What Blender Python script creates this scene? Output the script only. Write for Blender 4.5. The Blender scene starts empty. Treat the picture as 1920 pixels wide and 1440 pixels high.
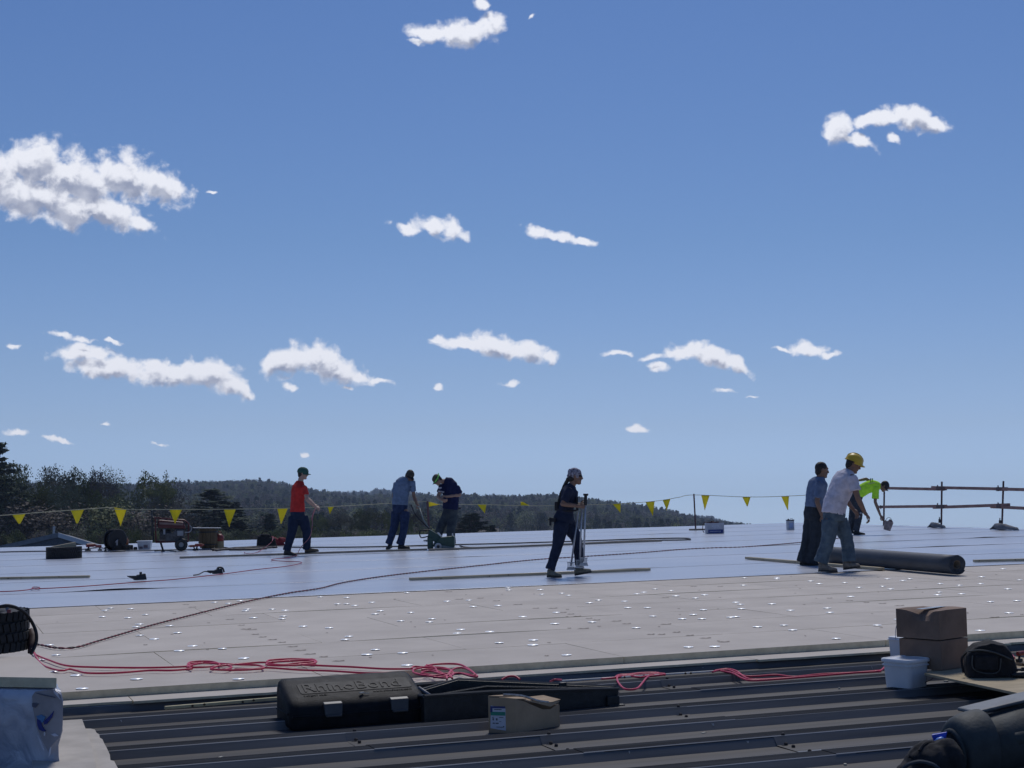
import bpy, math, random
import numpy as np
from mathutils import Vector, Matrix, noise as mnoise

# ------------------------------------------------------------------ camera, sky, sun, exposure
SC = bpy.context.scene
COL = SC.collection
FPX = 2884.0                        # focal length of the photograph in its own pixels
CAM_H = 1.36                        # eye above the roof plane
PITCH = math.atan((1000 - 720) / FPX)
SUN_EL, SUN_AZ = math.radians(56), math.radians(8)   # azimuth from +Y, clockwise positive
cam_d = bpy.data.cameras.new('camera'); cam = bpy.data.objects.new('camera', cam_d); COL.objects.link(cam)
cam.location = (0, 0, CAM_H); cam.rotation_euler = (math.pi / 2 + PITCH, 0, 0)
cam_d.sensor_width = 36; cam_d.lens = 36 * FPX / 1920
cam_d.clip_start = .1; cam_d.clip_end = 20000
SC.camera = cam
SC.view_settings.view_transform = 'Standard'; SC.view_settings.look = 'None'
SC.view_settings.exposure = 0.0; SC.view_settings.gamma = 1.0; SC.view_settings.use_curve_mapping = False
SC.cycles.max_bounces = 6; SC.cycles.volume_bounces = 0
SC.cycles.use_denoising = True
sun_d = bpy.data.lights.new('sun', 'SUN'); sun = bpy.data.objects.new('sun', sun_d); COL.objects.link(sun)
sun_d.energy = 1.9; sun_d.angle = math.radians(14); sun_d.color = (1.0, .96, .91)
sdir = Vector((math.sin(SUN_AZ) * math.cos(SUN_EL), math.cos(SUN_AZ) * math.cos(SUN_EL), math.sin(SUN_EL)))
sun.rotation_euler = sdir.to_track_quat('Z', 'Y').to_euler()

def tanco(px, py):                  # photograph pixel -> (X/Y, Z/Y) of its viewing direction
    x, u, f = px - 960, 720 - py, FPX
    Y = f * math.cos(PITCH) - u * math.sin(PITCH); Z = f * math.sin(PITCH) + u * math.cos(PITCH)
    return x / Y, Z / Y

W = bpy.data.worlds.new('World'); SC.world = W; W.use_nodes = True
nt = W.node_tree; nt.nodes.clear()
class N:                            # tiny node-writing helper
    def __init__(s, nt): s.nt = nt
    def __call__(s, typ, ins=None, **kw):
        n = s.nt.nodes.new(typ)
        for k, v in kw.items(): setattr(n, k, v)
        for k, v in (ins or {}).items():
            if typ == 'ShaderNodeMix': k = {'Factor': 0, 'A': 6, 'B': 7}[k]
            sock = n.inputs[k]
            if isinstance(v, bpy.types.NodeSocket): s.nt.links.new(v, sock)
            else: sock.default_value = v
        return n
    def m(s, op, a, b=0.0, c=0.0, clamp=False):
        n = s('ShaderNodeMath', {0: a, 1: b, 2: c}, operation=op, use_clamp=clamp); return n.outputs[0]
    def ss(s, v, lo, hi, o0=0.0, o1=1.0):
        return s('ShaderNodeMapRange', {0: v, 1: lo, 2: hi, 3: o0, 4: o1}, interpolation_type='SMOOTHSTEP').outputs[0]
# each fair-weather cloud: ellipses (cx, cy, rx, ry, tilt degrees, fullness) in the photograph's angular scale
CL = [
 (398,364,14,5,0,.42),(820,728,16,6,0,.44),(1000,32,14,6,-30,.42),(215,640,24,5,12,.42),(300,832,22,4,0,.42),(1415,744,16,4,0,.42),
 (-30,338,130,62,8,1),(70,305,72,50,0,1),(60,370,140,42,6,1),(150,340,95,48,10,1),(235,335,85,45,15,1),(300,352,62,32,18,1),
 (190,392,85,28,22,1),(262,420,46,14,24,0.8),(120,395,75,30,12,1),(812,62,52,20,8,0.9),(862,62,55,26,4,1),(915,52,36,26,-10,0.9),
 (902,10,18,18,20,0.6),(780,74,28,8,-6,0.5),(1575,245,36,32,-20,0.8),(1600,262,52,14,18,0.8),(1628,228,48,15,-8,0.75),(1675,222,50,14,-4,0.8),
 (1705,218,52,26,10,0.9),(1740,232,42,18,12,0.85),(1672,260,20,11,30,0.65),(765,428,34,13,8,0.75),(812,424,48,17,4,0.85),(850,436,34,17,8,0.8),
 (1005,436,28,15,22,0.75),(1050,446,52,13,14,0.8),(1098,457,26,12,14,0.75),(160,662,60,17,6,1),(210,688,95,23,8,1),(300,702,95,24,6,1),
 (390,700,62,30,6,1),(430,718,40,22,30,0.9),(462,735,20,11,30,0.7),(110,628,34,10,10,0.6),(160,637,34,7,5,0.45),(540,680,60,24,-14,1),
 (580,672,55,28,6,1),(625,690,55,26,20,1),(672,708,38,14,12,0.85),(715,716,32,7,4,0.6),(545,722,26,9,14,0.42),(648,727,16,6,8,0.4),
 (870,644,64,14,6,0.85),(930,650,68,22,8,1),(985,660,52,20,14,1),(825,636,30,9,8,0.5),(1028,668,22,14,10,0.8),(1165,666,36,9,4,0.65),
 (1228,672,40,9,-4,0.5),(1290,658,50,16,-12,0.85),(1335,664,46,20,20,0.85),(1380,682,40,14,32,0.75),(1235,688,22,9,4,0.5),(1470,656,26,7,6,0.6),
 (1515,655,46,13,2,0.85),(1555,662,26,9,10,0.75),(955,720,28,8,8,0.5),(1362,734,32,7,0,0.6),(1198,807,30,8,4,0.62),(818,728,13,5,0,0.4),
 (28,648,28,8,4,0.5),(32,811,28,8,6,0.6),(108,823,34,7,10,0.55),(200,788,14,5,0,0.4),(570,850,12,5,0,0.5),
]
n = N(nt)
geo = n('ShaderNodeTexCoord').outputs['Generated']
sep = n('ShaderNodeSeparateXYZ', {0: geo})
yy = n.m('MAXIMUM', sep.outputs[1], .02)
xy = n.m('DIVIDE', sep.outputs[0], yy); zy = n.m('DIVIDE', sep.outputs[2], yy)
P0 = n('ShaderNodeCombineXYZ', {0: xy, 1: zy, 2: 0.0}).outputs[0]
grp = bpy.data.node_groups.new('cloud_field', 'ShaderNodeTree')
grp.interface.new_socket('p', in_out='INPUT', socket_type='NodeSocketVector')
grp.interface.new_socket('d', in_out='OUTPUT', socket_type='NodeSocketFloat')
g = N(grp); gi = g('NodeGroupInput').outputs[0]; go = g('NodeGroupOutput')
wn = g('ShaderNodeTexNoise', {'Vector': gi, 'Scale': 62.0, 'Detail': 3.0, 'Roughness': .5})
wv = g('ShaderNodeVectorMath', {0: wn.outputs['Color'], 1: (.5, .5, .5)}, operation='SUBTRACT').outputs[0]
ws = g('ShaderNodeVectorMath', {0: wv, 'Scale': .013}, operation='SCALE').outputs[0]
pw = g('ShaderNodeVectorMath', {0: gi, 1: ws}, operation='ADD').outputs[0]
acc = None
for ci_, (cx, cy, rx, ry, an, st) in enumerate(CL):
    if ci_ and ci_ % 4 == 0:        # evaluates the ellipses a few at a time
        pw = g('ShaderNodeVectorMath', {0: pw, 1: g('ShaderNodeVectorMath', {0: (1e-9, 0, 0), 'Scale': acc}, operation='SCALE').outputs[0]}, operation='ADD').outputs[0]
    x0, z0 = tanco(cx, cy)
    mp = g('ShaderNodeMapping', {'Vector': pw, 'Location': (x0, z0, 0), 'Rotation': (0, 0, -math.radians(an)), 'Scale': (rx * 1.16 / FPX, ry * 1.2 / FPX, 1.0)}, vector_type='TEXTURE')
    sp2 = g('ShaderNodeSeparateXYZ', {0: mp.outputs[0]})
    cz = g('ShaderNodeCombineXYZ', {0: sp2.outputs[0], 1: sp2.outputs[1], 2: 0.0}).outputs[0]
    ln = g('ShaderNodeVectorMath', {0: cz}, operation='LENGTH').outputs['Value']
    val = g.m('MULTIPLY_ADD', ln, -1.0, .45 + .55 * st)
    acc = val if acc is None else g.m('MAXIMUM', acc, val)
fn = g('ShaderNodeTexNoise', {'Vector': gi, 'Scale': 92.0, 'Detail': 9.0, 'Roughness': .53, 'Distortion': .2}).outputs['Fac']
fd = g.m('MULTIPLY_ADD', fn, 1.6, -.81)
grp.links.new(g.m('ADD', g.m('MAXIMUM', acc, -2.0), fd), go.inputs[0])
def field(off, P0=P0):
    v = n('ShaderNodeVectorMath', {0: P0, 1: (off[0] / FPX, off[1] / FPX, 0)}, operation='ADD').outputs[0]
    gn = nt.nodes.new('ShaderNodeGroup'); gn.node_tree = grp; nt.links.new(v, gn.inputs[0]); return gn.outputs[0]
d0 = field((0, 0)); d1 = field((-4, 20), n('ShaderNodeVectorMath', {0: P0, 1: n('ShaderNodeVectorMath', {0: (1e-9, 0, 0), 'Scale': d0}, operation='SCALE').outputs[0]}, operation='ADD').outputs[0])
dens = n.ss(d0, -.06, .48)
front = n.ss(sep.outputs[1], .3, .4)
dens = n.m('MULTIPLY', dens, front)
shade = n.m('MULTIPLY', n.ss(n.m('SUBTRACT', d1, n.m('MULTIPLY', d0, .35)), -.02, .66), 1.0)
shade = n.m('MULTIPLY', shade, n.ss(d1, .15, .8))
sn = n('ShaderNodeTexNoise', {'Vector': P0, 'Scale': 70.0, 'Detail': 4.0}).outputs['Fac']
shade = n.m('MULTIPLY', shade, n('ShaderNodeMapRange', {0: sn, 1: .3, 2: .7, 3: 1.2, 4: .6}).outputs[0], clamp=True)
ccol = n('ShaderNodeMix', {'Factor': shade, 'A': (8.6, 8.8, 9.6, 1), 'B': (3.0, 3.4, 4.7, 1)}, data_type='RGBA').outputs[2]
for a_, b_ in ():
    pass
sky = n('ShaderNodeTexSky', sky_type='NISHITA', sun_disc=False)
sky.sun_elevation = SUN_EL; sky.sun_rotation = SUN_AZ; sky.altitude = 300; sky.air_density = 1.0; sky.dust_density = .6; sky.ozone_density = 2.0
el = sep.outputs[2]
ramp = n('ShaderNodeValToRGB', {0: n('ShaderNodeMapRange', {0: el, 1: -.05, 2: .45}).outputs[0]})
SKYTINT = [(-0.05, (0.3135, 0.4516, 0.8085)), (0.0069, (0.3135, 0.4516, 0.8085)), (0.0344, (0.2683, 0.3476, 0.5786)), (0.069, (0.2581, 0.3019, 0.4391)), (0.1035, (0.2465, 0.2865, 0.3935)), (0.189, (0.208, 0.2645, 0.3605)), (0.3348, (0.179, 0.247, 0.3605)), (0.45, (0.179, 0.247, 0.3605))]     # halves of the tint
cr = ramp.color_ramp
while len(cr.elements) < len(SKYTINT): cr.elements.new(.5)
for e, (z, c) in zip(cr.elements, SKYTINT): e.position = (z + .05) / .5; e.color = (*c, 1)
skyc = n('ShaderNodeMix', {'Factor': 1.0, 'A': sky.outputs[0], 'B': n('ShaderNodeVectorMath', {0: ramp.outputs[0], 'Scale': 2.0}, operation='SCALE').outputs[0]}, data_type='RGBA', blend_type='MULTIPLY').outputs[2]
fin = n('ShaderNodeMix', {'Factor': dens, 'A': skyc, 'B': ccol}, data_type='RGBA').outputs[2]
bg = n('ShaderNodeBackground', {'Color': fin, 'Strength': .1})
nt.links.new(bg.outputs[0], n('ShaderNodeOutputWorld').inputs[0])
W.cycles.sampling_method = 'MANUAL'; W.cycles.sample_map_resolution = 1024

# ------------------------------------------------------------------ helpers
random.seed(7)
HEAD = math.radians(20.468); GA, GB = .02041, .02982      # seam heading; roof gradient in x and y
U2 = Vector((math.cos(HEAD), math.sin(HEAD))); V2 = Vector((-U2.y, U2.x))
U3 = Vector((U2.x, U2.y, GA * U2.x + GB * U2.y)).normalized()
NN = Vector((-GA, -GB, 1)).normalized(); V3 = NN.cross(U3)
ROOF = Matrix((U3, V3, NN)).transposed().to_4x4()
def ray(px, py):
    x, u, f = px - 960, 720 - py, FPX
    return Vector((x, f * math.cos(PITCH) - u * math.sin(PITCH), f * math.sin(PITCH) + u * math.cos(PITCH)))
CAMP = Vector((0, 0, CAM_H))
def hit(px, py, nn=0.0):            # where the photograph's pixel meets the roof plane raised by nn
    d = ray(px, py); t = (nn - CAMP.dot(NN)) / d.dot(NN); return CAMP + d * t
def wp(px, py, Y):                  # the pixel's ray at world depth Y
    d = ray(px, py); return CAMP + d * (Y / d.y)
def ruv(p): return Vector((p.dot(U3), p.dot(V3), p.dot(NN)))
def huv(px, py, nn=0.0): return ruv(hit(px, py, nn))
def RP(u, v, nn=0.0): return U3 * u + V3 * v + NN * nn

MATS = {}
def mat(name, col, rough=.7, var=.15, scale=6.0, bump=0.0, bscale=40.0, metal=0.0, spec=.5, col2=None, stretch=None, objrand=0.0, trans=0.0):
    if name in MATS: return MATS[name]
    m = bpy.data.materials.new(name); m.use_nodes = True; t = m.node_tree; t.nodes.clear(); q = N(t)
    tc = q('ShaderNodeTexCoord').outputs['Object']
    if stretch: tc = q('ShaderNodeMapping', {'Vector': tc, 'Scale': stretch}).outputs[0]
    nz = q('ShaderNodeTexNoise', {'Vector': tc, 'Scale': scale, 'Detail': 5.0, 'Roughness': .6}).outputs['Fac']
    c2 = col2 or tuple(c * (1 - var) for c in col)
    c1 = col if col2 else tuple(min(1, c * (1 + var)) for c in col)
    f = q.ss(nz, .3, .7)
    c = q('ShaderNodeMix', {'Factor': f, 'A': (*c1, 1), 'B': (*c2, 1)}, data_type='RGBA').outputs[2]
    if objrand:
        r = q('ShaderNodeObjectInfo').outputs['Random']
        h = q('ShaderNodeHueSaturation', {'Color': c, 'Value': q('ShaderNodeMapRange', {0: r, 3: 1 - objrand, 4: 1 + objrand}).outputs[0]}); c = h.outputs[0]
    b = q('ShaderNodeBsdfPrincipled', {'Base Color': c, 'Metallic': metal, 'Specular IOR Level': spec, 'Roughness': q.m('MULTIPLY_ADD', nz, .2, rough - .1, clamp=True)})
    if bump:
        bn = q('ShaderNodeTexNoise', {'Vector': tc, 'Scale': bscale, 'Detail': 4.0}).outputs['Fac']
        t.links.new(q('ShaderNodeBump', {'Height': bn, 'Strength': bump, 'Distance': .01}).outputs[0], b.inputs['Normal'])
    out = b.outputs[0]
    if trans:
        tr = q('ShaderNodeBsdfTranslucent', {'Color': c}).outputs[0]
        out = q('ShaderNodeMixShader', {0: trans, 1: out, 2: tr}).outputs[0]
    t.links.new(out, q('ShaderNodeOutputMaterial').inputs[0]); MATS[name] = m; return m

class MB:                           # mesh builder in local coordinates
    def __init__(s): s.v = []; s.f = []
    def add(s, vs, fs):
        k = len(s.v); s.v += [tuple(x) for x in vs]; s.f += [tuple(i + k for i in f) for f in fs]; return s
    def box(s, c, d, M=None):
        x, y, z = d[0] / 2, d[1] / 2, d[2] / 2
        vs = [Vector((a * x, b * y, e * z)) for e in (-1, 1) for b in (-1, 1) for a in (-1, 1)]
        if M is not None: vs = [M @ p for p in vs]
        c = Vector(c); return s.add([p + c for p in vs], [(0, 2, 3, 1), (4, 5, 7, 6), (0, 1, 5, 4), (2, 6, 7, 3), (0, 4, 6, 2), (1, 3, 7, 5)])
    def prism(s, poly, z0, z1):      # polygon (x,y) extruded in z
        k = len(poly); vs = [(x, y, z0) for x, y in poly] + [(x, y, z1) for x, y in poly]
        return s.add(vs, [tuple(range(k))[::-1], tuple(range(k, 2 * k))] + [(i, (i + 1) % k, (i + 1) % k + k, i + k) for i in range(k)])
    def hull8(s, bot, top):          # 4 bottom corners, 4 top corners
        return s.add(list(bot) + list(top), [(3, 2, 1, 0), (4, 5, 6, 7), (0, 1, 5, 4), (1, 2, 6, 5), (2, 3, 7, 6), (3, 0, 4, 7)])
    def ring_loft(s, rings, closed=True, capped=True):
        k = len(rings[0]); vs = [p for r in rings for p in r]; fs = []
        for i in range(len(rings) - 1):
            for j in range(k if closed else k - 1): fs.append((i * k + j, i * k + (j + 1) % k, (i + 1) * k + (j + 1) % k, (i + 1) * k + j))
        if capped: fs += [tuple(range(k))[::-1], tuple(range((len(rings) - 1) * k, len(rings) * k))]
        return s.add(vs, fs)
    def tube(s, pts, r, seg=8, capped=True):
        pts = [Vector(p) for p in pts]; rs = r if isinstance(r, (list, tuple)) else [r] * len(pts)
        t = (pts[1] - pts[0]).normalized(); a = t.orthogonal().normalized(); rings = []
        for i, p in enumerate(pts):
            q0, q1 = pts[max(i - 1, 0)], pts[min(i + 1, len(pts) - 1)]; t = (q1 - q0)
            t = t.normalized() if t.length > 1e-9 else Vector((0, 0, 1)); a = a - t * a.dot(t)
            a = a.normalized() if a.length > 1e-6 else t.orthogonal().normalized(); b = t.cross(a)
            rings.append([p + (a * math.cos(w) + b * math.sin(w)) * rs[i] for w in (2 * math.pi * j / seg for j in range(seg))])
        return s.ring_loft(rings, capped=capped)
    def cap(s, p0, p1, r0, r1, seg=10): # tapered capsule
        p0, p1 = Vector(p0), Vector(p1); d = p1 - p0; L = max(d.length, 1e-5); d = d / L; pts = []; rs = []
        for w in (80, 55, 30): pts.append(p0 - d * r0 * math.sin(math.radians(w))); rs.append(r0 * math.cos(math.radians(w)))
        pts += [p0, p1]; rs += [r0, r1]
        for w in (30, 55, 80): pts.append(p1 + d * r1 * math.sin(math.radians(w))); rs.append(r1 * math.cos(math.radians(w)))
        return s.tube(pts, rs, seg)
    def chain(s, pr, seg=10):        # [(point, radius), ...]
        for (a, r), (b, q) in zip(pr[:-1], pr[1:]): s.cap(a, b, r, q, seg)
        return s
    def ell(s, c, ax, seg=12):       # ellipsoid, ax = three axis vectors with lengths
        c = Vector(c); rings = []
        for i in range(1, seg // 2 + 2):
            w = math.pi * i / (seg // 2 + 2) - math.pi / 2
            rings.append([c + ax[2] * math.sin(w) + (ax[0] * math.cos(t) + ax[1] * math.sin(t)) * math.cos(w) for t in (2 * math.pi * j / seg for j in range(seg))])
        return s.ring_loft(rings)
    def lathe(s, prof, seg=24, c=(0, 0, 0), M=None): # (r, z) closed profile
        c = Vector(c); k = len(prof); vs = []
        for j in range(seg):
            w = 2 * math.pi * j / seg
            for r, z in prof:
                p = Vector((r * math.cos(w), r * math.sin(w), z)); vs.append((M @ p if M is not None else p) + c)
        return s.add(vs, [(j * k + i, ((j + 1) % seg) * k + i, ((j + 1) % seg) * k + (i + 1) % k, j * k + (i + 1) % k) for j in range(seg) for i in range(k)])
    def build(s, name, m, parent=None, smooth=False, bevel=0.0, kind=None, rem=0.0, disp=0.0, dscale=.08, label=None, sm=0):
        me = bpy.data.meshes.new(name); me.from_pydata(s.v, [], s.f); me.update()
        ms = m if isinstance(m, (list, tuple)) else [m]
        for q in ms: me.materials.append(q)
        o = bpy.data.objects.new(name, me); COL.objects.link(o)
        if parent is not None: o.parent = parent
        if smooth: me.polygons.foreach_set('use_smooth', [True] * len(me.polygons))
        if bevel:
            b = o.modifiers.new('b', 'BEVEL'); b.width = bevel; b.segments = 2; b.limit_method = 'ANGLE'; b.angle_limit = math.radians(35)
        if rem:
            r = o.modifiers.new('r', 'REMESH'); r.mode = 'VOXEL'; r.voxel_size = rem; r.use_smooth_shade = True
            if sm: q = o.modifiers.new('s', 'SMOOTH'); q.iterations = sm; q.factor = .5
        if disp:
            tx = bpy.data.textures.get('fold%g' % dscale) or bpy.data.textures.new('fold%g' % dscale, 'CLOUDS'); tx.noise_scale = dscale; tx.noise_depth = 2
            q = o.modifiers.new('d', 'DISPLACE'); q.texture = tx; q.strength = disp; q.mid_level = .5; q.texture_coords = 'LOCAL'
        if kind: o['kind'] = kind
        if label: o['label'] = label
        return o
def tag(o, label, cat, group=None):
    o['label'] = label; o['category'] = cat
    if group: o['group'] = group
    return o
def thing(name, label, cat, M, group=None):
    o = bpy.data.objects.new(name, None); COL.objects.link(o); o.empty_display_size = .1; o.matrix_world = M
    return tag(o, label, cat, group)
def on_roof(p, yaw=0.0): return Matrix.Translation(p) @ ROOF @ Matrix.Rotation(yaw, 4, 'Z')
def solo(name, label, cat, mb, m, M, group=None, **kw):
    o = mb.build(name, m, **kw); o.matrix_world = M; return tag(o, label, cat, group)
def cr_spline(pts, sub=8, closed=False):
    pts = [Vector(p) for p in pts]; out = []; k = len(pts)
    for i in range(k if closed else k - 1):
        if closed: a, b, c, d = pts[(i - 1) % k], pts[i], pts[(i + 1) % k], pts[(i + 2) % k]
        else: a, b, c, d = pts[max(i - 1, 0)], pts[i], pts[i + 1], pts[min(i + 2, k - 1)]
        for j in range(sub):
            t = j / sub; out.append(.5 * ((2 * b) + (c - a) * t + (2 * a - 5 * b + 4 * c - d) * t * t + (3 * b - a - 3 * c + d) * t ** 3))
    if not closed: out.append(pts[-1])
    return out
def copy_tree(o, M=None, label=None):
    c = o.copy(); COL.objects.link(c)
    if M is not None: c.matrix_world = M
    if label: c['label'] = label
    for ch in list(o.children):
        d = ch.copy(); COL.objects.link(d); d.parent = c
        for gch in list(ch.children):
            e = gch.copy(); COL.objects.link(e); e.parent = d
    return c
# ------------------------------------------------------------------ ground, hills, forest
def interp(tab, x):
    if x <= tab[0][0]: return tab[0][1]
    for (a, p), (b, q) in zip(tab[:-1], tab[1:]):
        if x <= b: return p + (q - p) * (x - a) / (b - a)
    return tab[-1][1]
RIDGE = [(-300,880),(-60,905),(150,912),(330,908),(400,907),(480,904),(520,908),(560,918),(620,926),(700,932),(780,934),(860,933),(960,935),(1040,933),(1100,940),(1150,946),(1200,951),(1240,958),(1290,970),(1340,978),(1400,986),(1440,996),(1500,1010),(2300,1030)]
RIDGE2 = [(-300,960),(450,950),(540,921),(600,918),(660,917),(710,916),(760,919),(800,927),(860,940),(1000,955),(1200,985),(1262,974),(1300,965),(1335,968),(1365,977),(1400,990),(1500,1010),(2300,1030)]
YR, YR2, Y0 = 2300.0, 3500.0, 650.0
def sstep(t): t = max(0, min(1, t)); return t * t * (3 - 2 * t)
def terrain(r, Y):
    px = 960 + r * FPX / math.cos(PITCH)
    X = r * Y
    bump = mnoise.fractal(Vector((X / 260, Y / 260, 3.3)), 1.0, 2.0, 4)
    plat = interp([(-400, -1.2), (800, -1.6), (1000, -4.0), (1200, -7.0), (1330, -9.0), (1450, -13)], px)
    base = -13 + (plat + 13) * sstep((Y - 140) / 95) + bump * 1.5 * sstep((Y - 300) / 600)
    def rid(tab, yr, y0, th):
        zt = CAM_H + yr * tanco(960, interp(tab, px) + (7 if px < 700 else 3))[1] - th
        t = sstep((Y - y0) / (yr - y0)) if Y < yr else 1 - .7 * sstep((Y - yr) / 900)
        return plat + max(zt - plat, 0) * (t ** .85) + bump * 9 * t * (1 - t) * (1 if zt > 0 else 0)
    return max(base, rid(RIDGE, YR, Y0, 10), rid(RIDGE2, YR2, 2500, 10))
ground_m = mat('forest_floor', (.05, .05, .028), .95, scale=.02, col2=(.085, .065, .05))
gb = MB(); rs = [(-1.2 + 2.6 * i / 130) for i in range(131)]
rs = sorted(set([-1.2, -.9, -.65, -.5] + [-.42 + i * .006 for i in range(115)] + [.35, .5, .7, .95, 1.3]))
ys = [-60, 20, 60, 110, 180, 260, 340, 430] + [520 + 70 * i for i in range(54)]
vs = [];
for y in ys:
    for r in rs: vs.append((r * max(y, 90) * (1 if y > 0 else 3), y, terrain(r, y) if y > 0 else -13))
k = len(rs); gb.add(vs, [(j * k + i, j * k + i + 1, (j + 1) * k + i + 1, (j + 1) * k + i) for j in range(len(ys) - 1) for i in range(k - 1)])
gb.build('hills', ground_m, smooth=True, kind='structure')
gl = MB(); gl.add([(-6000, -1500, -13.4), (6000, -1500, -13.4), (6000, 9000, -13.4), (-6000, 9000, -13.4)], [(0, 1, 2, 3)])
gl.build('ground', mat('grassland', (.06, .075, .03), .95, scale=.01, col2=(.09, .085, .05)), kind='structure')

def folmat(name, stops, rough=.8):
    m = bpy.data.materials.new(name); m.use_nodes = True; t = m.node_tree; t.nodes.clear(); q = N(t)
    r = q('ShaderNodeObjectInfo').outputs['Random']
    rp = q('ShaderNodeValToRGB', {0: r}); c = rp.color_ramp; c.interpolation = 'LINEAR'
    while len(c.elements) < len(stops): c.elements.new(.5)
    for e, (p, col) in zip(c.elements, stops): e.position = p; e.color = (*col, 1)
    nz = q('ShaderNodeTexNoise', {'Vector': q('ShaderNodeNewGeometry').outputs['Position'], 'Scale': .9, 'Detail': 2.0}).outputs['Fac']
    h = q('ShaderNodeHueSaturation', {'Color': rp.outputs[0], 'Value': q('ShaderNodeMapRange', {0: nz, 1: .3, 2: .7, 3: .65, 4: 1.35}).outputs[0]})
    b = q('ShaderNodeBsdfPrincipled', {'Base Color': h.outputs[0], 'Roughness': rough, 'Specular IOR Level': .2})
    t.links.new(b.outputs[0], q('ShaderNodeOutputMaterial').inputs[0]); return m
F_BARE = folmat('bare_twigs', [(0, (.12, .10, .085)), (.3, (.17, .14, .11)), (.55, (.13, .145, .075)), (.8, (.21, .225, .09)), (1, (.14, .125, .105))])
F_GREEN = folmat('spring_leaves', [(0, (.09, .11, .035)), (.5, (.14, .16, .05)), (.8, (.21, .22, .07)), (1, (.13, .13, .06))])
F_PINE = folmat('pine_needles', [(0, (.02, .04, .02)), (.5, (.03, .05, .028)), (1, (.045, .07, .038))])
BARK = mat('bark', (.085, .07, .058), .95, .3, 3.0)
def quads(mb, c, rad, cnt, s, R, shell=.55, sq=1.0):
    for _ in range(cnt):
        d = Vector((R.gauss(0, 1), R.gauss(0, 1), R.gauss(0, 1))).normalized() * (R.uniform(shell, 1) ** .8)
        p = Vector((c[0] + d.x * rad[0], c[1] + d.y * rad[1], c[2] + d.z * rad[2]))
        a = Vector((R.gauss(0, 1), R.gauss(0, 1), R.gauss(0, 1))).normalized(); b = a.orthogonal().normalized() * s * R.uniform(.5, 1.1); a = a * s * R.uniform(.5, 1.1) * sq
        mb.add([p - a, p + b, p + a, p - b * .6], [(0, 1, 2, 3)])
R = random.Random(3)
protos = []
for kd in range(6):                 # unit-height forest trees used by the far wood
    mb = MB()
    if kd < 4:
        mb.tube([(0, 0, 0), (.01, 0, .5)], [.025, .012], 4)
        for q in range(9):
            c = (R.uniform(-.22, .22), R.uniform(-.22, .22), R.uniform(.45, .86)); quads(mb, c, (.17, .17, .15), 24, .045, R, .2)
    else:
        mb.tube([(0, 0, 0), (0, 0, .95)], [.03, .006], 4)
        for q in range(11):
            z = .14 + .8 * q / 11; rad = .25 * (1 - (z - .1) / .95) + .03
            quads(mb, (0, 0, z), (rad, rad, .05), 26, .05, R, .35)
    me = bpy.data.meshes.new('forest_tree'); me.from_pydata(mb.v, [], mb.f); me.materials.append([F_BARE, F_BARE, F_GREEN, F_BARE, F_PINE, F_PINE][kd]); protos.append(bpy.data.objects.new('forest_tree', me))
pc = bpy.data.collections.new('forest_tree_kinds')
for o in protos: pc.objects.link(o)
pts = []; sc_ = []; kd_ = []
Y = 330.0
while Y < 3750:
    st = 9.0 + Y * .0006
    r = -.40
    while r < .20:
        if Y < (330 if r < -.19 else 430 if r < -.03 else 800): r += st / Y; continue
        rr = r + R.uniform(-.5, .5) * st / Y; yy_ = Y + R.uniform(-.5, .5) * st
        X = rr * yy_; dn = mnoise.fractal(Vector((X / 140, yy_ / 190, 9.0)), 1.0, 2.0, 3)
        if dn > -.62 or Y > 1200:
            pts.append((X, yy_, terrain(rr, yy_) - .3)); sc_.append(R.choice((6.5, 8, 9.5, 11, 12, 14)) * R.uniform(.85, 1.15) * (.62 if yy_ < 700 else 1))
            cn = mnoise.fractal(Vector((X / 90, yy_ / 120, 1.0)), 1.0, 2.0, 3)
            kd_.append(R.choice((4, 5)) if cn + R.uniform(-.35, .35) > .34 else (2 if R.random() < .17 + .3 * (cn < -.35) else R.choice((0, 1, 3))))
        if kd_ and kd_[-1] >= 4 and len(kd_) == len(sc_) and sc_[-1] < 14: sc_[-1] *= 1.3
        r += st / Y
    Y += st
def scatter(name, pts, scl, kinds, coll, label, cat):
    me = bpy.data.meshes.new(name); me.from_pydata(pts, [], [])
    a = me.attributes.new('scl', 'FLOAT', 'POINT'); a.data.foreach_set('value', scl)
    b = me.attributes.new('kd', 'INT', 'POINT'); b.data.foreach_set('value', kinds)
    o = bpy.data.objects.new(name, me); COL.objects.link(o); tag(o, label, cat); o['kind'] = 'stuff'
    t = bpy.data.node_groups.new(name, 'GeometryNodeTree'); q = N(t)
    t.interface.new_socket('Geometry', in_out='INPUT', socket_type='NodeSocketGeometry'); t.interface.new_socket('Geometry', in_out='OUTPUT', socket_type='NodeSocketGeometry')
    gi = q('NodeGroupInput'); go = q('NodeGroupOutput')
    ci = q('GeometryNodeCollectionInfo', {'Collection': coll, 'Separate Children': True, 'Reset Children': True})
    nk = q('GeometryNodeInputNamedAttribute', {'Name': 'kd'}, data_type='INT'); ns = q('GeometryNodeInputNamedAttribute', {'Name': 'scl'}, data_type='FLOAT')
    rv = q('FunctionNodeRandomValue', data_type='FLOAT_VECTOR'); rv.inputs[0].default_value = (-.05, -.05, 0); rv.inputs[1].default_value = (.05, .05, 6.28)
    ip = q('GeometryNodeInstanceOnPoints', {'Points': gi.outputs[0], 'Instance': ci.outputs[0], 'Pick Instance': True, 'Instance Index': nk.outputs[0], 'Rotation': rv.outputs[0], 'Scale': ns.outputs[0]})
    t.links.new(ip.outputs[0], go.inputs[0]); md = o.modifiers.new('scatter', 'NODES'); md.node_group = t; return o
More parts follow.
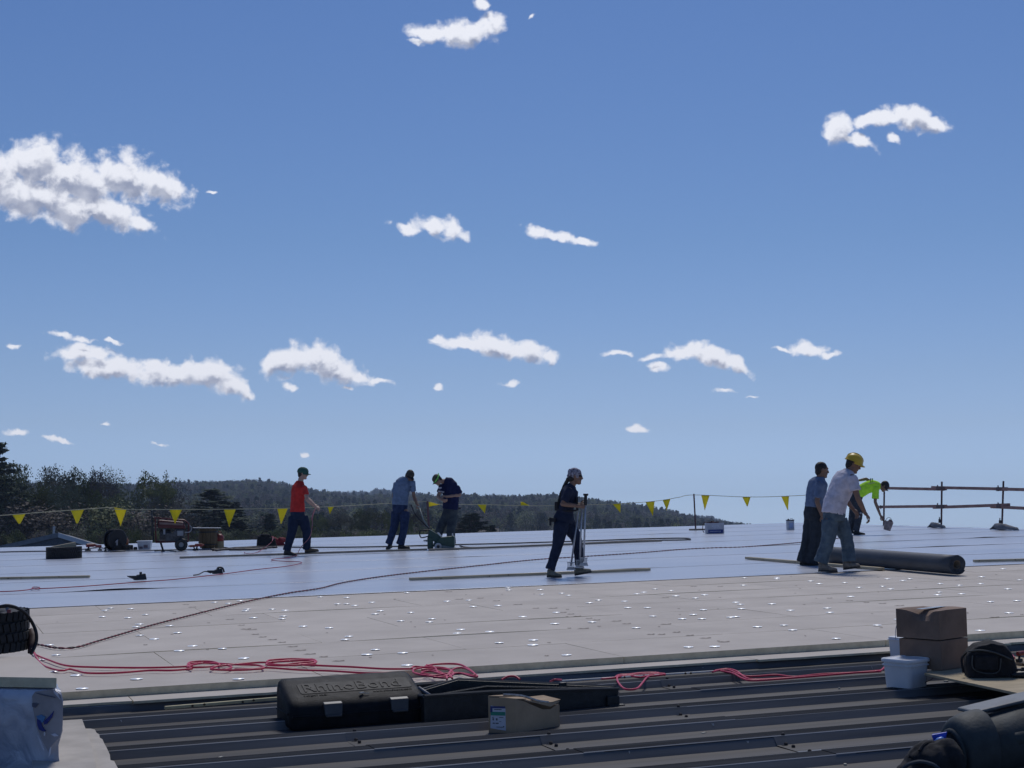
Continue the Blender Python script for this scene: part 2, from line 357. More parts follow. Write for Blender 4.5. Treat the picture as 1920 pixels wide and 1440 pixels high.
scatter('distant_forest', pts, sc_, kd_, pc, 'far wooded hillside of bare, budding and evergreen trees beyond the roof', 'forest')
# hazy air between the roof and the hills
hz = MB().box((0, 1900, 68), (11000, 7400, 0)) if False else MB().add([(x, y, z) for z in (-15, 118) for y in (-900, 4400) for x in (-4600, 4600)], [(0, 2, 3, 1), (4, 5, 7, 6), (0, 1, 5, 4), (2, 6, 7, 3), (0, 4, 6, 2), (1, 3, 7, 5)])
hm = bpy.data.materials.new('hazy_air'); hm.use_nodes = True; hm.node_tree.nodes.clear(); q = N(hm.node_tree)
pv = q('ShaderNodeVolumePrincipled', {'Color': (.62, .76, 1, 1), 'Density': .00014, 'Anisotropy': .3})
hm.node_tree.links.new(pv.outputs[0], q('ShaderNodeOutputMaterial').inputs[1])
HAZE = hz.build('haze', hm, kind='stuff'); tag(HAZE, 'thin bluish haze in the air over the valley and hills', 'haze')

# near trees: trunk with limbs, crown of small leaf and twig faces
def deciduous(seed, leaves, twig=1.0):
    R = random.Random(seed); t = MB(); c = MB()
    def br(p, d, L, r, lv):
        q0 = p; pts = [p]; rr = [r]
        for i in range(3):
            d = (d + Vector((R.gauss(0, .13), R.gauss(0, .13), R.gauss(.05, .08)))).normalized(); q0 = q0 + d * L / 3; pts.append(q0); rr.append(r * (1 - .17 * (i + 1)))
        t.tube(pts, rr, 5 if lv < 2 else 3, capped=False)
        if lv >= 4:
            for _ in range(leaves): quads(c, q0 + Vector((R.gauss(0, .35), R.gauss(0, .35), R.gauss(0, .3))), (.42, .42, .38), 4, .2, R)
            return
        k = (5, 4, 3, 3)[lv]
        for i in range(k):
            a = 2 * math.pi * (i + R.random() * .7) / k; s = d.orthogonal().normalized(); s.rotate(Matrix.Rotation(a, 3, d)); w = R.uniform(.45, .95) if lv else R.uniform(.3, .8)
            nd = (d * math.cos(w) + s * math.sin(w)).normalized(); nd.z = abs(nd.z) * .6 + .18
            br(pts[2 if i % 2 and lv < 3 else 3] , nd.normalized(), L * R.uniform(.62, .86) * twig, rr[-1] * R.uniform(.55, .75), lv + 1)
    br(Vector((0, 0, 0)), Vector((0, 0, 1)), 4.6, .24, 0)
    return t, c
def pine(seed, h=12.0, w=3.2, dense=1.0, narrow=1.0):
    R = random.Random(seed); t = MB(); c = MB(); t.tube([(0, 0, 0), (.1, 0, h * .5), (0, .05, h)], [.28, .17, .03], 6)
    z = h * .16
    while z < h * .99:
        f = 1 - z / h; k = R.randint(4, 6); L = (w * (f ** .7) * R.uniform(.75, 1.12) + .25) * narrow
        for i in range(k):
            a = R.uniform(0, 6.28); Lb = L * R.uniform(.6, 1.1); tip = Vector((math.cos(a) * Lb, math.sin(a) * Lb, z + Lb * R.uniform(.05, .4))); b0 = Vector((0, 0, z))
            t.tube([b0, tip], [.05, .015], 3, capped=False)
            for j in range(int(7 * dense)):
                p = b0.lerp(tip, R.uniform(.3, 1.05)); quads(c, p, (.38, .38, .16), 7, .17, R, .1, 1.6)
        z += h * .035 * R.uniform(.8, 1.2)
    return t, c
def bushy(seed, h=4.0, w=1.6):
    R = random.Random(seed); t = MB(); c = MB()
    for i in range(7):
        a = R.uniform(0, 6.28); e = Vector((math.cos(a) * w * .6, math.sin(a) * w * .6, h * R.uniform(.6, .95))); t.tube([(0, 0, 0), e * .5 + Vector((0, 0, .3)), e], [.06, .04, .015], 4, capped=False)
        quads(c, e * .85, (w * .55, w * .55, h * .3), 170, .12, R, .15)
        quads(c, e * .5, (w * .5, w * .5, h * .3), 60, .12, R, .15)
    return t, c
KINDS = {}
for nm, (t, c), fm in (('thin', deciduous(11, 2), F_BARE), ('bud', deciduous(24, 6), F_BARE), ('leaf', deciduous(35, 9), F_GREEN), ('pine', pine(5), F_PINE), ('spruce', pine(6, 12, 2.6, 1.2, .8), F_PINE), ('bush', bushy(8), F_GREEN), ('scrub', bushy(9, 4, 1.9), F_BARE)):
    zt = max(v[2] for v in t.v + c.v); xr = sorted(abs(v[0]) for v in c.v)[int(len(c.v) * .9)]
    a = bpy.data.meshes.new('trunk'); a.from_pydata(t.v, [], t.f); a.materials.append(BARK); b = bpy.data.meshes.new('crown'); b.from_pydata(c.v, [], c.f); b.materials.append(fm)
    KINDS[nm] = (a, b, zt, xr)
def tree(name, label, kind, px, ytop, Y, wpx=None, rot=None, grp='trees beyond the far edge of the roof', gz=None, cat='tree'):
    Y = 232 + Y * .42
    a, b, zt, xr = KINDS[kind]; top = wp(px, ytop, Y); g0 = gz if gz is not None else terrain(top.x / Y, Y) - .3; h = top.z - g0
    s = h / zt; sx = (wpx / 2 * Y / FPX) / xr if wpx else s
    M = Matrix.Translation((top.x, Y, g0)) @ Matrix.Rotation(random.uniform(0, 6.28) if rot is None else rot, 4, 'Z') @ Matrix.Diagonal((sx, sx, s, 1))
    o = thing(name, label, cat, M, grp)
    for nm, me in (('trunk', a), ('crown', b)):
        e = bpy.data.objects.new(nm, me); COL.objects.link(e); e.parent = o
    return o
tree('pine_tree', 'tallest dark pine at the far left edge of the tree line', 'pine', -12, 826, 78, 76)
tree('pine_tree', 'dark evergreen with ragged crown behind the round wooden keg', 'pine', 402, 915, 112, 76)
tree('pine_tree', 'lower dark evergreen leaning on the right of the ragged one', 'spruce', 436, 940, 118, 44)
tree('spruce_tree', 'small pointed spruce behind the black and red tool bag', 'spruce', 506, 962, 170, 26)
tree('spruce_tree', 'dark spruce just right of the man in the navy shirt', 'pine', 884, 961, 150, 52)
tree('spruce_tree', 'small dark spruce low behind the green welding machine', 'spruce', 922, 984, 160, 22)
tree('spruce_tree', 'slim spruce standing at the left of the big budding tree', 'spruce', 75, 925, 105, 50)
for i, (px, yt, Yd, wd, kd, lb) in enumerate([
  (36, 862, 92, 95, 'bud', 'airy budding tree beside the tall left pine'), (92, 868, 100, 100, 'bud', 'round budding tree above the second yellow pennant from the left'),
  (140, 872, 108, 90, 'leaf', 'green tinged tree above the peak of the low grey roof'), (178, 876, 104, 80, 'bud', 'budding tree above the third yellow pennant from the left'),
  (212, 870, 112, 70, 'thin', 'bare thin branched tree right of the third pennant'), (272, 880, 100, 105, 'leaf', 'broad rounded green tree behind the white tote'),
  (318, 893, 122, 70, 'thin', 'bare greyish tree behind the portable generator'), (352, 922, 130, 70, 'thin', 'low bare tree between the generator and the dark evergreen'),
  (8, 880, 110, 90, 'leaf', 'dark green tree half hidden behind the left pine'), (60, 898, 84, 90, 'leaf', 'lower leafy tree above the leftmost pennant'),
  (118, 905, 88, 84, 'bud', 'lower budding tree behind the low grey roof'), (165, 915, 86, 80, 'leaf', 'lower leafy tree right of the low grey roof ridge'),
  (238, 915, 90, 80, 'bud', 'lower budding tree behind the black cable reel'), (296, 925, 96, 76, 'bud', 'lower budding tree behind the generator handle'),
  (205, 935, 82, 70, 'scrub', 'twiggy shrub behind the cable reel'), (345, 950, 100, 66, 'scrub', 'twiggy shrub behind the generator'),
  (25, 930, 80, 90, 'scrub', 'twiggy shrub below the leftmost pennant'), (100, 940, 80, 90, 'scrub', 'twiggy shrub left of the low grey roof ridge'),
  (270, 945, 88, 80, 'scrub', 'twiggy shrub behind the white tote'), (385, 960, 108, 60, 'scrub', 'twiggy shrub behind the wooden keg'),
  (600, 962, 190, 40, 'bud', 'small tree right of the man in red'), (634, 952, 185, 46, 'bud', 'taller dark tree right of the man in red'), (668, 950, 190, 46, 'leaf', 'small green tree left of the man in light blue'),
  (700, 948, 180, 48, 'bud', 'dark round tree touching the man in light blue'), (722, 955, 185, 40, 'leaf', 'dark leafy tree behind the man in light blue'), (790, 952, 180, 44, 'bud', 'small tree between the two men at the machine'),
  (765, 955, 175, 40, 'leaf', 'leafy tree hidden behind the man in light blue'), (860, 975, 170, 40, 'bud', 'low tree behind the navy shirted man'),
  (546, 978, 160, 34, 'leaf', 'yellow green sapling left of the man in red'), (572, 972, 170, 36, 'leaf', 'yellow green tree between the legs of the man in red')]):
    tree('leafy_tree' if kd in ('leaf',) else ('shrub' if kd == 'scrub' else 'budding_tree'), lb, kd, px, yt, Yd, wd, cat='shrub' if kd == 'scrub' else 'tree')
# brush that nobody could count along the foot of the trees
bc = bpy.data.collections.new('brush_kinds')
for nm in ('bush', 'scrub'):
    mb = MB(); t, c = bushy(40 + len(nm), 1.0, .5); 
    o = bpy.data.objects.new('brush_clump', KINDS[nm][1]); bc.objects.link(o)
bp = []; bs = []; bk = []
for _ in range(2600):
    Yd = R.uniform(245, 430); r = R.uniform(-.40, .12); px = 960 + r * FPX
    bp.append((r * Yd, Yd, terrain(r, Yd) - .4)); bs.append(R.uniform(.45, 1.0)); bk.append(0 if R.random() < .3 else 1)
scatter('brush', bp, bs, bk, bc, 'low scrub and saplings filling the ground between roof and trees', 'brush')

# houses beyond the roof
def at_px(px, py, Y): return wp(px, py, Y)
hs = thing('house', 'low building with grey gabled roof and white rake trim below the left trees', 'house', Matrix.Translation(wp(110, 1000, 70)))
sh = mat('grey_shingles', (.14, .15, .17), .9, .2, 20, bump=.3); wt = mat('white_trim', (.7, .7, .72), .6, .05)
k = 70 / FPX
def L70(px, py, dy=0): return wp(px, py, 70 + dy) - wp(110, 1000, 70)
pk, lf, rt = L70(110, 1000), L70(-60, 1038), L70(215, 1032); bk_ = Vector((-1.2, 6, -.1)); dn = Vector((0, 0, -.18))
MB().hull8([lf + dn, pk + dn, pk + bk_ + dn, lf + bk_ + dn], [lf, pk, pk + bk_, lf + bk_]).build('roof', sh, hs)
MB().hull8([pk + dn, rt + dn, rt + bk_ + dn, pk + bk_ + dn], [pk, rt, rt + bk_, pk + bk_]).build('roof', sh, hs)
off = Vector((0, -.04, 0)); th = Vector((0, 0, .26))
MB().hull8([pk + dn + off * 2, rt + dn + off * 2, rt + dn, pk + dn], [pk + off * 2 + th * .12, rt + off * 2 + th * .12, rt + th * .12, pk + th * .12]).build('rake_trim', wt, hs)
MB().hull8([lf + dn + off * 2, pk + dn + off * 2, pk + dn, lf + dn], [lf + off * 2 + th * .12, pk + off * 2 + th * .12, pk + th * .12, lf + th * .12]).build('rake_trim', mat('grey_trim', (.25, .26, .28), .7), hs)
wl = [lf + Vector((.1, -.02, -.02)), pk + Vector((0, -.02, -.03)), rt + Vector((-.1, -.02, -.02))]
gz = Vector((0, 0, -9)); MB().add([wl[0], wl[1], wl[2], wl[2] + gz, wl[0] + gz] + [p + Vector((-1, 5.5, 0)) for p in (wl[0], wl[1] + gz * .1, wl[2], wl[2] + gz, wl[0] + gz)], [(0, 1, 2, 3, 4), (9, 8, 7, 6, 5), (0, 5, 6, 1), (1, 6, 7, 2), (2, 7, 8, 3), (4, 9, 5, 0), (3, 8, 9, 4)]).build('hipped_end', sh, hs)
vp_ = L70(100, 1003, 6); MB().tube([vp_ - Vector((0, 0, 1)), vp_ + Vector((0.03, 0, .42))], .06, 8).build('vent_pipe', mat('galvanised', (.45, .46, .48), .5, metal=.4), hs)
for px, py, Yh, w_, lb in ((959, 963, 1500, 7.5, 'tiny white roofed house halfway up the wooded hill'), (916, 1000, 420, 6, 'small tan roofed shed at the foot of the hill beside the spruces')):
    g0 = terrain(wp(px, py, Yh).x / Yh, Yh); top = wp(px, py, Yh); o = thing('house', lb, 'house', Matrix.Translation((top.x, Yh, top.z)))
    wm = wt if Yh > 1000 else mat('tan_roof', (.3, .25, .2), .8); a = w_ / 2
    MB().add([(-a, -a, -1.2), (a, -a, -1.2), (a, a, -1.2), (-a, a, -1.2), (-a * .9, 0, 1.3), (a * .9, 0, 1.3)], [(0, 1, 5, 4), (2, 3, 4, 5), (1, 2, 5), (3, 0, 4), (3, 2, 1, 0)]).build('roof', wm, o)
    MB().box((0, 0, -2.7 - 3), (w_ * .85, w_ * .85, 9)).build('wall', mat('house_wall', (.3, .3, .3), .8), o)

# ------------------------------------------------------------------ the roof we stand on
UE, VE, MV0, BV0 = 26.5, 44.26, 19.80, 11.26    # rake edge, ridge, membrane edge, board edge
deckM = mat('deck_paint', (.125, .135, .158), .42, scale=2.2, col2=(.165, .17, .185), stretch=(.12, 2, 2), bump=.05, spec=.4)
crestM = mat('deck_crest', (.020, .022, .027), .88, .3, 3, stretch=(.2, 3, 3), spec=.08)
reflM = mat('rib_reflection_paint', (.056, .052, .052), .65, .25, 2.2, stretch=(.15, 2, 2), spec=.35)  # far strip of each pan: the rib face's brown reflection put into the colour
bendM = mat('bend_highlight', (.26, .265, .275), .55, .3, 3, stretch=(.2, 3, 3))  # narrow pale strip: highlight along the crest's front bend, painted in
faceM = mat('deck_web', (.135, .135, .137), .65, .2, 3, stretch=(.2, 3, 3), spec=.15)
base = bpy.data.objects.new('metal_roof', None); COL.objects.link(base); base['kind'] = 'structure'; base.matrix_world = ROOF
bodyb = MB().box(((UE - 18) / 2, (VE + 3) / 2, -.34), (UE + 18 - .1, VE - 3, .3))
bodyb.add([(-18, VE, -.2), (UE - .1, VE, -.2), (UE - .1, VE + 26, -1.9), (-18, VE + 26, -1.9), (-18, VE, -.49), (UE - .1, VE, -.49), (UE - .1, VE + 26, -2.2), (-18, VE + 26, -2.2)], [(0, 1, 2, 3), (7, 6, 5, 4), (0, 4, 5, 1), (1, 5, 6, 2), (2, 6, 7, 3), (3, 7, 4, 0)])
o = bodyb.build('roof_substrate', crestM, base)
wallb = MB(); 
for (a, b) in (((-17, 3.2), (UE - .4, 3.2)), ((UE - .4, 3.2), (UE - .4, VE + 25)), ((UE - .4, VE + 25), (-17, VE + 25)), ((-17, VE + 25), (-17, 3.2))):
    p, q2 = RP(*a, -.5), RP(*b, -.5)
    if a[1] > VE: p = RP(*a, -2.2)
    if b[1] > VE: q2 = RP(*b, -2.2)
    d = (q2 - p).normalized(); s = Vector((-d.y, d.x, 0)) * .3
    wallb.hull8([(p.x, p.y, -13.6), (q2.x, q2.y, -13.6), (q2.x + s.x, q2.y + s.y, -13.6), (p.x + s.x, p.y + s.y, -13.6)], [p, q2, q2 + s, p + s])
o = wallb.build('building_wall', mat('ribbed_siding', (.3, .31, .32), .6), kind='structure')
RIBP, RV0, NC, NP = .6475, 10.35, -.075, -.125      # rib pitch, v of one crest's near edge, crest and pan heights
laps = {}
for px, py in ((1012, 1270), (1327, 1350), (1118, 1420), (1592, 1425), (1290, 1292), (700, 1395)):
    p = huv(px, py, NP); kk = round((p.y - .35 - RV0) / RIBP); laps.setdefault(kk, []).append(p.x)
bolt = mat('rusty_bolt', (.03, .025, .025), .8)
for kk in range(-10, 4):
    v0 = RV0 + kk * RIBP
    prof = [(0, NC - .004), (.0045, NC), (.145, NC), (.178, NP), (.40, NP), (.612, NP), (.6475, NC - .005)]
    cuts = sorted(laps.get(kk, [])); segs = []; u0 = -6.0
    for cu in cuts + [UE - .1]: segs.append((u0, cu)); u0 = cu
    for si, (ua, ub) in enumerate(segs):
        pn = MB(); lift = .0 if si % 2 == 0 else .0035; ua2 = ua - (.12 if si else 0); q_ = -.004
        prof2 = [(v0 + a, b_ + lift) for a, b_ in prof]; k = len(prof2); nu = max(1, int((ub - ua2) / 1.2))
        vs = []
        for i in range(nu + 1):
            uu = ua2 + (ub - ua2) * i / nu
            for j, (a, b_) in enumerate(prof2): vs.append((uu, a, b_ + (R.uniform(-.0022, .0022) if j in (3, 4, 5) else 0)))
        fs = [(i * k + j, (i + 1) * k + j, (i + 1) * k + j + 1, i * k + j + 1) for i in range(nu) for j in range(k - 1)]
        nv = len(vs); vs += [(x, y, z - .0012) for x, y, z in vs]; fs += [tuple(t + nv for t in f[::-1]) for f in fs]
        fs += [(0 + j, j + 1, j + 1 + nv, j + nv) for j in range(k - 1)] + [(nu * k + j + 1, nu * k + j, nu * k + j + nv, nu * k + j + 1 + nv) for j in range(k - 1)]
        pn.add(vs, fs); o = pn.build('metal_panel', [deckM, crestM, faceM, reflM, bendM], base)
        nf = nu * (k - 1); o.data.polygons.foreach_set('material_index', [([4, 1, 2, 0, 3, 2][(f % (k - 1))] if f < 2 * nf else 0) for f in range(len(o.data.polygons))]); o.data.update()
        if si:
            bb = MB()
            for dv, dz in ((.60, .006), (.63, .033), (.52, .004), (.35, .004)):
                c = Vector((ua2 + .05, v0 + dv, (NP if dv < .6 else NP + (dv - .6) * 1.2) + lift + dz * .5)); bb.lathe([(0, 0), (.011, 0), (.011, .009), (.006, .014), (0, .014)], 8, c)
            bb.build('bolt_row', bolt, base, kind='stuff')
# dirt streaks and droppings scattered over the panels
drip = MB()
for _ in range(46):
    kk = R.randint(-7, 0); u = R.uniform(.5, 13); v0 = RV0 + kk * RIBP; s = R.uniform(.002, .006); t0, t1 = sorted((R.uniform(0, 1), R.uniform(.3, 1)))
    q0 = Vector((u, v0 + .612 + .0305 * t0 - .0015, NP + .045 * t0 + .0015)); q1 = Vector((u + R.uniform(-.006, .006), v0 + .612 + .0305 * t1 - .0015, NP + .045 * t1 + .0015))
    drip.add([q0 - Vector((s, 0, 0)), q0 + Vector((s, 0, 0)), q1 + Vector((s * 1.5, 0, 0)), q1 - Vector((s * 1.5, 0, 0))], [(0, 1, 2, 3)])
drip.build('pale_scratches', mat('pale_scratch', (.34, .34, .33), .9), base, kind='stuff')
chip = MB()
for _ in range(60):
    kk = R.randint(-7, 1); u = R.uniform(1, 14); v = RV0 + kk * RIBP + R.choice((R.uniform(.2, .6), R.uniform(.5, .6))); s = R.uniform(.004, .012)
    chip.box((u, v, NP + s * .5), (s * R.uniform(1, 4), s * 1.4, s), Matrix.Rotation(R.uniform(0, 3), 3, 'Z'))
chip.build('foam_crumbs', mat('foam_crumb', (.5, .48, .4), .9), base, kind='stuff')

# insulation: lower layer, then the boards one by one with their fastener plates
insul = bpy.data.objects.new('insulation_layer', None); COL.objects.link(insul); insul['kind'] = 'structure'; insul.matrix_world = ROOF
facer = mat('grey_board_facer', (.545, .49, .43), .82, .06, 1.5, bump=.08, bscale=60, spec=.3, objrand=.05)
core = mat('foam_core', (.66, .59, .41), .9, .12, 12, bump=.25, bscale=90)
BT = .053
for i in range(14):
    ua = -6 + i * 2.44; e0 = BV0 - (.30 if i % 2 else .27) + R.uniform(-.01, .01)
    mb = MB(); k = 24; near = [(ua + .003 + (2.434) * j / k, e0 + (R.uniform(-.012, .012) if R.random() < .5 else 0)) for j in range(k + 1)]
    mb.prism(near + [(ua + 2.437, BV0 + .6), (ua + .003, BV0 + .6)], NC + .003, -BT - .002)
    o = mb.build('underlay_board', [facer, core], insul); o.data.polygons.foreach_set('material_index', [1 if abs(p.normal.z) < .5 else 0 for p in o.data.polygons])
for row in range(7):
    v0 = BV0 + row * 1.2200; shift = (row * .9 + R.uniform(-.3, .3)) % 2.44
    for i in range(-4, 15):
        ua = i * 2.44 - shift; ub = ua + 2.44
        if ub < -6: continue
        ub = min(ub, UE)
        if ub - ua < .2: continue
        dz = [R.uniform(-.0018, .0018) for _ in range(4)]; gp = R.uniform(.0015, .0045); top = -.001
        sag = R.random() < .22
        a0, b0, a1, b1 = ua + gp, v0 + gp, ub - gp, v0 + 1.22 - gp
        mb = MB(); nx = 6; vs = []
        for jj, v in ((0, b0), (1, (b0 + b1) / 2), (2, b1)):
            for ii in range(nx + 1):
                t = ii / nx; z = top + (dz[0] * (1 - t) + dz[1] * t) * (1 - jj / 2) + (dz[2] * (1 - t) + dz[3] * t) * jj / 2
                if sag and jj == 0: z += .006 * math.sin(math.pi * t)
                vs.append((a0 + (a1 - a0) * t, v, min(z, .009)))
        w_ = nx + 1; fs = [(j * w_ + i2, j * w_ + i2 + 1, (j + 1) * w_ + i2 + 1, (j + 1) * w_ + i2) for j in range(2) for i2 in range(nx)]
        nv = len(vs); vs += [(x, y, -BT) for x, y, z in vs]
        rim = list(range(w_)) + [2 * w_ - 1] + list(range(3 * w_ - 1, 2 * w_ - 1, -1)) + [w_]
        fs += [(rim[j], rim[j] + nv, rim[(j + 1) % len(rim)] + nv, rim[(j + 1) % len(rim)]) for j in range(len(rim))]
        mb.add(vs, fs); o = mb.build('insulation_board', [facer, core], insul); o.data.polygons.foreach_set('material_index', [0] * (2 * nx) + [1] * (len(o.data.polygons) - 2 * nx))
plateM = mat('bright_plate', (.95, .97, 1.0), .42, .02, metal=.4)
pm = MB().lathe([(0, 0), (.040, 0), (.040, .0015), (.026, .0022), (.022, .0045), (.012, .0045), (.010, .002), (0, .002)], 16).build('fastener_plate', plateM, insul, smooth=False)
PL = """207,1141 197,1145 192,1157 245,1142 240,1159 273,1153 261,1171 255,1176 318,1174 333,1187 289,1199 262,1192 92,1210 105,1229 361,1212 336,1221 417,1217 457,1235 75,1238 101,1260 143,1267 256,1274 154,1292 447,1274 402,1130 428,1132 450,1127 463,1143 460,1146 475,1159 510,1143 534,1145 531,1156 529,1161 568,1175 617,1178 650,1121 650,1133 600,1120 633,1133 665,1136 697,1130 713,1146 703,1152 751,1165 770,1149 654,1194 647,1200 704,1219 688,1228 755,1225 763,1248 810,1161 805,1167 864,1181 857,1188 918,1185 936,1206 1000,1201 999,1210 763,1112 838,1128 879,1126 887,1138 934,1136 980,1157 952,1103 954,1107 1013,1106 1016,1115 1053,1113 1066,1117 1043,1149 1040,1170 1110,1167 1105,1131 1122,1126 1171,1128 1177,1140 1062,1229 1193,1178 1207,1111 1228,1105 1258,1108 1267,1118 1321,1116 1304,1122 1380,1130 1388,1134 1380,1157 1396,1084 1394,1098 1457,1086 1457,1084 1456,1086 1420,1176 1447,1133 1482,1145 1470,1173 1486,1182 1520,1090 1536,1095 1584,1093 1595,1119 1611,1102 1556,1149 1551,1141 1568,1198 1655,1100 1664,1086 1693,1089 1706,1086 1670,1105 1761,1111 1758,1116 1763,1095 1799,1098 1803,1114 1839,1095 1841,1082 1857,1129 1890,1105 1907,1127 1892,1150 1881,1067 1912,1088 1775,1139 1645,1173 1683,1162 1838,1183 1214,1140 1224,1156 1194,1114 1279,1161 1316,1161 1291,1214 1340,1213 1319,1144 1390,1142 1478,1078 1370,1158 1300,1153"""
seen = set(); first = True
for tok in PL.split():
    px, py = map(float, tok.split(',')); p = huv(px, py)
    if tok in seen or not (BV0 + .06 < p.y < MV0 - .05): continue
    seen.add(tok)
    o = pm if first else pm.copy()
    if not first: COL.objects.link(o)
    first = False; o.location = (p.x, p.y, .004); o.rotation_euler = (R.uniform(-.02, .02), R.uniform(-.02, .02), R.uniform(0, 3)); o.scale = (R.uniform(1.0, 1.2),) * 2 + (1,)
# gouges in the facer made by dragging, runs of little brown scuffs
sm_ = mat('torn_facer', (.21, .17, .14), .9)
sc1 = MB()
def scuff(u, v, s=1.0):
    w = .055 * s; sc1.add([(u - w, v, .003), (u - w * .3, v + .012, .007), (u + w * .2, v + .004, .004), (u + w, v + .015, .007), (u + w * .9, v - .012, .003), (u, v - .016, .003)], [(0, 5, 4, 3, 2, 1)])
for px, py in [(460,1180),(478,1190),(492,1195),(510,1200),(528,1205),(548,1213),(562,1220),(580,1227),(606,1232),(634,1240),(348,1134),(360,1139),(380,1147),(430,1162),(452,1173),(470,1181),(1036,1141),(1055,1149),(1070,1152),(1082,1156),(1104,1160),(1118,1163),(1155,1165),(1174,1170),(1220,1190),(1240,1190),(1268,1186),(1293,1192),(1322,1197),(1357,1204),(840,1110),(900,1122),(930,1127),(970,1134),(1004,1141),(1300,1100),(1350,1100),(1555,1122),(1592,1127),(1624,1130),(1654,1132),(1686,1136),(1795,1088),(1810,1150),(1864,1158),(860,1124),(1093,1179),(1247,1121),(1248,1171)]:
    p = huv(px, py); scuff(p.x, p.y, R.uniform(.7, 1.2))
for _ in range(90): scuff(R.uniform(1, 20), R.uniform(BV0 + .1, MV0 - .1), R.uniform(.12, .4))
sc1.build('facer_scuffs', sm_, insul, kind='stuff')

# white membrane, ten-foot sheets, each lapped over the one before with a slightly lifted edge
memb = bpy.data.objects.new('roof_membrane', None); COL.objects.link(memb); memb['kind'] = 'structure'; memb.matrix_world = ROOF
mm = bpy.data.materials.new('membrane'); mm.use_nodes = True; t = mm.node_tree; t.nodes.clear(); q = N(t)
tc = q('ShaderNodeTexCoord').outputs['Object']
n1 = q('ShaderNodeTexNoise', {'Vector': q('ShaderNodeMapping', {'Vector': tc, 'Scale': (.25, 1.2, 1)}).outputs[0], 'Scale': .9, 'Detail': 4.0}).outputs['Fac']
n2 = q('ShaderNodeTexNoise', {'Vector': tc, 'Scale': 9.0, 'Detail': 3.0}).outputs['Fac']
cc = q('ShaderNodeMix', {'Factor': q.ss(n1, .3, .7), 'A': (.45, .485, .56, 1), 'B': (.53, .56, .63, 1)}, data_type='RGBA').outputs[2]
bs_ = q('ShaderNodeBsdfPrincipled', {'Base Color': cc, 'Roughness': q.m('MULTIPLY_ADD', n1, .12, .24), 'Specular IOR Level': .55})
t.links.new(q('ShaderNodeBump', {'Height': n2, 'Strength': .10, 'Distance': .02}).outputs[0], bs_.inputs['Normal']); t.links.new(bs_.outputs[0], q('ShaderNodeOutputMaterial').inputs[0])
under = mat('membrane_back', (.05, .052, .06), .7)
NS = 8; SW = (VE - MV0) / NS
for s_ in range(NS):
    va, vb = MV0 + s_ * SW - (.09 if s_ else 0), MV0 + (s_ + 1) * SW
    ub = UE + .02; nu = 220; vsn = [va, va + .05, va + .14, va + .5, va + 1.5, vb - .4, vb - .12, vb]; vs = []
    bumps = [(R.uniform(-3, UE), R.uniform(.25, .9), R.uniform(.002, .008)) for _ in range(6 if s_ else 3)]
    if s_ == 1: bumps += [(2.5, .5, .022)]
    if s_ == 3: bumps += [(24.5, .9, .03), (22.2, .4, .018)]
    for i in range(nu + 1):
        u = -12 + (ub + 12) * i / nu; lift = sum(h * math.exp(-((u - c) / w) ** 2) for c, w, h in bumps)
        wv_ = .02 * mnoise.noise(Vector((u * .5, s_ * 7.1, 0)))
        for j, v in enumerate(vsn):
            z = (.0045, .0045, .0045, .004, .0035, .003, .0025, .002)[j] + lift * (1, .8, .45, .08, 0, 0, 0, 0)[j] + .002 * mnoise.noise(Vector((u * .8, v * 1.1, s_))) * (j in (3, 4, 5))
            vs.append((u, v + (wv_ if j < 3 else 0), z + .002))
    kk = len(vsn); fs = [(i * kk + j, (i + 1) * kk + j, (i + 1) * kk + j + 1, i * kk + j + 1) for i in range(nu) for j in range(kk - 1)]
    nv = len(vs); top_n = len(fs); vs += [(x, y, z - .0016) for x, y, z in vs]; fs += [tuple(t_ + nv for t_ in f[::-1]) for f in fs]
    fs += [(i * kk, i * kk + nv, (i + 1) * kk + nv, (i + 1) * kk) for i in range(nu)]
    fs += [(nu * kk + j, nu * kk + j + nv, nu * kk + j + 1 + nv, nu * kk + j + 1) for j in range(kk - 1)]
    o = MB().add(vs, fs).build('membrane_sheet', [mm, under], memb); o.data.polygons.foreach_set('material_index', [0] * top_n + [1] * (len(fs) - top_n))
    o.data.polygons.foreach_set('use_smooth', [f < top_n for f in range(len(fs))])
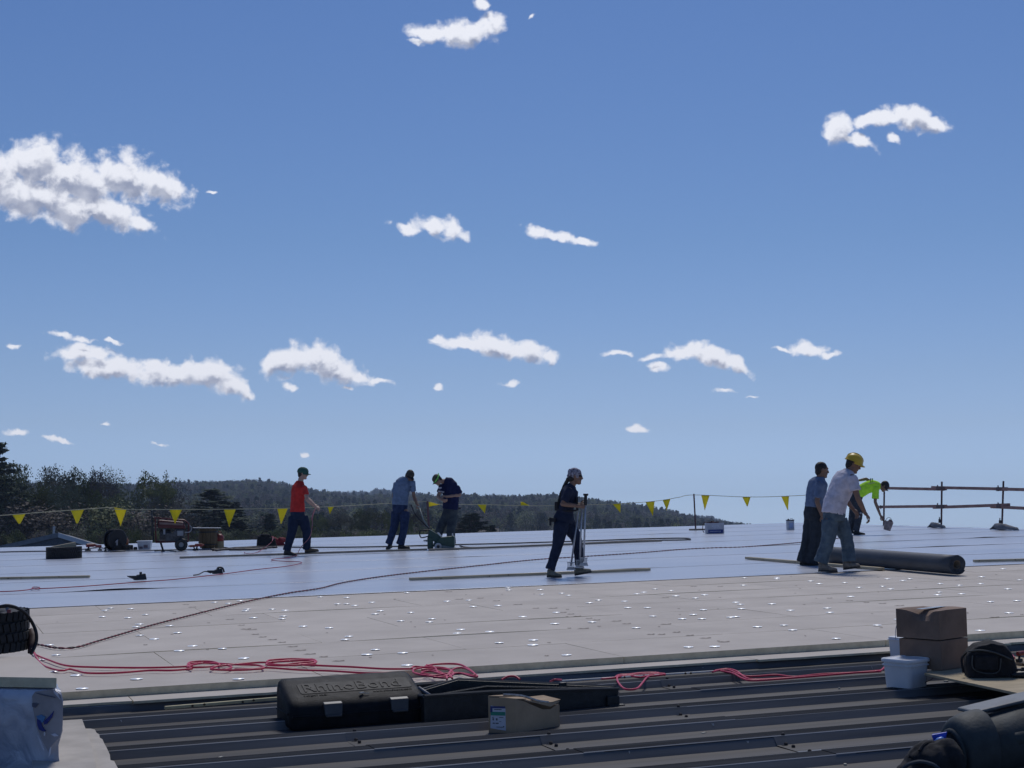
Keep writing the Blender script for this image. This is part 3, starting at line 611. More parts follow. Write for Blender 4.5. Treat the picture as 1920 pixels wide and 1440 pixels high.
# ------------------------------------------------------------------ people
SKIN = mat('skin', (.32, .19, .135), .55, .12, 20); SKIN2 = mat('skin_tanned', (.22, .125, .085), .55, .12, 20); SKIN3 = mat('skin_fair', (.40, .25, .19), .55, .12, 20)
def cloth(nm, c, c2=None, rough=.9, sc=14): return mat(nm, c, rough, .14, sc, bump=.35, bscale=120, col2=c2, spec=.2)
HAIR = mat('dark_hair', (.015, .012, .011), .6, .3, 60, bump=.4, bscale=200)
EYE = mat('eye_white', (.5, .5, .5), .3, .02); SOLE = mat('shoe_sole', (.04, .038, .035), .8)
Zv = Vector((0, 0, 1))
class Fig:
    def __init__(s, name, label, px, py, nn=0.0):
        o = hit(px, py, nn); s.o = o; s.Y = o.y; s.emp = thing(name, label, 'person', Matrix.Translation(o)); s.body = MB()
    def P(s, px, py, dy=0.0): return wp(px, py, s.Y + dy) - s.o
    def head(s, c, fwd, up, skin, k=1.0, hair=None, haircut='short'):
        f = fwd.normalized(); u = (up - f * up.dot(f)).normalized(); sd = f.cross(u); s.hd = (c, f, u, sd)
        b = s.body
        b.ell(c + u * .03 * k - f * .008, (sd * .077 * k, f * .098 * k, u * .098 * k), 16)
        b.ell(c - u * .05 * k + f * .022 * k, (sd * .056 * k, f * .072 * k, u * .068 * k), 14)
        b.cap(c - u * .095 * k + f * .075 * k, c - u * .095 * k + f * .06 * k, .02 * k, .026 * k, 8)
        b.chain([(c + u * .02 * k + f * .088 * k, .011 * k), (c - u * .02 * k + f * .106 * k, .015 * k), (c - u * .028 * k + f * .09 * k, .016 * k)], 8)
        b.cap(c - u * .058 * k + f * .084 * k + sd * .016, c - u * .058 * k + f * .084 * k - sd * .016, .012 * k, .012 * k, 8)
        b.cap(c + u * .038 * k + f * .082 * k + sd * .034, c + u * .038 * k + f * .082 * k - sd * .034, .014 * k, .014 * k, 8)
        for q in (-1, 1): b.ell(c + sd * q * .08 * k - f * .005, (sd * .01, f * .02, u * .032), 10)
        for q in (-1, 1):
            e = MB().ell(c + sd * q * .032 * k + f * .079 * k + u * .012 * k, (sd * .013, f * .011, u * .011), 8); e.build('eye', EYE, s.emp, smooth=True)
        if hair:
            h = MB()
            h.ell(c + u * .042 * k - f * .018 * k, (sd * .084 * k, f * .100 * k, u * .098 * k), 16)
            h.ell(c - u * .01 * k - f * .055 * k, (sd * .072 * k, f * .055 * k, u * .085 * k), 12)
            h.build('hair', hair, s.emp, rem=.012, disp=.008, dscale=.03)
    def neck(s, base, r=.056): c, f, u, sd = s.hd; s.body.chain([(c - u * .05 - f * .02, r), (base, r * 1.12)])
    @staticmethod
    def loft(mb, rings, seg=20):     # rings: (centre, lateral, thickness vector) -> half widths in the vectors
        R_ = []
        for c, a, b in rings:
            R_.append([c + a * math.copysign(abs(math.cos(t)) ** .85, math.cos(t)) + b * math.copysign(abs(math.sin(t)) ** .85, math.sin(t)) for t in (2 * math.pi * j / seg for j in range(seg))])
        mb.ring_loft(R_)
    def torso(s, spine, lat, mb, inflate=0.0):  # spine: (point, halfwidth, halfdepth)
        rings = []
        for i, (p, w, d) in enumerate(spine):
            t = (spine[min(i + 1, len(spine) - 1)][0] - spine[max(i - 1, 0)][0]).normalized(); l = (lat - t * lat.dot(t)).normalized(); th = t.cross(l)
            rings.append((p, l * (w + inflate), th * (d + inflate)))
        s.loft(mb, rings)
    def hand(s, wr, d, nrm, curl=.5, k=1.0, spread=.0115, thumb=1):
        d = d.normalized(); nrm = (nrm - d * nrm.dot(d)).normalized(); sd = d.cross(nrm); b = s.body
        b.chain([(wr, .026 * k), (wr + d * .02, .027 * k)]); pc_ = wr + d * .055 * k
        b.ell(pc_, (sd * .043 * k, nrm * .017 * k, d * .052 * k), 12)
        for i, (o_, L) in enumerate(((-1.5, .066), (-.5, .076), (.5, .071), (1.5, .056))):
            p = wr + d * .092 * k + sd * o_ * .0205 * k; dd = (d + sd * o_ * .10).normalized(); pts = [(p - d * .02, .0095 * k)]; a = curl * .35
            for seg_, fr in enumerate((.45, .32, .23)):
                a += curl * .75; e = (dd * math.cos(a) + nrm * math.sin(a)).normalized(); p = p + e * L * fr * 1.25 * k; pts.append((p, (.0088 - .0009 * seg_) * k))
            b.chain(pts, 8)
        q0 = wr + d * .025 * k - sd * .03 * k * thumb; q1 = q0 + (d * .6 - sd * .75 * thumb + nrm * .4).normalized() * .04 * k; q2 = q1 + (d * .85 - sd * .2 * thumb + nrm * .5).normalized() * .032 * k
        b.chain([(q0, .013 * k), (q1, .0115 * k), (q2, .0095 * k)], 8)
    def arm(s, sh, el, wr, k=1.0):
        s.body.chain([(sh, .046 * k), (sh.lerp(el, .5), .045 * k), (el, .040 * k), (el.lerp(wr, .3), .041 * k), (wr, .027 * k)])
    def sleeve(s, mb, sh, el, fr=.6, r=.066): 
        e = sh.lerp(el, fr); d = (el - sh).normalized(); mb.tube([sh - d * .02, sh + d * .03, sh.lerp(el, fr * .5), e, e - d * .004], [r * .95, r * 1.08, r * .98, r * 1.04, r * .8], 14)
    def leg(s, hip, kn, an, mb=None, r=(.095, .07, .056), flare=1.0):
        s.body.chain([(hip, .085), (kn, .056), (kn.lerp(an, .3), .055), (an, .036)])
        if mb is not None:
            d = (an - kn).normalized(); pts = [hip, hip.lerp(kn, .5), kn - (kn - hip).normalized() * .04, kn.lerp(an, .35), kn.lerp(an, .8), an + d * .015]
            mb.tube(pts, [r[0], (r[0] + r[1]) / 2 * 1.03, r[1], (r[1] + r[2]) / 2, r[2] * flare, r[2] * flare * 1.05], 14); mb.cap(hip, hip, r[0], r[0])
    def shoe(s, heel, toe, m, up=Zv, w=.047, h=.085, name='shoe', boot=.0):
        d = (toe - heel); L = d.length; d = d / L; u = (up - d * up.dot(d)).normalized(); sd = d.cross(u); mb = MB(); rings = []
        for t, ww, hh, zz in ((-.02, .6, .5, .0), (.0, .78, .95, .0), (.12, .86, 1.15 + boot, .0), (.28, .84, 1.18 + boot, 0), (.42, .86, .88, 0), (.62, 1.0, .66, 0), (.82, 1.02, .52, 0), (.95, .8, .42, 0), (1.0, .45, .3, .0)):
            c = heel + d * L * t; H = h * hh
            rings.append([c + sd * w * ww * math.cos(a) * (1 if math.sin(a) < 0 else .82) + u * (.012 + (H * (math.sin(a) * .5 + .5))) for a in (2 * math.pi * j / 14 for j in range(14))])
        o = mb.ring_loft(rings).build(name, m, s.emp, smooth=True)
        sb = MB(); out = []
        for t, ww in ((-.03, .5), (.0, .8), (.15, .92), (.4, .85), (.65, 1.06), (.85, 1.0), (.97, .7), (1.02, .35)): out.append((t, ww))
        top = [heel + d * L * t + sd * w * ww for t, ww in out] + [heel + d * L * t - sd * w * ww for t, ww in out[::-1]]
        k = len(top); sb.add([p - u * .004 for p in top] + [p + u * .02 for p in top], [tuple(range(k))[::-1], tuple(range(k, 2 * k))] + [(i, (i + 1) % k, (i + 1) % k + k, i + k) for i in range(k)]); sb.build('sole', SOLE, o)
        return o
    def cap_hat(s, m, bm=None, brim=.075, k=1.0, turn=0.0, drop=0.0, hard=False):
        c, f, u, sd = s.hd; c = c + u * (.042 + drop) - f * .006; mb = MB(); rx, ry, rz = (.088 * k, .108 * k, .088 * k) if not hard else (.112, .138, .125)
        rings = []
        for i in range(8):
            w = (i / 7) * math.pi / 2 * .985; rings.append([c + (sd * rx * math.cos(t) + f * ry * math.sin(t)) * math.cos(w) ** .9 + u * rz * math.sin(w) for t in (2 * math.pi * j / 24 for j in range(24))])
        if hard:
            lo = [[c + (sd * rx * 1.07 * math.cos(t) + f * ry * 1.07 * math.sin(t)) - u * .006 for t in (2 * math.pi * j / 24 for j in range(24))]]; rings = lo + rings
        else: rings = [[c + (sd * rx * .99 * math.cos(t) + f * ry * .99 * math.sin(t)) - u * .03 for t in (2 * math.pi * j / 24 for j in range(24))]] + rings
        mb.ring_loft(rings); o = mb.build('hard_hat' if hard else 'cap', m, s.emp, smooth=True)
        ff = f * math.cos(turn) + sd * math.sin(turn); ss = ff.cross(u); b2 = MB(); inn, out = [], []
        lo = -.03 if not hard else -.004
        for j in range(13):
            a = math.pi * (j / 12); x = math.cos(a); e = c + u * lo + ss * rx * x * .96 + ff * ry * math.sin(a) * .96
            inn.append(e); out.append(e + ff * brim * (math.sin(a) ** .7) - u * (.012 + .022 * x * x) + ss * x * .006)
        b2.add(inn + out + [p + u * .006 for p in inn + out], [(j, j + 1, j + 14, j + 13) for j in range(12)] + [(j + 26, j + 39, j + 40, j + 27) for j in range(12)] + [(j + 13, j + 14, j + 40, j + 39) for j in range(12)])
        b2.build('brim', bm or m, o, smooth=False)
        if hard:
            rb = MB(); rb.tube([c + f * ry * 1.0 * math.cos(w) + u * (rz + .003) * math.sin(w) for w in (math.pi * (.12 + .76 * i / 12) for i in range(13))], [.004] + [.012] * 11 + [.004], 8); rb.build('ridge', m, o, smooth=True)
        return o
    def finish(s, skin, v=.0065): s.body.build('body', skin, s.emp, rem=v, sm=2)
def dirv(a, dz=0.0): a = math.radians(a); return Vector((math.cos(a), math.sin(a), dz)).normalized()   # 0 = right in the photo, 90 = away

# 1 -- red t-shirt, green cap, walking right with the thin red hose in hand
F = Fig('person', 'person in red t-shirt and green cap walking right with a thin red cord', 556, 1043)
P = F.P; fw = dirv(35); lat = fw.cross(Zv)
hp, nk = P(558, 958), P(562, 909)
sp = [(P(557, 972), .165, .12), (P(558, 958), .17, .125), (P(558, 940), .155, .115), (P(559, 925), .17, .12), (P(561, 913), .18, .12), (P(562, 907), .12, .08), (P(563, 902), .06, .055)]
F.torso([(p, w - .035, d - .03) for p, w, d in sp], lat, F.body)
F.head(P(568, 888), dirv(8, -.12), Zv + dirv(0) * .1, SKIN, 1.0, HAIR); F.neck(P(563, 905))
sh, el, wr = P(570, 914, -.13), P(576, 937, -.22), P(591, 950, -.14); F.arm(sh, el, wr); F.hand(wr, dirv(-5, -.25), Vector((0, .3, -1)), 1.1, thumb=-1)
sh2, el2, wr2 = P(552, 914, .14), P(548, 938, .22), P(590, 947, .16); el2 = P(578, 936, .25); F.arm(sh2, el2, wr2); F.hand(wr2, dirv(-10, -.3), Vector((0, -.3, -1)), 1.0)
m = MB(); F.torso([(P(558, 960), .19, .145)] + [(p, w + .012, d + .012) for p, w, d in sp[2:]], lat, m); F.sleeve(m, sh, el, .62); F.sleeve(m, sh2, el2, .62)
m.build('t_shirt', cloth('red_cotton', (.50, .035, .03)), F.emp, rem=.011, disp=.018, sm=7)
m = MB(); F.torso([(P(558, 974), .15, .12), (P(558, 966), .178, .135), (P(558, 955), .165, .125)], lat, m)
h1, k1, a1 = P(552, 970, .02), P(547, 1000, -.05), P(538, 1031, -.06); h2, k2, a2 = P(567, 970, .04), P(576, 998, .0), P(575, 1029, .03)
F.leg(h1, k1, a1, m, (.125, .095, .082)); F.leg(h2, k2, a2, m, (.125, .095, .082)); m.build('jeans', cloth('navy_denim', (.018, .03, .065), (.012, .02, .045)), F.emp, rem=.011, disp=.022, sm=1)
BOOT = mat('brown_boot', (.10, .075, .05), .8, .3, 20); BLK = mat('black_leather', (.02, .02, .022), .6)
F.shoe(P(533, 1041, -.07), P(556, 1042.5, -.16), BLK, boot=.3, h=.10); F.shoe(P(573, 1037.5, .03), P(597, 1034, -.05), BOOT, Zv + dirv(180) * .15, boot=.3, h=.10)
F.cap_hat(mat('green_cap_cloth', (.02, .085, .065), .85), brim=.06, k=1.12); F.finish(SKIN3)
RED_HANDS = [F.o + P(592, 952, .0)]

# 2 -- light blue polo, dark cap, jeans
F = Fig('person', 'person in light blue polo, dark cap and jeans with one hand on the machine', 746, 1030)
P = F.P; fw = dirv(-58); lat = fw.cross(Zv)
sp = [(P(750, 958), .165, .12), (P(750, 945), .17, .13), (P(751, 930), .17, .14), (P(754, 915), .185, .135), (P(757, 905), .185, .115), (P(759, 899), .12, .08), (P(761, 895), .06, .055)]
F.torso([(p, w - .035, d - .03) for p, w, d in sp], lat, F.body)
F.head(P(768, 892), dirv(-45, -.75), Zv + dirv(-30) * .55, SKIN2, 1.0, HAIR); F.neck(P(759, 900))
sh, el, wr = P(743, 907, -.02), P(738, 931, .08), P(743, 943, .02); F.arm(sh, el, wr); F.hand(wr, dirv(-40, -1.4), Vector((0, 1, 0)), .5)
sh2, el2, wr2 = P(773, 903, -.04), P(776, 930, -.02), P(782, 946, -.12); F.arm(sh2, el2, wr2); F.hand(wr2, dirv(-40, -1.0), Vector((-.2, -.6, -.4)), 1.2)
m = MB(); F.torso([(P(750, 947), .185, .145)] + [(p, w + .012, d + .012) for p, w, d in sp[2:]], lat, m); F.sleeve(m, sh, el, .7, .066); F.sleeve(m, sh2, el2, .7, .066)
c_ = cloth('light_blue_cotton', (.14, .195, .29)); m.build('polo_shirt', c_, F.emp, rem=.011, disp=.02, sm=7)
m = MB(); cc_ = P(760, 899); m.ring_loft([[cc_ + (dirv(-58) * math.cos(t) * .075 + lat * math.sin(t) * .085) * r_ + Zv * z_ for t in (2 * math.pi * j / 16 for j in range(16))] for r_, z_ in ((1.1, -.02), (1.0, .015), (.9, .012))]).build('collar', c_, F.emp, smooth=True)
MB().box(P(770, 913, -.16), (.035, .01, .02)).build('chest_emblem', mat('dark_emblem', (.03, .03, .05), .8), F.emp)
m = MB(); F.torso([(P(750, 962), .15, .12), (P(750, 952), .178, .14), (P(750, 941), .168, .13)], lat, m)
h1, k1, a1 = P(743, 960, .02), P(739, 990, -.02), P(729, 1019, -.03); h2, k2, a2 = P(759, 960, -.02), P(758, 990, -.08), P(751, 1019, -.02)
F.leg(h1, k1, a1, m, (.115, .092, .08), 1.05); F.leg(h2, k2, a2, m, (.12, .095, .085), 1.1); m.build('jeans', cloth('blue_denim', (.03, .05, .115), (.018, .03, .07)), F.emp, rem=.011, disp=.022, sm=1)
m = MB(); F.torso([(P(750, 944.5), .172, .135), (P(750, 941.5), .172, .135)], lat, m); m.build('belt', BLK, F.emp)
F.shoe(P(733, 1026, .05), P(726, 1030, -.2), BLK); F.shoe(P(747, 1029, -.02), P(768, 1029, -.1), BLK, h=.09)
F.cap_hat(mat('dark_camo_cap', (.07, .06, .045), .85, col2=(.02, .02, .018), scale=30), mat('dark_brim', (.018, .018, .022), .8), brim=.07); F.finish(SKIN2)
# 3 -- navy t-shirt, camouflage cap with bright green band
F = Fig('person', 'person in navy t-shirt and camo cap with bright green band bending over the machine', 836, 1027)
P = F.P; fw = dirv(-125); lat = fw.cross(Zv)
sp = [(P(845, 962), .16, .13), (P(845, 952), .165, .14), (P(846, 938), .165, .15), (P(845, 922), .185, .155), (P(842, 910), .19, .14), (P(838, 904), .15, .10), (P(833, 900), .07, .06)]
F.torso([(p, w - .035, d - .03) for p, w, d in sp], lat, F.body)
F.head(P(820, 900, -.1), dirv(-150, -.95), Zv + dirv(190) * .9, SKIN, 1.0, HAIR); F.neck(P(836, 903))
sh, el, wr = P(856, 914, -.04), P(862, 928, -.05), P(838, 931, -.26); F.arm(sh, el, wr); F.hand(wr, dirv(-170, .15), Vector((0, .4, -.8)), 1.0)
sh2, el2, wr2 = P(829, 911, -.02), P(821, 931, -.12), P(829, 937, -.30); F.arm(sh2, el2, wr2); F.hand(wr2, dirv(-10, -.3), Vector((.2, .5, .3)), 1.0)
m = MB(); F.torso([(P(844, 955), .185, .155)] + [(p, w + .012, d + .012) for p, w, d in sp[2:]], lat, m); F.sleeve(m, sh, el, .85, .078); F.sleeve(m, sh2, el2, .6, .072)
nvy = cloth('navy_cotton', (.012, .016, .06)); TS = m.build('t_shirt', nvy, F.emp, rem=.011, disp=.02, sm=7)
PRT = mat('white_print', (.6, .62, .7), .8, .05)
m = MB()
for i, (px, py, w_, h_) in enumerate([(821.5, 914.5, 1.6, 2.6), (824, 915.2, 1.6, 2.8), (826.3, 914.6, 1.2, 2.6), (822, 921, 1.3, 2.4), (824.3, 921.4, 1.2, 2.4), (826.6, 921.8, 1.2, 2.5), (829, 922.2, 1.3, 2.4), (831.4, 922.5, 1.2, 2.3)]):
    a, b = P(px, py, -.225 + .004 * i), P(px + w_, py, -.225 + .004 * i); dz = Vector((0, -.01, h_ / 2 / 82)); m.hull8([a - dz, b - dz, b - dz + Vector((0, .03, 0)), a - dz + Vector((0, .03, 0))], [a + dz, b + dz, b + dz + Vector((0, .03, 0)), a + dz + Vector((0, .03, 0))])
m.build('shirt_lettering', PRT, F.emp, kind='stuff')
m = MB(); F.torso([(P(845, 968), .15, .13), (P(844, 960), .178, .15), (P(845, 950), .165, .135)], lat, m)
h1, k1, a1 = P(838, 966, .03), P(825, 990, .02), P(820, 1015, .05); h2, k2, a2 = P(850, 966, -.03), P(845, 993, -.1), P(846, 1018, .0)
F.leg(h1, k1, a1, m, (.12, .098, .088), 1.05); F.leg(h2, k2, a2, m, (.125, .105, .098), 1.1)
m.build('work_trousers', cloth('stained_grey_trousers', (.07, .085, .09), (.03, .04, .055), sc=6), F.emp, rem=.011, disp=.022, sm=1)
GS = mat('grey_shoe', (.22, .24, .25), .8); F.shoe(P(818, 1023, .1), P(812, 1025, -.15), GS); F.shoe(P(849, 1026, .0), P(827, 1027.5, -.14), GS)
h = F.cap_hat(mat('camo_cap', (.10, .10, .055), .85, col2=(.035, .04, .03), scale=30), brim=.06)
c, f, u, sd = F.hd; m = MB(); m.tube([c + u * .035 + (f * math.cos(t) * .112 + sd * math.sin(t) * .094) + u * (.03 * math.cos(t) * -1) for t in (2 * math.pi * j / 24 for j in range(24))] + [c + u * .035 + f * .112 - u * .03], .013, 6)
m.chain([(c + u * .06 - f * .11, .016), (c + u * .09 - f * .13, .010)]); m.build('green_band', mat('bright_green_cloth', (.22, .72, .12), .8, .05), F.emp, smooth=True); F.finish(SKIN)
MB().box(P(862, 953, .02), (.06, .08, .05)).build('tool_pouch', BLK, F.emp, bevel=.01)

# 4 -- woman with patterned head scarf, ponytail
F = Fig('person', 'person in dark clothes with patterned head scarf and long ponytail striding right with magnet poles', 1042, 1083)
P = F.P; fw = dirv(-4); lat = fw.cross(Zv)
sp = [(P(1057, 974), .155, .145), (P(1059, 962), .15, .125), (P(1062, 948), .13, .11), (P(1067, 932), .145, .12), (P(1069, 920), .165, .115), (P(1070, 914), .12, .075), (P(1073, 909), .052, .05)]
F.torso([(p, w - .035, d - .03) for p, w, d in sp], lat, F.body)
F.head(P(1079, 894), dirv(-6, -.06), Zv + dirv(0) * .05, SKIN2, .98); F.neck(P(1072, 911), .05)
sh, el, wr = P(1068, 919, -.15), P(1055, 945, -.2), P(1086, 949, -.2); F.arm(sh, el, wr, .92); F.hand(wr, dirv(0, .02), Vector((0, 1, -.1)), 1.35, .95, thumb=-1)
sh2, el2, wr2 = P(1070, 919, .15), P(1066, 944, .2), P(1087, 946, .1); F.arm(sh2, el2, wr2, .92); F.hand(wr2, dirv(-12, .02), Vector((0, -1, -.1)), 1.2, .95)
m = MB(); F.torso([(P(1058, 962), .165, .135)] + [(p, w + .012, d + .012) for p, w, d in sp[2:]], lat, m); F.sleeve(m, sh, el, .82, .066); F.sleeve(m, sh2, el2, .8, .064)
dk = cloth('faded_navy_cotton', (.024, .03, .058)); m.build('t_shirt', dk, F.emp, rem=.010, disp=.016, sm=6)
m = MB(); F.torso([(P(1057, 982), .14, .13), (P(1057, 972), .17, .158), (P(1060, 960), .15, .125)], lat, m)
h1, k1, a1 = P(1053, 980, -.07), P(1045, 1026, -.10), P(1032, 1066, -.10); h2, k2, a2 = P(1064, 980, .09), P(1084, 1016, .1), P(1086, 1059, .08)
F.leg(h1, k1, a1, m, (.115, .083, .066), 1.05); F.leg(h2, k2, a2, m, (.112, .083, .064), 1.05); m.build('trousers', cloth('dark_navy_trousers', (.016, .024, .05)), F.emp, rem=.010, disp=.018, sm=1)
TR = mat('grey_olive_trainer', (.17, .165, .13), .8, .3, 25)
F.shoe(P(1026, 1082, -.1), P(1053, 1082.5, -.12), TR, h=.10); F.shoe(P(1079, 1079, .08), P(1109, 1073, .03), TR, Zv + dirv(180) * .22, h=.10)
c, f, u, sd = F.hd; m = MB(); m.ell(c + u * .045 - f * .015, (sd * .088, f * .106, u * .094), 18); m.ell(c + u * .07 - f * .075, (sd * .05, f * .05, u * .05), 10); m.chain([(c + u * .01 - f * .10, .03), (c - u * .03 - f * .105, .018)])
m.build('head_scarf', mat('patterned_scarf', (.42, .42, .50), .85, scale=38, col2=(.05, .035, .06)), F.emp, rem=.011, disp=.014, dscale=.04)
m = MB(); pt = cr_spline([P(1066, 897, .0), P(1061, 906, .02), P(1055, 918, .0), P(1050, 932, -.05), P(1047, 947, -.06), P(1046, 955, -.05)], 4); m.tube(pt, [.032 - .0007 * i for i in range(len(pt))], 10); m.ell(c - u * .02 - f * .05, (sd * .076, f * .06, u * .07), 10)
m.build('ponytail', HAIR, F.emp, rem=.012, disp=.012, dscale=.03)
MB().ell(c + u * .015 + f * .07, (sd * .07, f * .036, u * .018), 14).build('sunglasses', mat('dark_glass', (.01, .01, .012), .15), F.emp, smooth=True)
m = MB(); m.box(P(1043, 949, -.05), (.05, .12, .13)); m.tube([P(1045, 955, -.1), P(1060, 958, -.17), P(1081, 957, -.13)], .016, 6); m.box(P(1082, 945, -.12), (.03, .10, .2)); m.build('tool_vest', mat('black_nylon', (.012, .012, .016), .8), F.emp, bevel=.008)
m = MB(); m.box(P(1036, 975, -.12), (.09, .07, .06)); m.box(P(1032, 978, -.14), (.035, .03, .12)); m.tube([P(1027, 975, -.14), P(1036, 973, -.14)], .008, 6); m.build('tool_pouch', mat('black_nylon', (.012, .012, .016), .8), F.emp, bevel=.006)
F.finish(SKIN2); WO = F
# her magnet poles: long tube, black grip, finned weight plate
ALU = mat('brushed_aluminium', (.42, .43, .46), .4, .1, 20, metal=.6)
def magnet(label, top, bot, grip=True):
    M_ = Matrix.Translation(WO.o + bot); ax = top - bot
    o = thing('magnet_pole', label, 'magnet tool', M_, 'magnet poles carried by the woman')
    MB().tube([Vector((0, 0, .06)), ax], .014, 10).build('pole', ALU, o, smooth=True)
    MB().box((0, 0, .012), (.13, .11, .024)).build('magnet_base', ALU, o, bevel=.003); MB().box((0, 0, .035), (.11, .09, .022)).build('housing', ALU, o, bevel=.003); MB().box((0, 0, .115), (.115, .09, .012)).build('top_plate', ALU, o)
    f_ = MB()
    for i in range(6): f_.box((-.045 + .018 * i, 0, .075), (.007, .09, .075))
    f_.build('heat_sink', ALU, o, kind='stuff')
    if grip: MB().tube([ax * .9, ax * 1.06], .024, 12).box(ax * 1.06, (.075, .04, .03)).build('handle', mat('black_rubber', (.018, .018, .02), .7), o, bevel=.004)
magnet('nearest magnet pole with black grip, upright beside the front boot of the woman', P(1098, 935, -.2), P(1094.5, 1061, -.2))
magnet('leaning magnet pole held against the shin of the striding woman', P(1091, 948, -.13), P(1087, 1065, -.1), False)
magnet('third magnet pole hanging between the legs of the striding woman', P(1084, 960, .02), P(1070.5, 1069, .0), False)

# 5 -- grey-blue polo, dark trousers, standing behind the white t-shirt
F = Fig('person', 'dark haired person in grey blue polo and charcoal trousers standing at the roll', 1512, 1061)
P = F.P; fw = dirv(28); lat = fw.cross(Zv)
sp = [(P(1525, 966), .155, .125), (P(1526, 950), .155, .125), (P(1528, 935), .15, .12), (P(1531, 918), .17, .125), (P(1534, 905), .175, .11), (P(1536, 899), .12, .08), (P(1537, 895), .058, .055)]
F.torso([(p, w - .035, d - .03) for p, w, d in sp], lat, F.body)
F.head(P(1541, 882), dirv(4, -.1), Zv + dirv(0) * .05, SKIN2, 1.02, HAIR); F.neck(P(1537, 899))
sh, el, wr = P(1537, 908, -.15), P(1532, 940, -.2), P(1541, 966, -.2); F.arm(sh, el, wr); F.hand(wr, dirv(0, -1.6), Vector((0, 1, 0)), .6)
sh2, el2, wr2 = P(1524, 908, .17), P(1522, 940, .2), P(1530, 962, .2); F.arm(sh2, el2, wr2); F.hand(wr2, dirv(0, -2), Vector((0, -1, 0)), .6)
m = MB(); F.torso([(P(1526, 952), .165, .135)] + [(p, w + .012, d + .012) for p, w, d in sp[2:]], lat, m); F.sleeve(m, sh, el, .82, .072); F.sleeve(m, sh2, el2, .7, .07)
c2_ = cloth('grey_blue_cotton', (.14, .185, .28)); m.build('polo_shirt', c2_, F.emp, rem=.010, disp=.02, sm=7)
m = MB(); cc_ = P(1537, 897); m.ring_loft([[cc_ + (fw * math.cos(t) * .075 + lat * math.sin(t) * .08) * r_ + Zv * z_ for t in (2 * math.pi * j / 16 for j in range(16))] for r_, z_ in ((1.15, -.02), (1.0, .02), (.9, .018))]).build('collar', c2_, F.emp, smooth=True)
m = MB(); F.torso([(P(1524, 975), .145, .125), (P(1525, 964), .165, .14), (P(1526, 950), .155, .13)], lat, m)
h1, k1, a1 = P(1520, 972, .06), P(1513, 1012, .04), P(1505, 1052, .04); h2, k2, a2 = P(1531, 972, -.05), P(1529, 1014, -.08), P(1522, 1055, -.05)
F.leg(h1, k1, a1, m, (.105, .085, .08), 1.2); F.leg(h2, k2, a2, m, (.11, .09, .085), 1.15); m.build('trousers', cloth('charcoal_trousers', (.035, .042, .052)), F.emp, rem=.010, disp=.02, sm=1)
F.shoe(P(1500, 1059, .04), P(1518, 1061, .0), BLK); F.shoe(P(1518, 1063, -.05), P(1537, 1062, -.12), BLK)
MB().tube([P(1513, 951, .0), P(1525, 953, -.15), P(1540, 952, -.14)], .018, 6).build('belt', BLK, F.emp); F.finish(SKIN2)

# 6 -- white t-shirt, yellow hard hat, faded jeans
F = Fig('person', 'person in white t-shirt, yellow hard hat and faded jeans stepping right beside the dark roll', 1560, 1073)
P = F.P; fw = dirv(20, -.1); lat = dirv(20).cross(Zv)
sp = [(P(1565, 970), .165, .14), (P(1563, 960), .175, .145), (P(1567, 940), .175, .15), (P(1575, 920), .185, .15), (P(1583, 902), .195, .145), (P(1588, 892), .19, .12), (P(1591, 886), .12, .08), (P(1593, 882), .062, .06)]
F.torso([(p, w - .035, d - .03) for p, w, d in sp], lat, F.body)
F.head(P(1600, 871), dirv(-5, -.42), Zv + dirv(0) * .35, SKIN2, 1.04, HAIR); F.neck(P(1593, 886), .06)
sh, el, wr = P(1597, 895, -.17), P(1609, 935, -.24), P(1622, 962, -.22); F.arm(sh, el, wr, 1.05); F.hand(wr, dirv(5, -1.1), Vector((-.8, .2, -.5)), .75, 1.05)
sh2, el2, wr2 = P(1578, 896, .2), P(1584, 935, .25), P(1600, 955, .2); F.arm(sh2, el2, wr2); F.hand(wr2, dirv(5, -1.2), Vector((-.5, -.4, -.5)), .7)
m = MB(); F.torso([(P(1562, 964), .19, .16)] + [(p, w + .012, d + .015) for p, w, d in sp[2:]], lat, m); F.sleeve(m, sh, el, .64, .08); F.sleeve(m, sh2, el2, .6, .078)
m.build('t_shirt', cloth('white_cotton', (.56, .54, .62)), F.emp, rem=.010, disp=.026, dscale=.1, sm=7)
m = MB(); F.torso([(P(1565, 978), .155, .14), (P(1564, 968), .18, .155), (P(1564, 956), .17, .145)], lat, m)
h1, k1, a1 = P(1557, 976, -.04), P(1553, 1015, -.08), P(1539, 1053, -.06); h2, k2, a2 = P(1573, 976, .08), P(1589, 1014, .08), P(1592, 1051, .06)
F.leg(h1, k1, a1, m, (.13, .105, .095), 1.1); F.leg(h2, k2, a2, m, (.13, .10, .09), 1.1); m.build('jeans', cloth('faded_jeans', (.12, .165, .20), (.07, .10, .135), sc=8), F.emp, rem=.010, disp=.026, sm=1)
SN = mat('tan_trainer', (.22, .19, .16), .8, .3, 25)
F.shoe(P(1535, 1071.5, -.06), P(1570, 1072.5, -.12), SN, h=.11, w=.052); F.shoe(P(1582, 1068, .06), P(1613, 1064, .0), SN, Zv + dirv(180) * .12, h=.105, w=.052)
F.cap_hat(mat('yellow_hard_hat', (.62, .42, .03), .35, .05), brim=.05, hard=True)
c, f, u, sd = F.hd; MB().tube([c + u * .055 + (f * math.cos(t) * .107 + sd * math.sin(t) * .09) for t in (2 * math.pi * j / 24 for j in range(25))], .014, 6).build('hat_band', BLK, F.emp, smooth=True)
m = MB(); m.tube([c + f * .09 + u * .015 + sd * .05, c + f * .10 + u * .015, c + f * .09 + u * .015 - sd * .05, c + u * .02 - sd * .085], .008, 6); m.build('glasses', BLK, F.emp); F.finish(SKIN2)

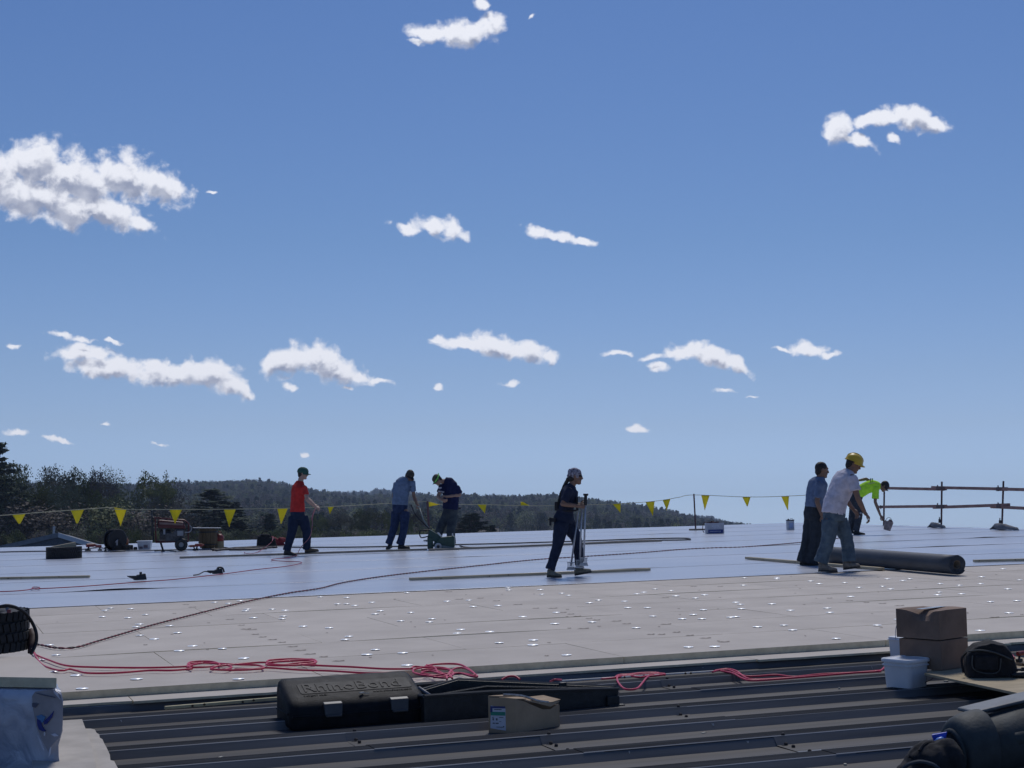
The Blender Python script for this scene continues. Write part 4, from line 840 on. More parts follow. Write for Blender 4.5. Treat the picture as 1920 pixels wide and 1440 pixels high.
# 7 -- bright green t-shirt bending over the rail
F = Fig('person', 'person in fluorescent green t-shirt and black cap bending down by the guardrail with a bucket', 1607, 1003)
P = F.P; lat = dirv(75)
sp = [(P(1603, 940), .15, .13), (P(1607, 931), .165, .14), (P(1614, 921), .165, .14), (P(1626, 914), .175, .14), (P(1638, 911), .18, .135), (P(1645, 911), .15, .10), (P(1650, 911), .07, .065)]
F.torso([(p, w - .035, d - .03) for p, w, d in sp], lat, F.body)
F.head(P(1658, 912), dirv(-12, -1.3), dirv(-12, .55), SKIN2, 1.04, HAIR); F.neck(P(1650, 911), .06)
sh, el, wr = P(1642, 915, -.15), P(1641, 941, -.2), P(1651, 967, -.2); F.arm(sh, el, wr); F.hand(wr, dirv(0, -1.1), Vector((0, .6, -.5)), .9)
sh2, el2, wr2 = P(1639, 908, .2), P(1624, 898, .24), P(1609, 901, .2); F.arm(sh2, el2, wr2); el3, wr3 = P(1646, 945, .1), P(1655, 975, .0); F.hand(wr2, dirv(180, -.4), Vector((0, -1, -.2)), .6)
m = MB(); F.torso([(P(1606, 927), .185, .165)] + [(p, w + .012, d + .015) for p, w, d in sp[2:]], lat, m); F.sleeve(m, sh, el, .78, .085); F.sleeve(m, sh2, el2, .5, .075)
m.build('t_shirt', cloth('fluorescent_green_cotton', (.50, .90, .05)), F.emp, rem=.012, disp=.02, sm=7)
m = MB(); a0 = P(1631.5, 898.5, -.06)
for i in range(3):
    for j in range(2): m.box(a0 + Vector((.045 * j, -.045, -.05 * i)), (.03, .02, .035))
m.build('shirt_lettering', mat('dark_print', (.04, .10, .03), .8), F.emp, kind='stuff')
m = MB(); F.torso([(P(1602, 944), .14, .13), (P(1605, 934), .172, .15), (P(1609, 927), .165, .14)], lat, m)
h1, k1, a1 = P(1602, 940, .06), P(1598, 968, .0), P(1594, 995, .08); h2, k2, a2 = P(1608, 940, -.08), P(1611, 968, -.1), P(1605, 995, -.08)
F.leg(h1, k1, a1, m, (.115, .09, .075)); F.leg(h2, k2, a2, m, (.12, .09, .08)); m.build('work_trousers', cloth('stained_dark_trousers', (.055, .065, .08), (.03, .035, .045), sc=6), F.emp, rem=.012, disp=.022, sm=1)
for px, py, dy in ((1614, 962, -.2), (1611, 968, -.2)): MB().ell(P(px, py, dy), (Vector((.03, 0, 0)), Vector((0, .02, 0)), Vector((0, 0, .03))), 8).build('paint_stain', mat('pale_stain', (.3, .3, .32), .9), F.emp)
F.shoe(P(1590, 1000, .1), P(1606, 1001, .05), BLK); F.shoe(P(1601, 1003, -.08), P(1622, 1003, -.12), BLK)
F.cap_hat(mat('black_cap', (.018, .018, .024), .8), brim=.06); F.finish(SKIN2); GR = F
# ------------------------------------------------------------------ things on the membrane
WOOD = mat('pine_lumber', (.42, .36, .25), .8, .15, 3, stretch=(1, 12, 12), bump=.15, bscale=60)
WOOD2 = mat('weathered_lumber', (.27, .235, .19), .85, .2, 3, stretch=(1, 12, 12))
def board(label, pa, pb, m=WOOD, w=.089, h=.038, nn=.012, grp='lumber lying on the membrane', name='timber_board', bow=0.0):
    a, b = hit(*pa, nn), hit(*pb, nn); d = b - a; L = d.length; d = d / L; s = NN.cross(d)
    M = Matrix((d, s, NN)).transposed().to_4x4(); M.translation = (a + b) / 2
    k = 10; rings = []
    for i in range(k + 1):
        x = -L / 2 + L * i / k; z = bow * (4 * (i / k) * (1 - i / k)); rings.append([Vector((x, y, z + q)) for y, q in ((-w / 2, 0), (w / 2, 0), (w / 2, h), (-w / 2, h))])
    mb = MB().ring_loft(rings); o = solo(name, label, 'timber', mb, m, M, grp, bevel=.003)
    kn = MB()
    for _ in range(4): kn.lathe([(0, 0), (.009, 0), (.009, .0015), (0, .0015)], 8, (R.uniform(-L / 2, L / 2) * .9, -w / 2 - .0012, h * R.uniform(.3, .7)), Matrix.Rotation(math.pi / 2, 3, 'X'))
    kn.build('knot', mat('wood_knot', (.08, .055, .035), .9), o, kind='stuff'); return o
board('long timber board on the membrane under the feet of the striding woman', (768, 1088), (1218, 1070))
board('short timber board cut off by the left photo edge on the white membrane', (-30, 1087), (168, 1083))
board('timber board slanting behind the white shirted man and under the dark roll', (1401, 1048), (1654, 1069))
board('timber board at the right photo edge beyond the end of the dark roll', (1826, 1054), (1990, 1050))
board('long thin timber in front of the man in red and the machine', (337, 1047), (800, 1031.5), WOOD2)
board('long thin timber behind the striding woman running on from the welding machine', (805, 1032.5), (1240, 1015), WOOD2)
board('short grey timber under the cable reel and generator', (150, 1035), (420, 1029.5), mat('grey_wood', (.3, .3, .31), .8), w=.14, h=.02)
def tyre(M, label, Rr=.36, wd=.25, rim=.2):
    o = thing('tyre', label, 'tyre', M, 'old tyres used as weights'); rub = mat('tyre_rubber', (.018, .018, .02), .75, .2, 30, bump=.3)
    h = wd / 2; pr = [(rim, -h * .8), (rim + .03, -h * .95), (Rr - .07, -h), (Rr - .025, -h * .86), (Rr - .012, -h * .6), (Rr - .012, h * .6), (Rr - .025, h * .86), (Rr - .07, h), (rim + .03, h * .95), (rim, h * .8), (rim + .02, h * .5), (Rr - .05, h * .5), (Rr - .05, -h * .5), (rim + .02, -h * .5)]
    MB().lathe(pr, 48).build('carcass', rub, o, smooth=True)
    tr = MB(); nb = 46
    for i in range(nb):
        for rw, (z, zz) in enumerate(((-.38, .22), (-.12, .2), (.14, .2), (.4, .22))):
            w = 2 * math.pi * (i + .5 * (rw % 2)) / nb; Mr = Matrix.Rotation(w, 3, 'Z') @ Matrix.Rotation(.25 if rw in (1, 2) else -.2, 3, 'X')
            tr.box((math.cos(w) * (Rr - .006), math.sin(w) * (Rr - .006), z * wd), (.016, 2 * math.pi * Rr / nb * .74, zz * wd), Mr)
        for sg in (-1, 1):
            w = 2 * math.pi * i / nb; tr.box((math.cos(w) * (Rr - .03), math.sin(w) * (Rr - .03), sg * wd * .46), (.045, 2 * math.pi * Rr / nb * .6, .02), Matrix.Rotation(w, 3, 'Z'))
    tr.build('tread_blocks', rub, o, kind='stuff'); return o
FT = hit(120, 1036, .13); tyre(on_roof(FT), 'tyre lying flat with a wood offcut on top at the far left of the membrane', .38, .24)
# wedge-shaped offcut on it
a = hit(98, 1022.5, .27); M = on_roof(FT + NN * .125)
mb = MB().add([(-.28, -.1, 0), (.26, -.1, 0), (.26, .06, 0), (-.28, .06, 0), (-.28, -.1, .01), (.24, -.1, .10), (.24, .06, .10), (-.28, .06, .01)], [(3, 2, 1, 0), (4, 5, 6, 7), (0, 1, 5, 4), (1, 2, 6, 5), (2, 3, 7, 6), (3, 0, 4, 7)])
solo('wood_wedge', 'pale wood wedge lying on the far flat tyre', 'wood offcut', mb, WOOD, M)
RED = mat('red_plastic', (.20, .022, .02), .5); BLKP = mat('black_plastic', (.016, .017, .02), .5, .2, 30); DKM = mat('dark_metal', (.04, .04, .045), .5, metal=.4); ORG = mat('orange_plastic', (.24, .05, .025), .5)
def lump(mb, c, s, n_=3):
    for _ in range(n_):
        d = Vector((R.uniform(-.5, .5) * s[0], R.uniform(-.4, .4) * s[1], R.uniform(.1, .6) * s[2])); mb.box(Vector(c) + d, (s[0] * R.uniform(.25, .5), s[1] * .5, s[2] * R.uniform(.3, .6)), Matrix.Rotation(R.uniform(-.8, .8), 3, 'Y') @ Matrix.Rotation(R.uniform(0, 3), 3, 'Z'))
def drill(px, py, label, s=1.0, yaw=.4, col=RED, name='power_tool'):
    s *= .72
    o = thing(name, label, 'power tool', on_roof(hit(px, py, .012), yaw), 'tools strewn around the generator')
    MB().tube([(-.13 * s, 0, .16 * s), (.08 * s, 0, .16 * s)], .045 * s, 12).tube([(.08 * s, 0, .16 * s), (.14 * s, 0, .16 * s)], [.035 * s, .018 * s], 10).build('motor_housing', col, o, bevel=.004)
    MB().tube([(-.06 * s, 0, .14 * s), (-.09 * s, 0, .05 * s)], .024 * s, 8).build('handle', BLKP, o); MB().box((-.09 * s, 0, .03 * s), (.13 * s, .09 * s, .06 * s)).build('battery', BLKP, o, bevel=.006)
    return o
drill(171, 1034, 'red and black power tool just right of the far flat tyre', 1.3, .3); drill(184, 1033, 'second red tool lying beside the cable reel', 1.0, 2.2); drill(199, 1034, 'small dark tool in front of the cable reel foot', .8, 1.2, BLKP)
o = drill(374, 1032, 'red tool with black grip right of the generator wheel', 1.1, -.3); drill(360, 1032, 'orange red tool beside the generator wheel', .9, 2.9, ORG)
drill(238, 1033, 'dark tool beside the orange bottle', 1.0, 2.4, BLKP)
# cable reel on a stand
o = thing('cable_reel', 'large black cable reel on a stand left of the white tote', 'cable reel', on_roof(hit(216, 1033, .012), math.radians(-62)))
for sx in (-.13, .13):
    MB().lathe([(.03, -.01), (.34, -.012), (.355, 0), (.34, .012), (.03, .01)], 36, (0, 0, .42), Matrix.Rotation(math.pi / 2, 3, 'X') @ Matrix.Rotation(.55, 3, 'Y')).build('flange', BLKP, o) if False else MB().lathe([(.03, -.01), (.25, -.012), (.265, 0), (.25, .012), (.03, .01)], 36, (sx * .8, 0, .27),  Matrix.Rotation(math.pi / 2, 3, 'Y')).build('flange', BLKP, o)
MB().tube([(-.1, 0, .27), (.1, 0, .27)], .2, 20).build('wound_cable', mat('black_cable', (.012, .012, .015), .6), o, smooth=True)
MB().tube([(-.16, -.2, 0), (-.14, 0, .27), (-.16, .2, 0)], .014, 6).tube([(.16, -.2, 0), (.14, 0, .27), (.16, .2, 0)], .014, 6).tube([(-.18, 0, .27), (.18, 0, .27)], .016, 6).build('stand', DKM, o)
MB().tube([(.16, -.03, .27), (.19, -.12, .22)], .014, 6).box((.19, -.08, .2), (.03, .03, .12)).build('crank', mat('grey_plastic', (.3, .3, .32), .5), o)
# bottle, tote, generator
o = thing('bottle', 'short orange brown bottle standing left of the white tote', 'bottle', on_roof(hit(237, 1032, .012)))
MB().lathe([(0, .13), (.055, .13), (.055, .25), (.03, .29), (.03, .31), (0, .31)], 14).build('body', mat('amber_plastic', (.35, .13, .06), .5), o, smooth=True); MB().lathe([(0, .31), (.034, .31), (.034, .34), (0, .34)], 12).build('cap', BLKP, o)
MB().box((0, 0, .065), (.3, .2, .13)).build('tray', BLKP, o, bevel=.01)
tm = mat('translucent_tote', (.46, .49, .53), .4, .12, 8)
o = thing('storage_tote', 'translucent white plastic tote between the cable reel and the generator', 'tote', on_roof(hit(271.5, 1031, .012), math.radians(-16)))
mb = MB(); mb.hull8([(-.14, -.11, 0), (.14, -.11, 0), (.14, .11, 0), (-.14, .11, 0)], [(-.165, -.13, .2), (.165, -.13, .2), (.165, .13, .2), (-.165, .13, .2)]); mb.build('body', tm, o, bevel=.012)
MB().box((0, 0, .213), (.36, .28, .024)).build('lid', mat('tote_lid', (.55, .58, .62), .4), o, bevel=.006); MB().box((-.07, -.123, .06), (.08, .008, .05)).box((.04, -.124, .09), (.1, .008, .07)).build('contents', mat('dim_contents', (.2, .16, .18), .8), o)
o = thing('black_jar', 'small black jar left of the white tote', 'jar', on_roof(hit(254, 1032, .012))); MB().lathe([(0, 0), (.05, 0), (.052, .05), (.04, .07), (0, .07)], 14).build('body', BLKP, o, smooth=True); MB().lathe([(0, .07), (.042, .07), (.042, .085), (0, .085)], 14).build('lid', BLKP, o)
gy = math.radians(-8); g = thing('portable_generator', 'portable generator with red tubular frame, tank, engine and wheels', 'generator', on_roof(hit(322, 1033, .012), gy))
def tb(mb, *p, r=.018): return mb.tube(p, r, 8)
FR = mat('red_frame_paint', (.10, .015, .014), .5); fr = MB()
for y in (-.24, .24):
    tb(fr, (-.36, y, .22), (-.38, y, .80), (.30, y, .72), (.40, y, .64), (.38, y, .22), (-.36, y, .22))
for x, z in ((-.38, .80), (-.36, .22), (.38, .22), (.30, .72)): tb(fr, (x, -.24, z), (x, .24, z))
fr.build('frame', FR, g, smooth=True)
MB().hull8([(-.33, -.22, .56), (.33, -.22, .52), (.33, .22, .52), (-.33, .22, .56)], [(-.31, -.19, .75), (.28, -.19, .68), (.28, .19, .68), (-.31, .19, .75)]).build('fuel_tank', mat('dark_red_tank', (.10, .018, .016), .5), g, bevel=.03)
MB().hull8([(-.28, -.23, .64), (.27, -.23, .60), (.27, -.21, .60), (-.28, -.21, .64)], [(-.28, -.22, .69), (.27, -.22, .65), (.27, -.20, .65), (-.28, -.20, .69)]).build('tank_stripe', mat('faded_label', (.20, .13, .11), .7), g)
MB().box((.02, -.1, .33), (.34, .24, .2)).tube([(-.28, 0, .38), (-.02, 0, .38)], .13, 16).box((.2, -.05, .4), (.2, .3, .22)).tube([(.1, -.22, .4), (.1, -.26, .4)], .08, 14).build('engine', mat('engine_grey', (.07, .07, .075), .6, .4, 20), g, bevel=.012)
MB().box((.20, -.25, .42), (.14, .03, .12)).box((-.17, -.24, .46), (.05, .03, .12)).build('control_panel', mat('grey_panel', (.25, .26, .28), .6), g, bevel=.006)
for y in (-.29, .29):
    w_ = MB().lathe([(.06, -.035), (.13, -.04), (.15, -.02), (.15, .02), (.13, .04), (.06, .035)], 24, (.22, y, .15), Matrix.Rotation(math.pi / 2, 3, 'X')).build('wheel', BLKP, g, smooth=True)
    MB().lathe([(0, -.02), (.06, -.02), (.06, .02), (0, .02)], 16, (.22, y, .15), Matrix.Rotation(math.pi / 2, 3, 'X')).build('rim', mat('grey_panel', (.25, .26, .28), .6), w_)
    lg = MB(); tb(lg, (-.26, y * .8, .22), (-.20, y * .8, .02), r=.02); lg.box((-.20, y * .8, .01), (.08, .06, .02)); lg.build('leg', DKM, g)
hb = MB(); 
for y in (-.2, .2): tb(hb, (-.42, y, .25), (-.46, y, .95), r=.017)
tb(hb, (-.46, -.2, .95), (-.46, .2, .95), r=.022); hb.box((-.45, 0, .62), (.03, .36, .5)); hb.build('handle', BLKP, g)
MB().tube(cr_spline([(.38, -.22, .62), (.46, -.24, .55), (.42, -.26, .45), (.30, -.27, .44)], 5), .014, 6).build('fuel_hose', mat('grey_panel', (.25, .26, .28), .6), g)
# wooden keg with metal lid, gas can
o = thing('wooden_keg', 'half round wooden keg with a sheet metal lid right of the generator', 'keg', on_roof(hit(390, 1029.5, .012), math.radians(-5)))
st = [mat('keg_stave', (.13, .09, .045), .8, .25, 4, stretch=(8, 8, 1)), ]
for i in range(14):
    a0, a1 = 2 * math.pi * i / 14, 2 * math.pi * (i + .93) / 14; rr = lambda z: .20 + .03 * math.sin(math.pi * min(1, (z + .02) / .5)); mb = MB(); rings = []
    for z in (.03, .08, .16, .28, .42, .5): r_ = rr(z) * (1 if z > .1 else .86 + z); rings.append([(math.cos(a0) * r_, math.sin(a0) * r_, z), (math.cos(a1) * r_, math.sin(a1) * r_, z), (math.cos(a1) * (r_ - .03), math.sin(a1) * (r_ - .03), z), (math.cos(a0) * (r_ - .03), math.sin(a0) * (r_ - .03), z)])
    mb.ring_loft(rings).build('stave', st[0], o)
MB().lathe([(.205, .1), (.212, .1), (.22, .13), (.212, .13)], 28).lathe([(.232, .4), (.238, .4), (.236, .43), (.23, .43)], 28).build('hoop', DKM, o)
MB().box((-.02, 0, .512), (.66, .46, .012), Matrix.Rotation(.03, 3, 'Y')).build('lid', mat('sheet_metal', (.32, .33, .35), .5, metal=.5), o); MB().tube([(0, 0, .0), (0, 0, .06)], .15, 20).build('foot', DKM, o)
o = thing('fuel_can', 'red and cream fuel can right of the wooden keg', 'fuel can', on_roof(hit(411, 1028.5, .012)))
MB().tube([(0, 0, 0), (0, 0, .18)], .115, 18).build('body', mat('cream_label', (.30, .24, .14), .7), o, bevel=.01); MB().tube([(0, 0, .18), (0, 0, .30), (0, 0, .36)], [.115, .11, .05], 18).build('upper_body', RED, o, smooth=True)
MB().tube([(-.05, 0, .34), (-.04, 0, .41), (.04, 0, .41), (.05, 0, .34)], .013, 6).build('handle', RED, o)
# black tool bag, red jacket on it, cable heap
o = thing('tool_bag', 'black canvas tool bag left of the man in red', 'bag', on_roof(hit(500, 1025, .012), math.radians(-10)))
bgm = mat('black_canvas', (.014, .014, .017), .9, .3, 20, bump=.3)
MB().hull8([(-.25, -.15, 0), (.25, -.15, 0), (.25, .15, 0), (-.25, .15, 0)], [(-.22, -.09, .27), (.2, -.09, .2), (.2, .09, .2), (-.22, .09, .27)]).ell((-.05, 0, .24), (Vector((.17, 0, 0)), Vector((0, .1, 0)), Vector((0, 0, .09)))).build('body', bgm, o, rem=.014, disp=.02, sm=3)
MB().tube(cr_spline([(-.14, -.1, .2), (-.1, -.12, .36), (.06, -.12, .36), (.12, -.1, .2)], 5), .012, 6).build('handle', bgm, o)
o = thing('folded_jacket', 'dark red jacket slumped over the black tool bag', 'jacket', on_roof(hit(518, 1023, .012), 0)); MB().hull8([(-.2, -.14, 0), (.24, -.14, 0), (.24, .1, 0), (-.2, .1, 0)], [(-.16, -.06, .26), (.06, -.05, .14), (.1, .05, .14), (-.14, .05, .26)]).ell((.14, 0, .13), (Vector((.12, 0, 0)), Vector((0, .1, 0)), Vector((0, 0, .08)))).build('cloth', mat('dark_red_cloth', (.20, .022, .03), .9), o, rem=.014, disp=.04, sm=2)
# automatic welder
GRN = mat('green_enamel', (.008, .045, .032), .4, .2, 10); g = thing('roof_welder', 'green wheeled hot air welder between the two bending men', 'welding machine', on_roof(hit(824, 1030.5, .012), math.radians(-20)))
MB().hull8([(-.16, -.14, .08), (.34, -.14, .05), (.34, .16, .05), (-.16, .16, .08)], [(.0, -.14, .27), (.34, -.14, .30), (.34, .16, .30), (.0, .16, .27)]).build('housing', GRN, g, bevel=.02)
MB().hull8([(-.26, -.12, .25), (-.02, -.12, .16), (-.02, .1, .16), (-.26, .1, .25)], [(-.22, -.1, .46), (.04, -.1, .3), (.04, .08, .3), (-.22, .08, .46)]).box((-.2, 0, .15), (.12, .26, .26)).build('drive_unit', mat('dark_green_enamel', (.015, .05, .04), .5), g, bevel=.015)
MB().hull8([(.02, -.17, .02), (.46, -.17, .0), (.46, .15, .0), (.02, .15, .02)], [(.06, -.17, .1), (.3, -.17, .06), (.3, .15, .06), (.06, .15, .1)]).build('skid_plate', mat('grey_green_metal', (.18, .22, .22), .5), g, bevel=.01)
w_ = MB().lathe([(.035, -.02), (.075, -.02), (.08, 0), (.075, .02), (.035, .02)], 24, (-.02, -.2, .075), Matrix.Rotation(math.pi / 2, 3, 'X')).build('wheel', mat('light_grey_tyre', (.42, .43, .45), .6), g, smooth=True)
MB().lathe([(0, -.022), (.035, -.022), (.035, .022), (0, .022)], 14, (-.02, -.2, .075), Matrix.Rotation(math.pi / 2, 3, 'X')).build('hub', DKM, w_)
MB().lathe([(.0, -.02), (.075, -.02), (.08, 0), (.075, .02), (.0, .02)], 24, (-.02, .2, .075), Matrix.Rotation(math.pi / 2, 3, 'X')).build('wheel', BLKP, g, smooth=True)
hp_ = ROOF.to_3x3().inverted() @ (hit(824, 1030.5, .012) * 0)
top = g.matrix_world.inverted() @ wp(786, 951, hit(824, 1030.5).y - .1)
MB().tube([(-.18, 0, .4), top * .5 + Vector((-.13, 0, .2)), top], .014, 8).tube([top, top + Vector((-.02, -.12, .02))], .016, 8).build('handle_bar', mat('grey_green_metal', (.18, .22, .22), .5), g, smooth=True)
MB().tube(cr_spline([(-.25, -.1, .3), (-.4, -.12, .28), (-.42, -.1, .42), (-.3, -.08, .44), (-.2, 0, .44)], 5), .014, 6).tube(cr_spline([(-.2, 0, .45), (-.5, .05, .75), (-.62, .2, 1.0)], 5), .014, 6).build('power_lead', mat('black_cable', (.012, .012, .015), .6), g)
MB().hull8([(.02, -.1, .30), (.08, -.1, .28), (.08, -.07, .28), (.02, -.07, .30)], [(-.05, -.1, .38), (.0, -.1, .38), (.0, -.07, .38), (-.05, -.07, .38)]).box((.30, -.1, .33), (.03, .03, .05)).build('lever', mat('light_grey_paint', (.5, .52, .54), .5), g)

# the dark membrane roll
rd = .142; pa, pb = hit(1796, 1078, .012), hit(1557, 1056.5, .012); ax = (pa - pb); L = ax.length; ax = ax.normalized(); sdv = NN.cross(ax)
M = Matrix((ax, sdv, NN)).transposed().to_4x4(); M.translation = (pa + pb) / 2 + NN * rd
o = thing('membrane_roll', 'dark grey roll of roofing membrane lying in front of the guardrail', 'membrane roll', M)
rm = mat('roll_grey', (.05, .06, .078), .6, .2, 1.5, stretch=(1, 4, 4), bump=.15, bscale=25)
rings = []; k = 130; pts = []
mb = MB(); prof = []
for i in range(k):                   # spiral cross-section
    w = 2 * math.pi * i / (k - 1) * 5; r_ = rd * (.46 + .54 * i / (k - 1)); prof.append((r_, w))
for side in (0,):
    vs = []; xs = [-L / 2 + L * j / 12 for j in range(13)]
    for x in xs:
        for r_, w in prof: vs.append((x + (R.uniform(0, .0) if abs(x) < L / 2 - .01 else .006 * math.sin(w * 3.7 + r_ * 90)), math.cos(w - .6) * r_, math.sin(w - .6) * r_))
    fs = [(j * k + i, j * k + i + 1, (j + 1) * k + i + 1, (j + 1) * k + i) for j in range(12) for i in range(k - 1)]; mb.add(vs, fs)
oo = mb.build('wound_sheet', rm, o, smooth=True); sm_m = oo.modifiers.new('s', 'SOLIDIFY'); sm_m.thickness = .009; sm_m.offset = -1
MB().lathe([(rd * .38, -L / 2 + .012), (rd * .44, -L / 2 + .012), (rd * .44, L / 2 - .012), (rd * .38, L / 2 - .012)], 28, (0, 0, 0), Matrix.Rotation(math.pi / 2, 3, 'Y')).build('cardboard_core', mat('core_card', (.16, .13, .10), .9), o, smooth=True)
MB().lathe([(rd * .46, -L / 2 + .02), (rd * .93, -L / 2 + .02), (rd * .93, L / 2 - .014), (rd * .46, L / 2 - .014)], 28, (0, 0, 0), Matrix.Rotation(math.pi / 2, 3, 'Y')).build('inner_layers', mat('roll_end', (.05, .055, .065), .8, .4, 60), o)

# rail along the rake edge
RST = mat('rusty_steel', (.10, .05, .055), .7, .3, 12); PLK = mat('rail_timber', (.28, .165, .145), .8, .2, 3)
rail = thing('guardrail', 'rusty guardrail of posts and two doubled timber rails along the right roof edge', 'guardrail', Matrix.Translation(hit(1765, 988)))
ro = hit(1765, 988); posts = [(1657, 985.5, 921, 974), (1765, 990, 903, 985), (1878.5, 993, 902, 985), (2010, 999, 898, 995)]
Ys = [hit(px, py).y for px, py, *_ in posts]; RT = []
for (px, py, t_, b_), Yp in zip(posts, Ys):
    b = hit(px, py); dxt = 3 if px > 1800 else 1; top = wp(px + dxt, t_, Yp); MB().tube([b - ro, top - ro], .026, 8).build('post', RST, rail); RT.append((px, Yp, b, top))
    if px < 2000:
        MB().box(b + Vector((-.05, -.02, .19)) - ro, (.05, .05, .1)).box(b + Vector((-.05, -.02, .27)) - ro, (.02, .02, .06)).build('clamp', DKM, rail)
def plank(p0, p1, nm='rail'):
    d = (p1 - p0).normalized(); s = d.cross(Zv).normalized(); u_ = s.cross(d); a, b = p0 - ro, p1 - ro; mb = MB()
    mb.hull8([a - s * .02 - u_ * .04, b - s * .02 - u_ * .04, b + s * .02 - u_ * .04, a + s * .02 - u_ * .04], [a - s * .02 + u_ * .04, b - s * .02 + u_ * .04, b + s * .02 + u_ * .04, a + s * .02 + u_ * .04]); mb.build(nm, PLK if nm == 'rail' else RST, rail)
def lerpY(px): 
    for (x0, y0), (x1, y1) in zip([(p[0], y) for p, y in zip(posts, Ys)][:-1], [(p[0], y) for p, y in zip(posts, Ys)][1:]):
        if px <= x1 or x1 > 2000: return y0 + (y1 - y0) * (px - x0) / (x1 - x0)
def pl(xa, ya, xb, yb, dy=-.06): plank(wp(xa, ya, lerpY(xa) + dy), wp(xb, yb, lerpY(xb) + dy))
pl(1662, 915.3, 1770, 917.5); pl(1747, 914, 1888, 917, -.12); pl(1862, 916.5, 2008, 920.5, -.06); pl(1647, 950.5, 1775, 949, -.06); pl(1750, 951.5, 1893, 946.5, -.12); pl(1858, 950, 2008, 957, -.06)
for px, ys_ in ((1765, (916, 950)), (1878.5, (917, 949))):
    for y_ in ys_: MB().box(wp(px - 7, y_ - 1.5, lerpY(px) - .13) - ro, (.02, .05, .15)).box(wp(px, y_, lerpY(px) - .15) - ro, (.3, .03, .1)).build('splice', mat('splice_timber', (.16, .12, .12), .9), rail)
MB().box(wp(1651.5, 951, lerpY(1655) - .08) - ro, (.02, .05, .12)).build('clamp', DKM, rail)
FL = mat('grey_flashing', (.13, .14, .16), .7)
for lb, p4 in (('crumpled membrane flap at the foot of the middle rail post', [(1744, 989), (1768, 989.5), (1752, 978)]), ('curled membrane flap with dark open end at the right rail post', [(1862, 993), (1904, 994), (1869, 979.5)])):
    a, b = hit(p4[0][0], p4[0][1], .02), hit(p4[1][0], p4[1][1], .02); Yc = a.y; c = wp(p4[2][0], p4[2][1], Yc); org = a.copy(); mb = MB(); rings = []
    for t in (0, .12, .3, .55, .8, 1.0):
        h = (c.z - a.z) * (math.sin(math.pi * min(1, t * 1.6 + .12)) if t < .35 else (1 - (t - .3) * .85)); q0 = a.lerp(b, t) - org
        rings.append([q0 + Vector((0, .26 * math.cos(w), max(0, h * math.sin(w)) + .012 * math.sin(5 * w + t * 9))) for w in (math.pi * j / 10 for j in range(11))])
    o = mb.ring_loft(rings, closed=False, capped=False).build('membrane_flap', [FL], smooth=True); o.location = org; tag(o, lb, 'membrane flap', 'membrane flaps at rail posts'); q = o.modifiers.new('s', 'SOLIDIFY'); q.thickness = .012
# bucket at the bending man's hand, solvent can, carton with clutter
b0 = wp(1665, 986, GR.Y - .25); o = thing('bucket', 'small battered grey bucket dangling from the hand of the person in green', 'bucket', Matrix.Translation(b0) @ Matrix.Rotation(.28, 4, 'Y'))
MB().lathe([(0, -.11), (.085, -.11), (.11, .11), (.102, .11), (.078, -.1), (0, -.1)], 20).build('shell', mat('grimy_bucket', (.26, .21, .2), .8, .35, 14), o, smooth=False); MB().tube(cr_spline([(-.1, 0, .1), (-.05, 0, .2), (.03, 0, .19), (.1, 0, .1)], 5), .006, 6).build('handle', DKM, o); MB().box((.03, 0, .12), (.1, .06, .08), Matrix.Rotation(.5, 3, 'Y')).build('rag', RED if False else mat('dull_rag', (.15, .1, .1), .9), o, bevel=.01)
o = thing('solvent_can', 'rectangular metal can standing alone on the membrane left of the grey polo man', 'can', on_roof(hit(1482, 993.5, .012), math.radians(-15)))
MB().box((0, 0, .13), (.2, .13, .26)).build('body', mat('tin_can', (.38, .4, .46), .4, .15, 12, metal=.5), o, bevel=.008); MB().box((.01, -.069, .12), (.12, .006, .15)).build('label', mat('bluish_label', (.25, .32, .5), .6), o); MB().box((0, 0, .272), (.21, .14, .024)).build('rim', DKM, o); MB().tube([(-.05, 0, .28), (-.05, 0, .31)], .02, 10).tube([(.0, 0, .28), (.01, 0, .315), (.07, 0, .31), (.08, 0, .28)], .006, 6).build('cap', DKM, o)
o = thing('open_carton', 'open white carton with blue band beside the pennant post', 'carton', on_roof(hit(1340, 1000, .012), math.radians(-17)))
wc = mat('white_card', (.42, .43, .48), .8, .1, 10); mb = MB()
for c, d in (((0, -.15, .14), (.46, .008, .28)), ((0, .15, .14), (.46, .008, .28)), ((-.226, 0, .14), (.008, .29, .28)), ((.226, 0, .14), (.008, .29, .28)), ((0, 0, .01), (.44, .28, .01))): mb.box(c, d)
mb.build('walls', wc, o); MB().box((0, -.157, .06), (.40, .004, .09)).build('blue_band', mat('blue_print', (.03, .05, .22), .7), o)
m = MB()
for i in range(9): m.box((-.15 + .034 * i, -.1605, .06), (.018, .003, .022))
for i in range(5): m.box((-.08 + .04 * i, -.156, .20), (.024, .003, .02))
for i in range(3): m.box((-.04 + .04 * i, -.156, .15), (.024, .003, .016))
m.build('carton_lettering', PRT, o)
m = MB(); 
for _ in range(9): m.cap((R.uniform(-.16, .14), R.uniform(-.08, .08), R.uniform(.22, .3)), (R.uniform(-.16, .16), R.uniform(-.08, .08), R.uniform(.26, .34)), .02, .015, 6)
m.tube(cr_spline([(-.12, -.1, .28), (-.3, -.12, .3), (-.34, -.1, .12), (-.3, -.1, .02)], 5), .01, 6).build('clutter', mat('dark_red_clutter', (.07, .02, .03), .7), o)
o = board('short plank under the foot of the pennant post', (1292, 994), (1324, 993.5), WOOD2, w=.2)
